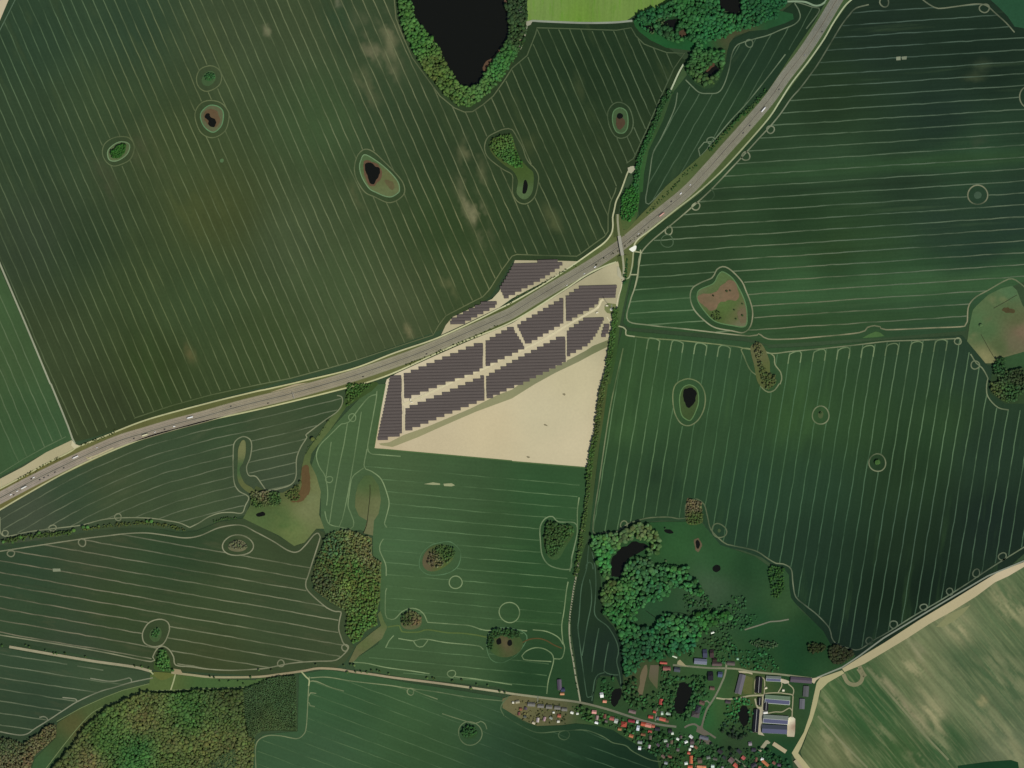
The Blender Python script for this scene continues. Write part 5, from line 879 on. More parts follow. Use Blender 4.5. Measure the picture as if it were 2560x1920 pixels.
W6a = q('t22 690 1310 760 1300 900 1300 1010 1250 1090 1205 1180 1215 1260 1310 1290 1400 1260 1470 1180 1490 1150 1440 1180 1400 1090 1362 1050 1355 1000 1398 940 1418 900 1468 855 1520 855 1659 t23 790 60 770 0 t22 730 1540 700 1450 680 1380')
W6b = q('t22 1010 1540 1100 1500 1190 1510 1230 1570 1400 1590 1520 1570 1530 1659 t23 1600 60 1660 130 1640 180 1560 170 1480 130 1400 110 1340 180 1240 230 1150 260 1080 310 1060 420 1120 460 1240 440 1270 370 1330 330 1400 350 1560 370 1640 310 1720 310 1880 320 1900 350 1860 400 1780 400 1700 440 1690 500 1600 560 1560 640 1480 680 1380 690 1280 740 1180 740 1120 760 1090 830 1000 870 960 900 960 700 945 560 885 420 785 330 770 200 780 60 930 40 950 0 t22 945 1640 980 1560')
G6 = Ctrl('t22 750 1400 56 90 50;t22 950 1320 70 92 54;t22 1150 1280 72 90 54;t22 820 1500 50 112 54;t22 1100 1560 52 84 52;t23 850 100 66 88 48;t23 1000 150 46 88 46;t23 1250 100 42 86 50;t23 1400 60 50 92 52;t23 900 330 44 90 46;t23 1000 500 42 84 44;t23 1250 500 42 86 52;t23 1450 450 48 90 50;t23 1480 600 38 90 54;t23 1150 640 32 62 42;t23 1000 680 34 72 42;t23 1700 380 44 88 42;t23 1350 680 34 74 42', 22)
POND6 = smooth(q('t22 860 1659 858 1520 900 1470 940 1420 1000 1400 1050 1360 1090 1365 1180 1400 1130 1440 1080 1470 1020 1500 980 1550 940 1659 t23 930 10 875 5'), True, 4)
P6 = np.concatenate([scatter([W6a], 7.8, .45, seed=61), scatter([W6b], 8.4, .45, seed=62)])
big6 = np.array(POND6); c6 = big6.mean(0); P6 = P6[~inside(P6, [c6 + (big6 - c6) * 1.12])]; P6 = P6[np.array([np.min(np.hypot(*(big6 - p).T)) for p in P6]) > 4.5]
# small groves: each one a dense mass of crowns
def grove(pts, sp, rr, hh, c, lab, seed, dens=1.0, shapes=None):
    return wood('grove', [smooth(pts, True, 4) if len(pts) < 40 else pts], sp, rr, hh, c if isinstance(c, Ctrl) else Ctrl(c), lab, seed, dens, 0.24, shapes, kind='stuff')
grove(q('t00 960 1320 1010 1265 1070 1250 1090 1280 1060 1345 1000 1370 965 1350'), 4.0, (2.4, 3.6), (5, 7), (46, 84, 34), 'green thicket inside the pale oval ring of the north-western field', 21)
grove(q('t00 1770 660 1800 635 1845 640 1850 680 1820 700 1780 695'), 3.6, (2.2, 3.2), (3, 5), (48, 84, 46), 'small green thicket in the far north-western hollow', 22)
grove(q('t10 2030 1285 2045 1210 2170 1165 2212 1180 t20 25 1275 65 1370 100 1440 60 1450 20 1450 t10 2180 1420 2090 1360'), 5.6, (2.6, 4.0), (5, 9), Ctrl('t10 2100 1250 72 98 48;t10 2150 1350 62 98 50;t20 50 1400 56 96 42', 12), 'bent grove of bushes in the middle of the north-western field', 23, .9)
grove(q('t21 1700 1070 1760 1030 1800 1050 1810 1110 1740 1110'), 6, (1.6, 2.8), (3, 5), (56, 72, 42), 'sparse dark bushes in the lower heart shaped meadow', 24, .7)
grove(q('t21 2090 1320 2140 1310 2170 1400 2150 1440 2212 1560 t31 60 1580 65 1659 t32 20 40 -30 30 t31 -60 1600 -90 1480'), 5.4, (2.0, 3.6), (4, 8), Ctrl('t31 -100 1360 84 82 52;t31 10 1600 72 84 48', 12), 'brownish grove wedged between the two eastern fields', 25, .72)
grove(q('t31 1950 1480 1990 1440 2050 1450 2060 1540 2180 1530 2240 1560 2300 1659 t32 2230 60 2100 165 2000 130 1930 60 1920 0 t31 2000 1640 1960 1580'), 6.2, (3.0, 4.6), (6, 11), Ctrl('t31 2000 1500 44 76 44;t32 2100 60 54 86 50;t31 2150 1620 52 62 40;t32 1960 70 70 82 48', 15), 'grove of dark trees at the eastern edge below the rough meadow', 26, .8)
grove(ellipse(q('t12 1600 1490')[0], 34, 26, .5, 24, .08, 3), 6, (2.4, 3.8), (4, 9), Ctrl('t12 1650 1440 60 88 46;t12 1500 1540 96 86 60', 10), 'brown and green grove inside a faint ring in the southern field', 27, .75)
grove(q('t22 290 1250 325 1185 395 1220 515 1232 520 1300 450 1390 430 1420 385 1480 320 1490 285 1380'), 6, (3.0, 4.4), (6, 10), Ctrl('t22 350 1250 54 78 42;t22 450 1280 58 86 46;t22 360 1450 52 78 42', 12), 'dense dark grove with a slit pond by the straight lane', 28, .95)
grove(ellipse(q('t13 1340 375')[0], 22, 22, 0, 20, .1, 4), 5.6, (2.8, 4.2), (5, 9), Ctrl('t13 1300 370 58 78 44;t13 1400 400 102 84 58;t13 1380 330 92 92 58', 8), 'round brownish grove touched by a curling track', 29, .9)
grove(q('t13 1995 590 2020 500 2070 460 2150 470 t23 0 470 70 500 60 530 t13 2200 540 2120 520 2060 560 2040 640 2010 630'), 5.4, (2.6, 4.0), (6, 10), (46, 74, 40), 'crescent of dark trees round the twin ponds', 30, .95)
grove(ellipse(q('t02 2052 1395')[0], 22, 12, 0, 18, .1, 4), 5.4, (2.0, 3.4), (3, 7), (92, 92, 64), 'small pale brown grove inside a ring in the slanting field', 31, .7)
grove(ellipse(q('t03 1345 495')[0], 8, 15, -.5, 16, .08, 4), 4.6, (2.0, 3.2), (3, 7), (56, 92, 48), 'little green thicket inside a ring north of the lane fork', 32, .9)
grove(q('t03 1365 790 1370 690 1385 640 1430 650 1460 720 1470 780 1500 820 1420 820'), 6, (3.0, 4.2), (6, 10), (66, 104, 52), 'green copse standing at the lane fork', 33, .95)
grove(ellipse(q('t13 1842 1345')[0], 17, 15, 0, 18, .08, 4), 6, (3.2, 4.6), (6, 9), (46, 78, 42), 'round dark grove in the bottom field', 34)
grove(q('t22 1520 1010 1570 1005 1635 1030 1635 1200 1515 1190'), 5.4, (2.0, 3.4), (4, 7), Ctrl('t22 1570 1050 100 88 62;t22 1580 1170 66 88 46', 10), 'brown finger of bushes poking into the tall wheat', 35, .85)
grove(q('t12 -40 950 50 930 110 930 200 950 205 1050 100 1060 20 1080 -30 1050'), 5.2, (2.2, 3.8), (4, 9), Ctrl('t12 60 950 104 94 66;t12 150 970 58 88 46;t12 0 1050 64 88 46', 10), 'thicket at the head of the mown meadow', 36, .9)
grove(q('t12 250 960 300 920 360 870 380 940 370 1000 300 1010'), 5, (1.8, 3.2), (3, 6), (74, 90, 48), 'low scrub beside the brown reed bed', 37, .8)
grove(q('t11 790 1659 t12 785 30 785 110 790 195 830 160 900 90 960 40 1000 0 t11 900 1659'), 5.2, (2.4, 3.6), (3, 6), Ctrl('t12 850 60 58 88 40;t12 800 150 70 92 46', 10), 'triangular thicket between motorway and solar park', 38, .85)
grove(q('t21 950 60 1000 -40 1090 -20 1085 150 1060 200 1010 260 960 240 940 180'), 5.2, (2.4, 3.8), (3, 7), Ctrl((48, 96, 42)), 'dense green thicket north of the motorway bridge', 39, .75)
grove(q('t33 345 605 380 585 440 590 500 610 470 650 400 665 360 655'), 6, (3.2, 4.6), (5, 9), (44, 54, 32), 'dark tree clump on the pasture, left of two by the eastern lane', 40)
grove(q('t33 525 630 560 600 640 610 720 650 740 690 680 740 600 760 540 720'), 6, (3.4, 4.8), (5, 9), (46, 50, 32), 'dark brown tree clump on the pasture, right of two by the eastern lane', 41)
grove(q('t33 0 570 60 565 85 600 50 625 0 620 t23 2080 610 2060 570 2120 555'), 5, (2, 3.2), (4, 6), (64, 86, 58), 'row of greyish bushes on the village pasture', 42, .9)
grove(q('t32 10 1585 60 1580 140 1600 130 1659 t33 150 100 90 190 30 180 20 60 t32 0 1640'), 6, (2.6, 4), (5, 9), Ctrl((50, 84, 40)), 'green bushes in the north-east corner of the village pasture', 43, .55)
grove(q('t20 1180 160 1260 130 1340 150 1330 280 1260 300 1190 280'), 6, (2.4, 3.6), (4, 7), (60, 82, 52), 'greyish willows among the pools of the north-eastern wood', 44, .35)

# hedges: one plant mass each
def hedge(line, w, sp, rr, hh, c, lab, seed, dens=1.0):
    L = np.array(smooth(line, False, 4)); T = np.gradient(L, axis=0); T /= np.linalg.norm(T, axis=1, keepdims=True); Nn = np.stack([-T[:, 1], T[:, 0]], 1)
    o, n = wood('hedge', [np.concatenate([L + Nn * w / 2, (L - Nn * w / 2)[::-1]])], sp, rr, hh, Ctrl(c) if not isinstance(c, Ctrl) else c, lab, seed, dens, 0.22, None, kind=None, cat='hedge')
    return o
hedge(q('t20 1375 790 1300 900 1240 1060 1190 1180 1150 1260 1110 1360 1085 1480 1075 1600 1068 1680'), 13, 4.4, (2.2, 3.6), (4, 8), Ctrl('t20 1300 900 44 76 42;t20 1120 1400 46 88 46', 30), 'long uneven hedge with trees between the dark field and the wedge field', 51, .85)
hedge(q('t21 895 1010 890 1080 880 1170 865 1280 850 1390 830 1500 810 1620 t22 785 10 770 120 748 260 730 400 712 500 690 600 672 720 664 830'), 13, 4.6, (2.4, 3.8), (5, 9), Ctrl('t21 860 1300 58 86 42;t22 750 250 70 84 46;t22 680 700 60 84 42', 40), 'long tall hedge along the eastern edge of the bare triangle', 52)
hedge(q('t22 664 830 655 950 640 1060 630 1150 612 1250 598 1340 580 1480 560 1600 550 1659'), 10, 4.8, (2.2, 3.6), (4, 8), Ctrl((62, 84, 44)), 'gappy hedge beside the broken pale path', 53, .8)
hedge(q('t21 972 560 985 600 985 680 975 740 968 800'), 7, 4, (1.8, 3), (3, 5), (46, 80, 44), 'short hedge on the bridge ramp', 54, .7)
hedge(q('t02 20 1370 160 1340 320 1315 480 1300 620 1285'), 11, 5, (2.2, 3.8), (4, 8), (66, 86, 44), 'western stretch of hedge below the curved field', 55, .6)
hedge(q('t02 700 1262 850 1240 1000 1222 1200 1205 1400 1222 1600 1265'), 8, 4.6, (1.6, 3.0), (3, 6), (76, 86, 44), 'eastern stretch of low hedge below the curved field', 56, .6)
hedge(q('t02 1850 1190 1950 1165 2050 1160'), 6, 4.4, (1.6, 2.6), (3, 5), (62, 86, 46), 'short low hedge where the curved field meets the mown meadow', 57, .8)
hedge(q('t20 2200 780 2080 920 1960 1030 1900 1090 1850 1150 1780 1220 1700 1310'), 9, 4.6, (2, 3.4), (3, 6), (46, 78, 40), 'bushes on the northern verge of the motorway, upper stretch', 58, .5)
hedge(q('t20 1600 1420 1480 1530 1380 1640 t21 1230 130 1150 190'), 7, 5, (1.8, 2.8), (3, 5), (56, 84, 44), 'bushes on the northern verge of the motorway, middle stretch', 59, .35)
hedge(q('t21 560 640 440 690 300 770 180 840 60 900 t11 2170 990'), 5, 5, (1.3, 2.2), (2, 3.5), (78, 92, 52), 'dotted low bushes between the small solar block and the motorway', 60, .6)
hedge(q('t21 1190 300 1100 370 1010 440 940 500 850 545 760 600 700 650'), 4, 5, (1.2, 2.0), (1.5, 3), (44, 52, 30), 'dark low bushes on the southern verge near the bridge', 61, .5)
hedge(q('t11 1300 1500 1420 1450 1500 1410 1620 1370 1750 1310 2000 1200 2100 1150'), 6, 5, (1.4, 2.6), (2, 4), (62, 76, 36), 'bushes on the southern verge beside the solar park', 62, .4)
hedge(q('t02 150 830 300 755 430 680 520 640'), 8, 5, (1.5, 2.6), (2, 4), (92, 88, 44), 'olive scrub on the northern verge at the western edge', 63, .6)
hedge(q('t02 690 545 760 510 850 480 960 440 1000 400'), 5, 4.6, (1.4, 2.4), (2, 4), (66, 76, 38), 'scrub by the track junction on the northern verge', 64, .6)
hedge(q('t12 800 -10 860 15 950 -5'), 4, 4.4, (1.2, 2), (2, 3.5), (52, 74, 36), 'low bushes above the triangular thicket', 65, .7)
hedge(q('t12 430 600 480 520 540 450 620 340'), 4, 5, (1.2, 2.0), (2, 3.5), (62, 86, 46), 'thin row of bushes along the narrow upper meadow', 66, .5)
hedge(q('t22 1230 1575 1300 1565 1400 1580 1500 1600'), 5, 4.6, (2.2, 3.4), (6, 9), (40, 74, 42), 'row of trees along the southern edge of the upper pasture', 67, .9)
hedge(q('z1600:1680:320 1130 620 1090 700 1060 760'), 4, 4, (1.4, 2.0), (3, 4), (38, 92, 48), 'clipped hedge beside the large grey farmhouse', 68)
hedge(q('z1600:1680:320 1250 560 1180 700 1140 800 1100 920'), 3, 4.6, (1.2, 1.7), (2.5, 4), (40, 76, 40), 'row of young trees along the village lane', 69, .9)

# ------------------------------------------------------------------ single trees
def tube(V, F, p, r0, q_, r1, n=5):
    p, q_ = np.array(p, float), np.array(q_, float); d = q_ - p; d /= np.linalg.norm(d); u = np.cross(d, (0.3, 0.9, 0.1)); u /= np.linalg.norm(u); w = np.cross(d, u); b = len(V)
    for c, r in ((p, r0), (q_, r1)):
        for i in range(n): a = 6.283 * i / n; V.append(tuple(c + u * r * math.cos(a) + w * r * math.sin(a)))
    for i in range(n): F.append([b + i, b + (i + 1) % n, b + n + (i + 1) % n, b + n + i])
TREE_ME = []
for i, (Vc, Fc) in enumerate(SHAPES_M):
    me = mesh_from('crown', Vc + np.array([0, 0, 1.55]), Fc, M_LEAFO, None, True)
    r = random.Random(i); V, F = [], []
    tube(V, F, (0, 0, 0), .085, (0.02, 0.01, .95), .06); tube(V, F, (0.02, .01, .95), .06, (0, 0, 1.6), .03)
    for k in range(4): a = k * 1.57 + r.random(); tube(V, F, (0.02, .01, .85 + .1 * k), .035, (.5 * math.cos(a), .5 * math.sin(a), 1.35 + .1 * k), .015)
    TREE_ME.append((me, mesh_from('trunk', V, F, M_BARK)))
NTREE = [0]; TREES = []
def tree(x, y, r, h, rgb, label, group, rnd, vary=.2):
    """crown radius r, top height h; a copy of one of six grown shapes"""
    k = rnd.randrange(6); e = thing('tree', label, 'tree', (x, y, 0.3), rnd.random() * 6.28, group); e.scale = (r, r, h / 2.3)
    c = np.clip(crop(lin(rgb))[0] * TINT * 1.2 * TREE_GAIN * math.exp(rnd.gauss(0, vary)) * np.exp([rnd.gauss(0, vary * .3) for _ in range(3)]), 0, 1)
    a = link('crown', TREE_ME[k][0], e); a.color = (*map(float, c), 1); link('trunk', TREE_ME[k][1], e); NTREE[0] += 1; TREES.append((x, y, r))
    return e
rnd = random.Random(3)
def tone(rgb): 
    s = sum(rgb); return 'brown' if rgb[0] > rgb[1] * 1.02 else 'dark green' if s < 150 else 'mid green' if s < 190 else 'light green'
def size(r): return 'small' if r < 3 else 'round' if r < 5 else 'broad'
def treelist(s, r, h, rgb, what, group, jit=0):
    row = len(q(s)) > 6
    for p in q(s):
        c = rgb; rr = r * rnd.uniform(.8, 1.2)
        tree(p[0] + rnd.uniform(-jit, jit), p[1] + rnd.uniform(-jit, jit), rr, h * rnd.uniform(.85, 1.15), c, f'tree {what}' if row else f'{tone(c)} tree {what}, {where(p)}', group, rnd)
# big trees of the village wood
pick = rnd.sample(range(len(P6)), min(110, len(P6))); rest = [i for i in range(len(P6)) if i not in set(pick)]
C6 = G6(P6) * 1.0
for i in pick:
    rgb = 255 * np.where(C6[i] * LIT <= 0.0031308, C6[i] * LIT * 12.92, 1.055 * np.clip(C6[i] * LIT, 0, 1) ** (1 / 2.4) - .055)
    rr = rnd.uniform(5.5, 8.2); c = tuple(float(v) for v in rgb)
    tree(P6[i][0], P6[i][1], rr, rnd.uniform(12, 18), c, f'{tone(c)} {size(rr)} wood crown, {where(P6[i])}', 'big trees of the village wood', rnd, .26)
rr6 = np.random.default_rng(5); Pr = P6[rest]; n = len(Pr); R = rr6.uniform(3.4, 7.2, n); H = np.maximum(rr6.normal(12, 1.0, n) - R * .4, R * .5)
V, F, Cc = crowns(Pr, R, H, tree_colours(Pr, G6, rr6, .3, 6) * 1.3, SHAPES_M, 5)
tag(link('woodland', mesh_from('woodland', V, F, M_LEAF, Cc, True)), 'closed canopy of the village wood behind its biggest trees', kind='stuff')
# by the lanes
lane = []
for k in range(17): lane.append((548 - 3.1 * k, 40 + 22 * k))
treelist('t23 ' + ' '.join(f'{a:.0f} {b:.0f}' for a, b in lane[::1]), 1.6, 4, (40, 66, 36), 'in the dotted row along the straight lane', 'young trees along the straight lane')
treelist('t23 502 410 506 520 512 580 520 630 527 690 536 740 542 800 550 860 556 930 566 980', 1.7, 4, (40, 66, 36), 'beside the lower straight lane north of the village', 'young trees along the straight lane')
treelist('t03 20 605 225 600 255 615 395 645 465 670 490 672 565 672 740 700 1165 780 1225 785 1290 800 1815 870 1850 878 1900 910 1980 915 2060 915 2105 935 2165 875', 2.9, 6, (56, 80, 42), 'beside the sandy south-western lane', 'roadside trees of the south-western lane')
treelist('t13 25 815 135 815 520 770 760 775 820 770 850 775 790 835 860 830 910 830 960 835 1000 820 1050 820 1070 830 1150 850 1480 885 1530 885 1545 895 1700 910 1780 900 1860 975 1910 940 2005 950 2105 1000 2150 1010', 3.1, 7, (62, 82, 46), 'beside the main lane into the village', 'roadside trees of the main lane')
treelist('t12 490 480', 6.5, 9, (86, 104, 52), 'standing alone', 'single field trees'); treelist('t12 625 330 382 850', 4, 7, (72, 84, 48), 'at the field edge', 'single field trees')
treelist('t32 944 678', 8, 7, (60, 86, 44), 'inside a ring track', 'single field trees'); treelist('t32 455 255', 3, 5, (44, 66, 36), 'inside a ring track', 'single field trees')
treelist('t31 1840 1155', 5, 6, (58, 80, 50), 'alone on grass', 'single field trees'); treelist('t21 1855 858 1885 855 1740 900', 2.8, 4, (58, 64, 42), 'on brown ground', 'bushes of the heart meadow')
treelist('t21 1920 1022 1992 970 1990 1070 1935 1100', 2.4, 4, (52, 74, 40), 'among grass', 'bushes of the heart meadow')
treelist('t02 640 1270 720 1240 760 1240 30 1370 110 1370 180 1330 340 1290 1270 1190 1310 1190', 4.4, 8, (66, 102, 50), 'in the hedge below the curved field', 'hedgerow trees below the curved field')
treelist('t21 995 590 990 640 985 690', 2.8, 5, (40, 68, 34), 'on the bridge ramp', 'trees by the bridge ramp')
treelist('t22 1325 1250 1330 1530', 3, 5, (46, 64, 38), 'on the village pasture', 'pasture trees')
# village trees: scattered through gardens, off the roofs, roads and ponds
# ------------------------------------------------------------------ buildings
def wallmat(c): return pm('plaster_%d_%d_%d' % c, c, amp=0.06, rough=.9)
def roofmat(c): return pm('roof_%d_%d_%d' % c, c, amp=0.12, sc=0.6, rough=.8)
M_GLASS = pm('window_glass', (40, 46, 54), rough=.15, spec=.5); M_DOOR = pm('door_paint', (92, 74, 58)); M_PV = pm('solar_glass', (52, 58, 92), rough=.35, spec=.4, amp=.05)
M_BRICK = pm('chimney_brick', (120, 72, 56)); M_TRIM = pm('ridge_trim', (176, 178, 172))
FOOT = []
def boxm(V, F, x0, x1, y0, y1, z0, z1):
    b = len(V); V += [(x0, y0, z0), (x1, y0, z0), (x1, y1, z0), (x0, y1, z0), (x0, y0, z1), (x1, y0, z1), (x1, y1, z1), (x0, y1, z1)]
    F += [[b, b + 3, b + 2, b + 1], [b + 4, b + 5, b + 6, b + 7], [b, b + 1, b + 5, b + 4], [b + 1, b + 2, b + 6, b + 5], [b + 2, b + 3, b + 7, b + 6], [b + 3, b, b + 4, b + 7]]
def house(pos, L, W, ang, roof, label, cat='house', wall=(206, 202, 190), wh=None, rh=None, style='gable', chim=True, pv=None, ridge=False, name=None, group=None, roof2=None):
    x, y = pos; wh = wh or (3.0 if L > 9 else 2.5); rh = rh if rh is not None else W * 0.33
    base = 0.55
    e = thing(name or cat.replace(' ', '_'), label, cat, (x, y, base), math.radians(ang), group); FOOT.append((x, y, max(L, W) * .62, L, W, math.radians(ang)))
    hl, hw = L / 2, W / 2
    V, F = [], []
    boxm(V, F, -hl, hl, -hw, hw, -0.5, wh)
    if style == 'gable':
        for s in (-1, 1):
            b = len(V); V += [(s * hl, -hw, wh), (s * hl, hw, wh), (s * hl, 0, wh + rh)]; F.append([b, b + 1, b + 2] if s > 0 else [b + 1, b, b + 2])
    link('wall', mesh_from('wall', V, F, wallmat(wall)), e)
    o = 0.45; t = 0.22; k = rh / hw
    V, F = [], []
    if style == 'flat': boxm(V, F, -hl - .2, hl + .2, -hw - .2, hw + .2, wh + .01, wh + .35)
    elif style == 'hip':
        il = max(hl - hw, 0.4); zb = wh - k * o * .6 + .05
        for dz in (0, t): V += [(-hl - o, -hw - o, zb + dz), (hl + o, -hw - o, zb + dz), (hl + o, hw + o, zb + dz), (-hl - o, hw + o, zb + dz), (-il, 0, wh + rh + dz), (il, 0, wh + rh + dz)]
        F += [[6, 7, 11, 10], [7, 8, 11], [8, 9, 10, 11], [9, 6, 10], [0, 1, 7, 6], [1, 2, 8, 7], [2, 3, 9, 8], [3, 0, 6, 9], [0, 4, 5, 1], [1, 5, 2], [2, 5, 4, 3], [3, 4, 0]]
    def slope(V, F, s, a, b2, lift, thick):
        """a slab on one roof slope between fractions a..b2 of the slope (0 ridge, 1 eave)"""
        ya, yb = s * a * (hw + o), s * b2 * (hw + o); za, zb = wh + rh - k * abs(ya), wh + rh - k * abs(yb); n = len(V); X = hl + o
        V += [(-X, ya, za + lift), (X, ya, za + lift), (X, yb, zb + lift), (-X, yb, zb + lift), (-X, ya, za + lift + thick), (X, ya, za + lift + thick), (X, yb, zb + lift + thick), (-X, yb, zb + lift + thick)]
        f = [[n, n + 1, n + 2, n + 3], [n + 4, n + 7, n + 6, n + 5], [n, n + 4, n + 5, n + 1], [n + 1, n + 5, n + 6, n + 2], [n + 2, n + 6, n + 7, n + 3], [n + 3, n + 7, n + 4, n]]
        F += f if s > 0 else [g[::-1] for g in f]
    if style == 'gable':
        slope(V, F, -1, 0, 1, .02, t)
        if not roof2: slope(V, F, 1, 0, 1, .02, t)
    rf = link('roof', mesh_from('roof', V, F, roofmat(roof)), e)
    if roof2:
        V, F = [], []; slope(V, F, 1, 0, 1, .02, t); link('roof', mesh_from('roof', V, F, roofmat(roof2)), e)
    if pv:
        V, F = [], []
        for s in pv: slope(V, F, s, .06, .93, t + .05, .06)
        V = [(vx * (hl - .4) / (hl + o), vy, vz) for vx, vy, vz in V]
        link('solar_array', mesh_from('solar_array', V, F, M_PV), rf)
    if ridge:
        V, F = [], []; boxm(V, F, -hl, hl, -.45, .45, wh + rh - .05, wh + rh + .45); link('ridge_cap', mesh_from('ridge_cap', V, F, M_TRIM), rf)
    if chim:
        V, F = [], []; boxm(V, F, hl * .3 - .35, hl * .3 + .35, -.35 + hw * .15, .35 + hw * .15, wh + rh * .5, wh + rh + 1.0); link('chimney', mesh_from('chimney', V, F, M_BRICK), rf)
    if cat in ('house', 'cottage', 'farmhouse'):
        for i in range(3):
            V, F = [], []; xx = -hl * .6 + i * hl * .6
            if i == 1: boxm(V, F, xx - .5, xx + .5, -hw - .06, -hw - .005, 0, 2.0); link('door', mesh_from('door', V, F, M_DOOR), e)
            else: boxm(V, F, xx - .6, xx + .6, -hw - .06, -hw - .005, .9, 2.1); link('window', mesh_from('window', V, F, M_GLASS), e)
    elif cat in ('barn', 'shed'):
        V, F = [], []; boxm(V, F, -hl - .08, -hl - .005, -hw * .45, hw * .45, 0, min(wh * .9, 3.6)); link('gate', mesh_from('gate', V, F, M_DOOR), e)
    return e
RED, ORANGE, SALM, GREY, DARK, BROWN, WHITE, PGREY = (150, 74, 62), (186, 112, 80), (190, 128, 112), (112, 112, 104), (46, 48, 54), (96, 80, 72), (222, 226, 220), (170, 178, 164)
def vh(z, x, y, l, w, ang, roof, what, **k):
    p = q(f'z{z} {x} {y}')[0]; f = int(z.split(':')[2]) / 2212
    return house(p, l * f, w * f, ang, roof, f'{what}, {where(p)}', **k)
V1, V2, V3, V4, V5 = '1280:1680:320', '1600:1680:320', '1600:1500:320', '1840:1640:240', '1820:1770:200'
vh(V1, 820, 225, 175, 68, -87, (92, 84, 96), 'long purple grey shed standing upright', cat='shed', wall=(176, 170, 150), chim=False)
vh(V1, 880, 310, 64, 62, 3, (56, 62, 84), 'house with dark blue roof', wall=(226, 228, 222)); vh(V1, 868, 382, 68, 36, 0, (190, 140, 100), 'low orange roofed outbuilding', cat='shed', chim=False)
for i, (x, y, l, w) in enumerate(((335, 565, 125, 62), (495, 592, 104, 58), (640, 607, 102, 60), (785, 622, 102, 58), (905, 650, 92, 54))):
    vh(V1, x, y, l, w, -4, GREY, ('first', 'second', 'third', 'fourth', 'fifth')[i] + ' grey roofed cottage of the row from the west', cat='house', wall=(214, 208, 192), group='cottages of the grey roofed row')
vh(V1, 1550, 402, 54, 82, 8, WHITE, 'white roofed building'); vh(V1, 1602, 512, 62, 42, -3, (206, 142, 114), 'low house with pale orange roof'); vh(V1, 1420, 695, 74, 56, -6, (204, 148, 138), 'square house with salmon roof')
vh(V1, 1460, 880, 54, 34, -15, (236, 240, 236), 'small bright white roofed hut', cat='shed', chim=False); vh(V1, 1037, 706, 48, 34, -20, (226, 230, 214), 'small pale garden house', cat='shed', chim=False); vh(V1, 1130, 722, 36, 30, 10, (206, 212, 196), 'tiny pale garden shed', cat='shed', chim=False)
vh(V1, 2080, 690, 120, 52, -14, (118, 102, 98), 'long grey pink roofed house'); vh(V1, 1725, 808, 72, 60, -10, (156, 92, 84), 'house with dull red roof'); vh(V1, 1800, 850, 60, 72, -12, PGREY, 'house with pale grey roof')
vh(V1, 1932, 908, 92, 84, -8, (158, 74, 60), 'square house with hipped red roof', style='hip', rh=4.5); vh(V1, 2065, 850, 108, 48, -8, (132, 52, 62), 'long house with dark crimson roof'); vh(V1, 2166, 862, 34, 54, -12, (190, 200, 190), 'narrow pale house'); vh(V1, 2178, 972, 44, 84, -10, (196, 206, 212), 'house with pale blue roof')
vh(V1, 2206, 1318, 44, 54, -5, (222, 228, 226), 'small white roofed house'); vh(V1, 95, 520, 66, 46, 10, (150, 146, 120), 'garden house with weathered roof', cat='shed', chim=False); vh(V1, 20, 530, 30, 30, 0, (210, 208, 190), 'tiny pale garden hut', cat='shed', chim=False)
vh(V1, 800, 858, 40, 34, 5, (204, 204, 186), 'tiny pale hut below the grey roofed row', cat='shed', chim=False); vh(V1, 375, 885, 44, 32, -25, (196, 186, 160), 'tiny pale hut at the field edge', cat='shed', chim=False); vh(V1, 720, 702, 30, 26, 0, (220, 222, 206), 'tiny white hut in the gardens', cat='shed', chim=False)
vh(V2, 60, 905, 84, 62, -10, (176, 88, 66), 'house with bright red roof'); vh(V2, 145, 925, 104, 68, -12, SALM, 'house with broad salmon roof'); vh(V2, 232, 938, 46, 50, -12, (170, 100, 80), 'small house with rust roof'); vh(V2, 300, 988, 84, 58, -8, DARK, 'house with black roof', wall=(232, 234, 228))
vh(V2, 172, 1032, 62, 36, -5, (166, 84, 76), 'low red roofed shed', cat='shed', chim=False); vh(V2, 520, 1022, 60, 72, -5, (44, 46, 48), 'square house with black roof', wall=(226, 230, 222)); vh(V2, 186, 780, 78, 46, -8, (170, 82, 72), 'house with red roof and pale walls', wall=(226, 220, 206))
vh(V2, 252, 692, 46, 36, -12, (176, 84, 70), 'small red roofed house'); vh(V2, 362, 520, 94, 56, 80, (172, 84, 74), 'red roofed house standing upright'); vh(V2, 388, 822, 104, 52, -14, (180, 98, 80), 'long house with salmon red roof'); vh(V2, 312, 806, 44, 50, -14, (110, 114, 112), 'grey end house', chim=False); vh(V2, 466, 850, 54, 44, -14, (112, 84, 68), 'brown roofed end house', chim=False)
vh(V2, 1072, 538, 88, 62, -20, (98, 80, 70), 'house with brown roof', wall=(226, 222, 206)); vh(V2, 1002, 650, 130, 84, 72, (60, 60, 66), 'large grey farmhouse wing', cat='farmhouse', style='hip', rh=5); vh(V2, 960, 740, 130, 92, -12, (78, 74, 72), 'broad grey brown farmhouse', cat='farmhouse', style='hip', rh=5)
vh(V2, 1520, 520, 84, 52, -8, (72, 66, 70), 'dark roofed cottage', wall=(232, 230, 222)); vh(V2, 1247, 286, 78, 54, -6, (102, 84, 74), 'brown roofed cottage by the lane'); vh(V2, 1218, 75, 88, 150, 2, (34, 34, 40), 'large black roofed house', wall=(226, 230, 226), rh=4.5); vh(V2, 1384, 48, 72, 86, -4, (74, 84, 108), 'house with slate blue roof')
house(q(f'z{V2} 1732 215')[0], 48.5, 15.5, 76, (98, 96, 102), 'long grey roofed barn standing alone on its plot', cat='barn', wall=(232, 230, 220), wh=4.2, rh=3.2, chim=False)
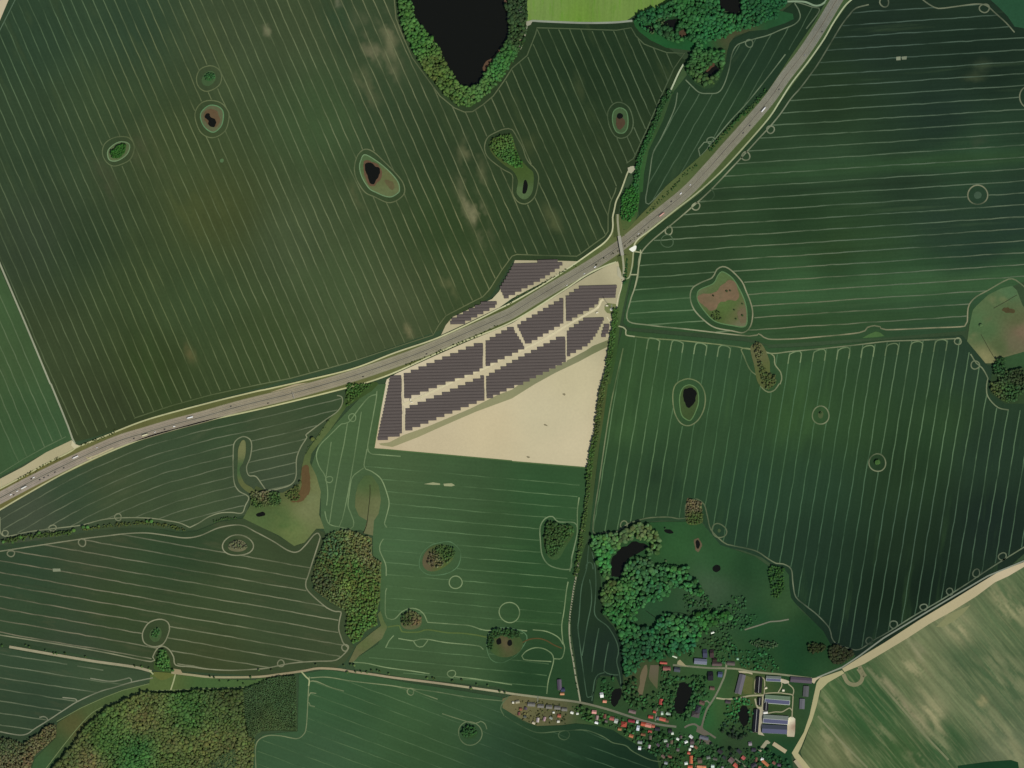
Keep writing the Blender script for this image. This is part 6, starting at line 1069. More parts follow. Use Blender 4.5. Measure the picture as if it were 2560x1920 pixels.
house(q(f'z{V4} 525 680')[0], 39, 15, 86, (30, 30, 32), 'black roofed barn with pale ridge, northernmost of the three upright ones', cat='barn', wall=(226, 224, 214), wh=4, rh=3, chim=False, ridge=True, group='upright black barns')
house(q(f'z{V4} 542 1055')[0], 18.5, 9.5, 86, (32, 34, 34), 'short black roofed barn with pale ridge, left of a pair', cat='barn', wall=(216, 214, 204), wh=3.2, rh=2.2, chim=False, ridge=True, group='upright black barns')
house(q(f'z{V4} 692 1155')[0], 23.5, 11, 87, (34, 34, 38), 'short black roofed barn with pale ridge, right of a pair', cat='barn', wall=(226, 224, 214), wh=3.4, rh=2.4, chim=False, ridge=True, group='upright black barns')
house(q(f'z{V2} 2003 850')[0], 57, 14, 85.5, (30, 32, 38), 'longest black roofed barn with pale ridge, beside the oval pond', cat='barn', wall=(230, 226, 216), wh=4, rh=3, chim=False, ridge=True, group='upright black barns')
house(q(f'z{V4} 862 530')[0], 36.5, 12.5, -3, (176, 184, 176), 'upper barn with blue solar panels on its southern slope', cat='barn', wall=(232, 232, 222), wh=3.6, rh=2.4, chim=False, pv=(-1,), roof2=(120, 130, 118), group='solar roofed barns')
house(q(f'z{V4} 952 1015')[0], 62, 20.5, -4.5, (184, 196, 180), 'middle barn with green northern slope and blue solar panels', cat='barn', wall=(226, 230, 214), wh=4, rh=3.4, chim=False, pv=(-1,), roof2=(112, 134, 106), group='solar roofed barns')
house(q(f'z{V4} 912 1470')[0], 62, 20.5, -4, (186, 192, 184), 'lower barn with grey northern slope and blue solar panels', cat='barn', wall=(232, 232, 224), wh=4, rh=3.4, chim=False, pv=(-1,), roof2=(122, 132, 120), group='solar roofed barns')
house(q(f'z{V5} 1285 595')[0], 62.5, 20.5, -3, (76, 84, 100), 'lowest barn with dark blue grey roof on both slopes', cat='barn', wall=(236, 236, 226), wh=4, rh=3.4, chim=False, pv=(-1,), roof2=(70, 76, 86), group='solar roofed barns')
house(q(f'z{V4} 1500 562')[0], 53, 12.5, -4.5, (84, 78, 86), 'long purple grey shed beside the lane to the east', cat='shed', wall=(120, 106, 96), wh=3.4, rh=2.2, chim=False)
house(q(f'z{V4} 1610 820')[0], 25.5, 13, 86, (86, 88, 88), 'grey shed, upper of two at the eastern edge of the farm', cat='shed', wall=(150, 150, 140), wh=3, rh=1.6, chim=False)
house(q(f'z{V4} 1522 1110')[0], 24.5, 12, 87, (98, 100, 104), 'grey shed, lower of two at the eastern edge of the farm', cat='shed', wall=(160, 160, 150), wh=3, rh=1.6, chim=False)
house(q(f'z{V5} 1425 1100')[0], 38, 9.5, -33, (172, 162, 128), 'low beige roofed store set askew south of the farm yard', cat='shed', wall=(180, 168, 132), wh=1.8, style='flat', chim=False)
house(q(f'z{V5} 1965 1600')[0], 34, 8.5, -52, (164, 154, 124), 'low beige roofed store at the bottom edge by the farm track', cat='shed', wall=(170, 160, 126), wh=1.8, style='flat', chim=False)
sheet('yard', q(f'z{V5} 830 1170 1040 900 1100 890 1170 960 1140 990 1080 1000 1060 1040 960 1150 900 1220'), 7, M_SOIL, Ctrl((150, 148, 120)), 'slanting pale concrete pad south of the farm yard', 8)
vh(V2, 885, 1520, 130, 50, 88, (196, 112, 78), 'long orange roofed house standing upright'); vh(V2, 866, 1642, 78, 48, 2, (188, 100, 74), 'orange roofed house at the bottom edge'); vh(V2, 845, 1402, 46, 42, -10, (182, 94, 78), 'small orange red roofed house'); vh(V2, 861, 1340, 34, 42, 0, (222, 226, 204), 'small pale yellow shed', cat='shed', chim=False)
vh(V2, 895, 1285, 48, 30, -10, (226, 230, 222), 'small white shed', cat='shed', chim=False); vh(V2, 1062, 1640, 156, 36, -4, (206, 142, 106), 'long low orange roofed house at the bottom edge'); vh(V2, 900, 1210, 64, 84, 5, (82, 72, 72), 'brown roofed house south of the square'); vh(V2, 882, 1122, 62, 44, -40, (206, 210, 204), 'pale roofed house')
vh(V2, 1105, 1140, 150, 58, -14, (96, 100, 108), 'long grey roofed house below the square'); vh(V2, 1385, 1378, 84, 66, -38, (54, 54, 56), 'dark roofed new house set askew', wall=(232, 234, 226)); vh(V2, 1578, 1530, 84, 88, -40, (112, 94, 90), 'brown roofed new house set askew', wall=(226, 226, 216)); vh(V2, 1785, 1488, 60, 56, -40, (178, 96, 90), 'small red roofed new house')
vh(V2, 1655, 1622, 84, 60, -40, (186, 94, 80), 'bright red roofed new house'); vh(V2, 1455, 1482, 64, 52, -38, (50, 58, 56), 'dark green roofed new house', wall=(216, 220, 210)); vh(V2, 1715, 1375, 84, 58, -42, (52, 56, 60), 'dark roofed corner house', wall=(230, 234, 222)); vh(V2, 2165, 1580, 136, 44, -42, (186, 118, 82), 'long orange roofed building')
vh(V2, 2112, 1512, 44, 44, -20, (236, 238, 230), 'white roofed house at the end of a long roof'); vh(V2, 1902, 1242, 52, 62, 8, (138, 130, 136), 'pale mauve roofed house'); vh(V2, 1965, 1350, 74, 56, -5, (60, 62, 70), 'dark roofed house with white front', wall=(236, 238, 232)); vh(V2, 1965, 1618, 92, 70, 30, (64, 62, 70), 'dark roofed house near the bottom edge', wall=(226, 226, 220))
vh(V2, 1032, 1535, 74, 92, 5, (92, 80, 70), 'brown roofed house beside the southern lane', wall=(200, 204, 190)); vh(V2, 1255, 1632, 52, 44, 0, (196, 214, 202), 'pale green roofed hut', cat='shed', chim=False); vh(V2, 795, 1580, 50, 46, 10, (204, 214, 202), 'pale roofed hut beside the orange houses', cat='shed', chim=False); vh(V2, 795, 1212, 52, 40, 25, (214, 220, 212), 'white roofed hut in a garden', cat='shed', chim=False)
vh(V2, 650, 1162, 44, 32, -30, (226, 232, 222), 'white greenhouse in a garden', cat='shed', chim=False); vh(V2, 440, 1190, 52, 44, 10, (150, 166, 148), 'grey green roofed hut', cat='shed', chim=False); vh(V2, 560, 1062, 36, 42, 5, (196, 206, 190), 'small pale annex', cat='shed', chim=False); vh(V2, 1180, 1480, 60, 50, 10, (108, 118, 106), 'grey roofed hut', cat='shed', chim=False)
vh(V2, 380, 715, 34, 56, 5, (176, 196, 178), 'pale greenhouse, left of a pair', cat='shed', chim=False); vh(V2, 490, 728, 76, 42, -20, (168, 188, 168), 'pale greenhouse, right of a pair', cat='shed', chim=False)
vh(V3, 1045, 1068, 214, 88, -4, (108, 114, 128), 'large hall with blue grey roof', wall=(226, 226, 216), wh=5, rh=3, cat='barn', chim=False); vh(V3, 1122, 930, 70, 140, 3, (62, 66, 84), 'dark blue roofed house, left of two upright ones', rh=4); vh(V3, 1240, 930, 60, 136, 2, (64, 52, 52), 'dark brown roofed house, right of two upright ones', wall=(232, 230, 222))
vh(V3, 1290, 1040, 68, 66, 0, (52, 42, 40), 'small dark brown house'); vh(V3, 1330, 1115, 160, 58, -2, (92, 80, 76), 'long brown roofed house by the lane', wall=(216, 206, 196)); vh(V3, 1572, 1102, 130, 62, -4, (92, 86, 80), 'brown grey roofed house at the lane corner')
vh(V3, 462, 1190, 124, 62, -3, (136, 92, 84), 'cottage with brown red roof and white walls', wall=(236, 236, 222), cat='cottage', wh=4); vh(V3, 405, 1092, 122, 32, -4, (176, 92, 80), 'long narrow shed with red roof', cat='shed', chim=False); vh(V3, 642, 1208, 100, 74, -8, (72, 78, 84), 'dark grey roofed cottage', cat='cottage', wall=(206, 210, 204))
vh(V3, 600, 985, 80, 20, -22, (206, 218, 190), 'narrow white roofed shed by the drive', cat='shed', chim=False); vh(V3, 1252, 568, 52, 24, 20, (226, 234, 216), 'small white caravan like hut in a clearing', cat='shed', chim=False); vh(V3, 1688, 1022, 32, 30, 0, (150, 190, 160), 'tiny pale hut among trees', cat='shed', chim=False)
house(q('t20 76 85')[0], 14, 8, 85, (214, 216, 206), 'white roofed lakeside house in the trees', cat='house'); house(q('t20 75 335')[0], 10, 8, 40, (168, 146, 122), 'brown roofed lakeside cottage, upper of two', cat='house'); house(q('t20 72 408')[0], 10, 7, 60, (186, 178, 156), 'pale roofed lakeside cottage, lower of two', cat='house')
house(q('z1840:1640:240 1090 795')[0], 5, 4.6, 0, (214, 210, 186), 'small pale feed store among the barns', cat='shed', chim=False); house(q('z1840:1640:240 690 740')[0], 5, 4, 20, (206, 200, 170), 'small pale hut beside the farm yard', cat='shed', chim=False); house(q('z1840:1640:240 680 1310')[0], 10, 4.5, 5, (226, 226, 216), 'white roofed lean-to between the barns', cat='shed', chim=False)
# small jetty on the lake
jt = thing('jetty', 'small pale wooden jetty on the eastern lake shore', 'jetty', (*q('t10 2186 165')[0], 0.6))
V, F = [], []; boxm(V, F, -4, 4, -1, 1, .3, .5); link('deck', mesh_from('deck', V, F, pm('old_planks', (186, 178, 160))), jt)
for sx in (-1, 1):
    for sy in (-1, 1):
        V, F = [], []; tube(V, F, (sx * 3.6, sy * .8, -.6), .12, (sx * 3.6, sy * .8, .9), .12); link('post', mesh_from('post', V, F, M_BARK), jt)

# the many small roofs between the named ones
hr = random.Random(12); HV = q('t23 600 1130 760 1180 900 1225 1050 1280 1250 1330 1420 1330 1560 1400 1640 1430 1880 1500 2000 1500 2180 1540 t33 120 1620 120 1700 t23 1340 1800 1310 1580 1100 1440 1000 1370 880 1300 740 1260 620 1230'); HV2 = q('t23 20 1090 280 1130 460 1150 440 1260 290 1250 180 1270 90 1220 0 1160')
NEAR = [np.array(q(s)) for s in ('t23 580 1092 800 1145 1000 1208 1150 1255 1280 1285 1420 1303 1620 1310', 'z1600:1680:320 950 1420 960 1560 960 1680', 'z1600:1680:320 1550 1390 1650 1500 1790 1610 1850 1680')]
cols = [((128, 84, 70), 'dull red'), ((104, 92, 84), 'brown grey'), ((150, 150, 140), 'pale grey'), ((84, 84, 86), 'dark grey'), ((166, 108, 84), 'faded orange'), ((190, 190, 178), 'whitish'), ((112, 100, 90), 'brown')]
for poly, sp, pr in ((HV, 15, .42), (HV2, 11, .6)):
    for p in scatter([poly], sp, .45, int(sp)):
        L, W = hr.uniform(5.5, 11), hr.uniform(4.5, 7.5)
        if hr.random() > pr or any(math.hypot(p[0] - f[0], p[1] - f[1]) < f[2] + L * .7 for f in FOOT): continue
        if any(np.min(np.linalg.norm(np.array(smooth([tuple(v) for v in R_], False, 4)) - p, axis=1)) < 7 for R_ in NEAR): continue
        c, cn = hr.choice(cols); big = L > 8; c = tuple(int(v * hr.uniform(.9, 1.08)) for v in c)
        house(tuple(p), L, W, hr.choice((-12, -8, 78, 82, -38)) + hr.uniform(-6, 6), c, f"{'house' if big else 'little hut'} with {cn} roof, {where(p)}", cat='house' if big else 'shed', chim=big, wall=hr.choice(((206, 202, 190), (224, 222, 212), (176, 160, 140))))

# ------------------------------------------------------------------ village trees
VT = q('t23 560 1110 760 1180 900 1220 1050 1270 1250 1330 1420 1340 1550 1400 1620 1420 1880 1500 2000 1480 2212 1500 t33 180 1600 200 1740 t23 1300 1800 1280 1580 1080 1460 980 1380 870 1310 720 1270 600 1240 t23 500 1100')
VT2 = q('t23 960 900 1090 870 1100 780 1300 700 1380 860 1560 860 1680 860 1680 1000 1740 1020 1650 1150 1500 1260 1260 1200 1000 1120 960 1060')
VT3 = q('t23 1850 1060 2080 1060 2090 1340 1960 1420 1800 1360 1780 1300 1840 1250'); VT4 = q('t23 1900 480 1960 700 1870 780 1720 740 1710 600 1600 640 1560 700 1500 680 1700 520'); VT5 = q('t23 1960 640 2212 620 t33 100 820 0 840 t23 1960 790'); VT7 = q('t23 1560 100 1680 150 1760 300 1900 180 2010 160 2040 260 1960 360 2100 330 2150 380 2000 470 1900 480 1700 520 1640 420 1500 300 1480 180'); VT6 = q('t23 770 880 890 880 880 960 860 1100 780 1090')
RD = [np.array(q(s)) for s in ('t23 580 1092 800 1145 1000 1208 1150 1255 1280 1285 1420 1303 1620 1310', 't23 1855 745 1840 850 1800 950 1755 1040 1710 1110 1680 1160 1655 1240 1635 1320 1700 1360 1760 1400', 't23 1390 770 1500 778 1700 795 1855 798 1960 805 2060 825 2212 842')]
PN = [smooth(q(s), True, 4) for s in ('t23 1440 940 1490 920 1545 965 1560 990 1520 1100 1480 1180 1440 1190 1400 1160 1402 1090 1420 1030', 't23 1960 1160 1995 1120 2030 1130 2048 1190 2040 1270 2000 1300 1970 1260 1955 1210', 't23 1090 1030 1100 860 1160 760 1270 765 1260 990')]
def clear(p, r):
    for (x, y, rad, L, W, a) in FOOT:
        dx, dy = p[0] - x, p[1] - y; u, v = dx * math.cos(a) + dy * math.sin(a), -dx * math.sin(a) + dy * math.cos(a)
        if abs(u) < L / 2 + r * .8 and abs(v) < W / 2 + r * .8: return False
    for R_ in RD:
        for A_, B_ in zip(R_[:-1], R_[1:]):
            t = np.clip(np.dot(np.array(p) - A_, B_ - A_) / np.dot(B_ - A_, B_ - A_), 0, 1)
            if np.linalg.norm(np.array(p) - A_ - t * (B_ - A_)) < 2.5 + r * .7: return False
    return all(not inside([p], [l])[0] for l in PN)
GV = Ctrl('t23 700 1150 50 84 44;t23 1000 1000 42 76 42;t23 1200 1050 44 78 44;t23 1350 1400 38 70 40;t23 1600 1000 40 74 42;t23 1900 1350 32 46 34;t23 1950 1100 44 96 52;t23 1700 600 42 66 38;t23 2000 700 36 76 44;t23 1500 1550 44 76 42;t33 50 1600 34 70 40;t23 820 950 34 66 36', 20)
done = 0
for poly, sp, pr in ((VT, 12, .42), (VT2, 11, .5), (VT3, 10, .9), (VT4, 10.5, .7), (VT5, 13, .45), (VT7, 12, .45), (VT6, 10, .7)):
    for p in scatter([poly], sp, .45, int(sp * 10)):
        if rnd.random() > pr or NTREE[0] >= 360: continue
        r = rnd.uniform(3.2, 6.0)
        if not clear(p, r): continue
        C = GV([p])[0]; rgb = 255 * np.where(C * LIT <= 0.0031308, C * LIT * 12.92, 1.055 * (C * LIT) ** (1 / 2.4) - .055); c = tuple(float(v) for v in rgb)
        tree(p[0], p[1], r, r * 1.7 + rnd.uniform(1, 4), c, f'{tone(c)} {size(r)} garden tree, {where(p)}', 'trees among the village gardens', rnd, .25)
P7 = np.concatenate([scatter([poly], 6.0, .48, 77 + i) for i, poly in enumerate((VT, VT2, VT3, VT4, VT5, VT6, VT7))])
k7 = np.random.default_rng(8); R7 = 1.4 + 3.6 * k7.beta(1.4, 2.0, len(P7)); ok = np.array([k7.random() < .6 and clear(p, r) for p, r in zip(P7, R7)]); P7, R7 = P7[ok], R7[ok]
V, F, Cc = crowns(P7, R7, R7 * 1.1, tree_colours(P7, GV, k7, .3, 4) * 1.35, SHAPES_M, 9)
tag(link('shrubbery', mesh_from('shrubbery', V, F, M_LEAF, Cc, True)), 'countless bushes and shrubs filling the village gardens', kind='stuff')
gp = scatter([q('t23 0 1070 300 1090 480 1110 470 1280 300 1270 200 1290 100 1250 0 1180')], 6, .48, 91); gr = k7.uniform(1.2, 3.0, len(gp)); ok = np.array([k7.random() < .5 and clear(p, r) for p, r in zip(gp, gr)]); gp, gr = gp[ok], gr[ok]
V, F, Cc = crowns(gp, gr, gr * .9, Ctrl('t23 100 1150 86 84 52;t23 250 1230 62 74 42;t23 420 1200 60 78 44', 15)(gp) * TREE_GAIN * np.exp(k7.normal(0, .3, (len(gp), 1))), SHAPES_S, 10)
tag(link('shrubbery', mesh_from('shrubbery', V, F, M_LEAF, Cc, True)), 'brownish bushes in the gardens behind the grey roofed row', kind='stuff')

# ------------------------------------------------------------------ solar park
M_PANEL = pm('solar_cells', (82, 75, 70), amp=0.1, sc=0.02, rough=.45, spec=.25); M_RAIL = pm('module_rail', (122, 116, 108), rough=.6); M_STEEL = pm('galvanised_steel', (150, 150, 146), rough=.5, spec=.4, metal=.3)
PITCH, DEPTH, TILT, SL = 8.05, 8.0, math.radians(11), math.tan(math.radians(1.6))
BLOCKS = [('western solar block', 't11 1160 1600 1257 1600 1262 1659 t12 1258 100 1265 250 1262 440 1045 500'), ('long upper solar block next to it', 't11 1278 1572 1965 1292 1960 1535 1870 1580 1640 1659 t12 1282 135'), ('lower western solar block', 't12 1292 210 1740 30 t11 1972 1590 t12 1976 140 1290 415'),
          ('upper central solar block', 't11 1985 1290 t21 15 1155 20 1200 112 1350 0 1410 t11 1985 1510'), ('upper solar block west of the mast', 't21 45 1150 446 915 447 1140 125 1325'), ('uppermost solar block south of the bridge', 't21 465 900 585 820 908 808 896 918 755 922 745 970 700 1000 468 1132'),
          ('lower eastern solar block', 't21 475 1200 650 1080 805 1075 790 1120 720 1250 650 1330 530 1395 476 1425'), ('long lower central solar block', 't11 1990 1590 t21 0 1465 430 1245 462 1265 466 1475 100 1659 t12 2200 40 1992 140'), ('tiny solar block near the hedge', 't21 795 1150 842 1150 838 1210 800 1258 765 1258'),
          ('triangular solar block north of the motorway', 't21 22 606 392 598 445 635 260 760 0 895 t11 2150 925 2105 830'), ('slender solar block north of the motorway', 't11 1990 938 2082 938 2082 985 1810 1130 1710 1158 1668 1158 1690 1100')]
ORD = ['first', 'second', 'third', 'fourth', 'fifth', 'sixth', 'seventh', 'eighth', 'ninth', 'tenth', 'eleventh', 'twelfth', 'thirteenth', 'fourteenth', 'fifteenth', 'sixteenth', 'seventeenth', 'eighteenth', 'nineteenth', 'twentieth', 'twenty-first', 'twenty-second', 'twenty-third', 'twenty-fourth', 'twenty-fifth', 'twenty-sixth', 'twenty-seventh', 'twenty-eighth', 'twenty-ninth', 'thirtieth']
ct, st = math.cos(TILT), math.sin(TILT); NROW = 0
for bname, s in BLOCKS:
    poly = q(s); A_ = np.array(poly); y = math.floor(A_[:, 1].max() / PITCH) * PITCH; k = 0; rows = []
    while y > A_[:, 1].min() - PITCH:
        xs = np.arange(A_[:, 0].min() - 2, A_[:, 0].max() + 2, 0.8); P = np.stack([xs, y + xs * SL * .0 + 0 * xs], 1); m = inside(P, [poly])
        if m.sum() > 8: rows.append((xs[m].min(), xs[m].max(), y))
        y -= PITCH
    for k, (xa, xb, y) in enumerate(rows):
        L = xb - xa; e = thing('solar_panel_row', f'dark solar panel row, {ORD[k]} from the north, {bname}', 'solar panels', ((xa + xb) / 2, y, 0.55), math.atan(SL), 'rows of the solar park')
        V, F = [], []; d = DEPTH / 2; zc = 1.9
        for dz in (0, .08): V += [(-L / 2, -d * ct, zc - d * st + dz), (L / 2, -d * ct, zc - d * st + dz), (L / 2, d * ct, zc + d * st + dz), (-L / 2, d * ct, zc + d * st + dz)]
        F += [[0, 3, 2, 1], [4, 5, 6, 7], [0, 1, 5, 4], [1, 2, 6, 5], [2, 3, 7, 6], [3, 0, 4, 7]]
        link('panel', mesh_from('panel', V, F, M_PANEL), e)
        V, F = [], []
        for sa, sb in ((-1, -.93), (-.02, .02)):
            if sa < -.5 and rnd.random() < .35: continue
            n0_ = len(V); a_, b_ = sa * d, sb * d; x0_ = -L / 2 + (rnd.random() * L * .4 if rnd.random() < .5 else 0.05); x1_ = L / 2 - (rnd.random() * L * .4 if rnd.random() < .5 else 0.05)
            V += [(x0_, a_ * ct, zc + a_ * st + .1), (x1_, a_ * ct, zc + a_ * st + .1), (x1_, b_ * ct, zc + b_ * st + .1), (x0_, b_ * ct, zc + b_ * st + .1)]; F.append([n0_, n0_ + 1, n0_ + 2, n0_ + 3])
        link('edge_rail', mesh_from('edge_rail', V, F, M_RAIL), e)
        V, F = [], []; n = max(2, int(L / 5) + 1)
        for i in range(n):
            xx = -L / 2 + .6 + (L - 1.2) * i / (n - 1)
            for yy in (-d * .55, d * .55): boxm(V, F, xx - .08, xx + .08, yy * ct - .08, yy * ct + .08, -.2, zc + yy * st - .06)
        for yy in (-d * .55, d * .55): boxm(V, F, -L / 2, L / 2, yy * ct - .06, yy * ct + .06, zc + yy * st - .05, zc + yy * st - .005)
        link('support_frame', mesh_from('support_frame', V, F, M_STEEL), e); NROW += 1
for i, (s, a, lab) in enumerate((('z920:930:240 980 650', 88, 'pale transformer cabin at the track crossing in the west of the solar park'), ('t12 1345 160', 0, 'pale transformer cabin beside the central solar track'), ('t21 735 1045', 20, 'pale transformer cabin in the east of the solar park'), ('t21 820 985', 0, 'pale cabin at the foot of the mast'))):
    e = thing('transformer_cabin', lab, 'cabin', (*q(s)[0], .6), math.radians(a)); V, F = [], []; boxm(V, F, -3, 3, -1.3, 1.3, -.4, 2.5); link('wall', mesh_from('wall', V, F, wallmat((200, 196, 172))), e)
    V, F = [], []; boxm(V, F, -3.15, 3.15, -1.45, 1.45, 2.51, 2.7); link('roof', mesh_from('roof', V, F, roofmat((222, 216, 188))), e); V, F = [], []; boxm(V, F, -.6, .6, -1.36, -1.305, 0, 2.1); link('door', mesh_from('door', V, F, pm('green_door', (90, 110, 90))), e)
# mast
mp = q('z1400:720:160 1770 745')[0]; e = thing('radio_mast', 'tall thin lattice mast in a weedy square, casting a long shadow over the panels', 'mast', (*mp, .6))
V, F = [], []; boxm(V, F, -3, 3, -3, 3, -.3, .35); link('foundation', mesh_from('foundation', V, F, pm('white_concrete', (206, 210, 190))), e)
V, F = [], []; HM = 48.0; prev = None
for lv in range(17):
    z = HM * lv / 16; r = 2.0 - 1.55 * lv / 16; ring = [(r * math.cos(2.094 * i + .5), r * math.sin(2.094 * i + .5), z + .3) for i in range(3)]
    if prev:
        for i in range(3): tube(V, F, prev[i], .16, ring[i], .15); tube(V, F, prev[i], .06, ring[(i + 1) % 3], .06); tube(V, F, ring[i], .05, ring[(i + 1) % 3], .05)
    prev = ring
link('lattice', mesh_from('lattice', V, F, M_STEEL), e)
for i in range(3):
    a = 2.094 * i + .5; V, F = [], []; bx, by = 1.1 * math.cos(a), 1.1 * math.sin(a); boxm(V, F, bx - .25, bx + .25, by - .25, by + .25, 43.5, 46); link('antenna', mesh_from('antenna', V, F, pm('antenna_white', (220, 222, 220))), e)
V, F = [], []; tube(V, F, (0, 0, 48), .1, (0, 0, 52), .04); link('rod', mesh_from('rod', V, F, M_STEEL), e)

# ------------------------------------------------------------------ vehicles on the motorway
M_TYRE = pm('tyre', (34, 34, 34)); M_VGL = pm('car_glass', (38, 44, 52), rough=.1, spec=.5)
def paint(c): return pm('paint_%d_%d_%d' % c, c, amp=.03, rough=.3, spec=.5)
def prism(prof, w, V, F, taper=1.0):
    b = len(V); n = len(prof)
    for s in (-1, 1):
        for x, z in prof: V.append((x, s * w / 2 * (taper if z > .9 else 1), z))
    F.append([b + i for i in range(n)]); F.append([b + n + i for i in range(n)][::-1])
    for i in range(n): j = (i + 1) % n; F.append([b + i, b + n + i, b + n + j, b + j])
def wheel(e, x, y, r=.33, w=.24):
    V, F = [], []; n = 10
    for s in (-1, 1):
        for i in range(n): V.append((r * math.cos(6.283 * i / n), s * w / 2, r * math.sin(6.283 * i / n)))
    F.append(list(range(n))); F.append(list(range(n, 2 * n))[::-1])
    for i in range(n): F.append([i, n + i, n + (i + 1) % n, (i + 1) % n])
    link('wheel', mesh_from('wheel', V, F, M_TYRE), e, (x, y, r))
def fix(V, F, name, mat, e):
    me = mesh_from(name, V, F, mat); bm = bmesh.new(); bm.from_mesh(me); bmesh.ops.recalc_face_normals(bm, faces=bm.faces); bm.to_mesh(me); bm.free(); return link(name, me, e)
def lane_pose(p):
    d = np.linalg.norm(MP - np.array(p), axis=1); i = int(np.argmin(d)); n = MN_[i]; s = float(np.dot(np.array(p) - MP[i], n))
    s = min((9.6, 5.7, -5.7, -9.6), key=lambda v: abs(v - s)) if abs(s) < 13 else s
    pos = MP[i] + n * (s - .1); a = math.atan2(MT[i][1], MT[i][0]) + (0 if s < 0 else math.pi)
    return pos, a, ('southern side' if s < 0 else 'northern side')
def car(pt, c, lab, big=False):
    pos, a, side = lane_pose(q(pt)[0]); e = thing('van' if big else 'car', f'{lab} {side}, {where(pos)}', 'van' if big else 'car', (pos[0], pos[1], 1.22), a, 'vehicles on the motorway')
    V, F = [], []
    if big:
        prism([(-2.9, .35), (2.9, .35), (2.95, .95), (2.3, 1.3), (1.7, 2.3), (-2.85, 2.4)], 2.0, V, F, .95); fix(V, F, 'body', paint(c), e); V, F = [], []; prism([(1.75, 1.4), (2.2, 1.36), (1.72, 2.15)], 1.92, V, F); fix(V, F, 'windscreen', M_VGL, e)
        for x in (-1.8, 1.9):
            for y in (-.9, .9): wheel(e, x, y, .36)
    else:
        prism([(-2.2, .3), (2.15, .3), (2.2, .65), (1.9, .82), (-2.1, .92)], 1.8, V, F); prism([(-1.5, 1.35), (.3, 1.38), (.35, 1.44), (-1.4, 1.44)], 1.5, V, F); fix(V, F, 'body', paint(c), e)
        V, F = [], []; prism([(-2.0, .9), (1.05, .86), (.3, 1.37), (-1.5, 1.34)], 1.7, V, F, .86); fix(V, F, 'cabin', M_VGL, e)
        for x in (-1.35, 1.35):
            for y in (-.8, .8): wheel(e, x, y)
def lorry(pt, c, lab):
    pos, a, side = lane_pose(q(pt)[0]); e = thing('lorry', f'{lab} {side}, {where(pos)}', 'lorry', (pos[0], pos[1], 1.22), a, 'lorries on the motorway')
    V, F = [], []; boxm(V, F, -8, 5.6, -1.27, 1.27, 1.1, 3.95); link('trailer', mesh_from('trailer', V, F, paint(c)), e)
    V, F = [], []; boxm(V, F, -7.8, 7.6, -.5, .5, .7, 1.05); link('chassis', mesh_from('chassis', V, F, M_TYRE), e)
    V, F = [], []; prism([(6.0, .5), (8.2, .5), (8.25, 1.5), (8.0, 2.9), (7.4, 3.5), (6.0, 3.6)], 2.45, V, F); cb = fix(V, F, 'cab', paint(tuple(int(v * .85) for v in c)), e)
    V, F = [], []; prism([(8.0, 1.7), (8.27, 1.6), (8.06, 2.75), (7.9, 2.8)], 2.3, V, F); fix(V, F, 'windscreen', M_VGL, cb)
    for x in (-6.4, -5.1, -3.8, 4.2, 7.1):
        for y in (-1.0, 1.0): wheel(e, x, y, .5, .35)
Z = 'z0:1120:320 '
lorry(Z + '1300 195', (228, 226, 216), 'white lorry'); lorry('t02 1645 312', (236, 238, 230), 'bright white lorry'); lorry('t02 1257 427', (222, 218, 176), 'cream lorry'); lorry('t20 2165 950', (236, 238, 234), 'white lorry'); lorry('t21 1280 190', (214, 168, 150), 'pinkish lorry'); lorry(Z + '405 700', (226, 226, 214), 'white lorry')
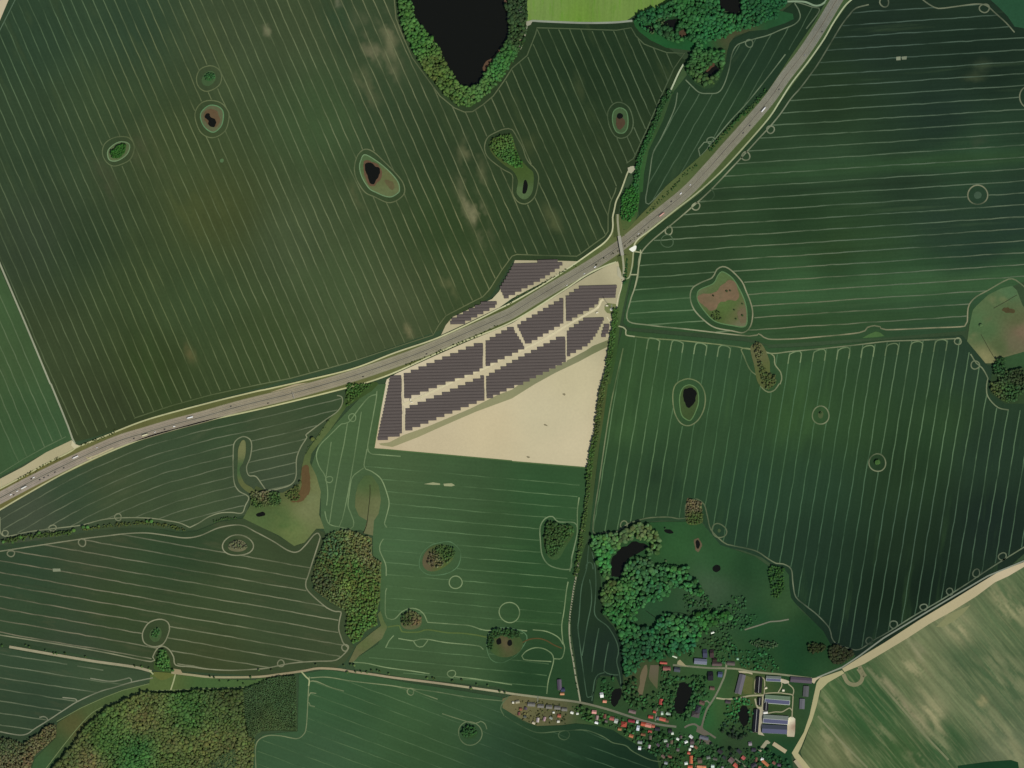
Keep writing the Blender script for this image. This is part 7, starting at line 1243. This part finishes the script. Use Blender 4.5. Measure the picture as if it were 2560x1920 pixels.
for s, c, l, b in ((Z + '175 800', (232, 232, 224), 'white van', 1), (Z + '285 725', (226, 224, 214), 'pale van', 1), (Z + '580 560', (236, 236, 228), 'white van', 1), (Z + '250 800', (40, 40, 42), 'black car', 0), (Z + '360 700', (38, 38, 40), 'black car', 0), (Z + '545 575', (42, 42, 46), 'black car', 0), (Z + '690 520', (44, 42, 40), 'black car', 0), (Z + '765 505', (52, 52, 56), 'dark grey car', 0), (Z + '820 452', (44, 44, 46), 'dark car', 0),
                    (Z + '835 470', (220, 218, 206), 'white car', 0), (Z + '930 425', (40, 40, 44), 'dark car', 0), (Z + '1105 338', (36, 36, 38), 'black car', 0), (Z + '1705 25', (226, 226, 220), 'white car', 0), ('t02 1505 350', (232, 232, 224), 'white van', 1), ('t02 1415 378', (44, 46, 48), 'dark car', 0), ('t02 1325 407', (230, 230, 222), 'white car', 0), ('t02 1160 462', (50, 50, 54), 'dark grey car', 0),
                    ('t20 2055 1080', (44, 46, 50), 'dark car', 0), ('t20 1550 1605', (232, 234, 230), 'white car', 0), ('t20 1998 1138', (60, 62, 66), 'dark grey car', 0), ('t21 1460 25', (236, 238, 234), 'white van', 1), ('t21 1385 97', (46, 48, 52), 'dark car', 0), ('t21 1090 358', (222, 224, 216), 'pale car', 0), ('t21 720 650', (236, 238, 234), 'white van', 1), ('t21 635 712', (226, 228, 222), 'white car', 0), ('t21 475 808', (222, 222, 214), 'pale car', 0),
                    ('t11 925 1590', (48, 48, 50), 'dark car', 0), ('t11 1470 1400', (52, 54, 56), 'dark car', 0), ('t30 480 275', (40, 42, 44), 'black car', 0), ('t30 320 470', (150, 152, 150), 'silver car', 0), ('t30 100 770', (60, 62, 64), 'dark grey car', 0), ('t11 1850 1262', (56, 56, 58), 'dark grey car', 0), ('t12 110 165', (66, 64, 60), 'grey car', 0), ('t02 1990 190', (80, 78, 74), 'grey car', 0)):
    car(s, c, l, b)
# sign gantry over the motorway
gp_ = q('t12 318 95')[0]; i = int(np.argmin(np.linalg.norm(MP - np.array(gp_), axis=1))); e = thing('sign_gantry', 'pale steel sign gantry across the southern carriageway', 'gantry', (MP[i][0], MP[i][1], .8), math.atan2(MT[i][1], MT[i][0]))
for yy in (-14.6, -.3):
    V, F = [], []; boxm(V, F, -.2, .2, yy - .2, yy + .2, -.3, 7.2); link('post', mesh_from('post', V, F, M_TRIM), e)
V, F = [], []; boxm(V, F, -.25, .25, -14.8, -.1, 7.21, 7.8); link('beam', mesh_from('beam', V, F, M_TRIM), e)
V, F = [], []; boxm(V, F, -.45, -.28, -13, -7.5, 5.6, 8.2); link('sign_board', mesh_from('sign_board', V, F, pm('sign_blue', (50, 80, 150))), e)

# ------------------------------------------------------------------ labels that would be shared get a place in their line
from collections import defaultdict
byl = defaultdict(list)
for o in TAGGED: byl[o['label']].append(o)
for lab, os_ in byl.items():
    if len(os_) < 2: continue
    xs = [o.location.x for o in os_]; ys = [o.location.y for o in os_]
    ew = (max(xs) - min(xs)) >= (max(ys) - min(ys)); os_.sort(key=lambda o: o.location.x if ew else -o.location.y); end = 'west' if ew else 'north'
    for k, o in enumerate(os_): o['label'] = f'{lab}, {ORD[k] if k < len(ORD) else "next"} from the {end}'
bpy.context.view_layer.update()
print('TREES', NTREE[0], 'ROWS', NROW, 'THINGS', len(TAGGED), 'OBJS', len(bpy.data.objects))
for o in TAGGED:
    if len(o['label'].split()) > 16: o['label'] = o['label'].replace(' from the ', ' from ').replace('just ', '')
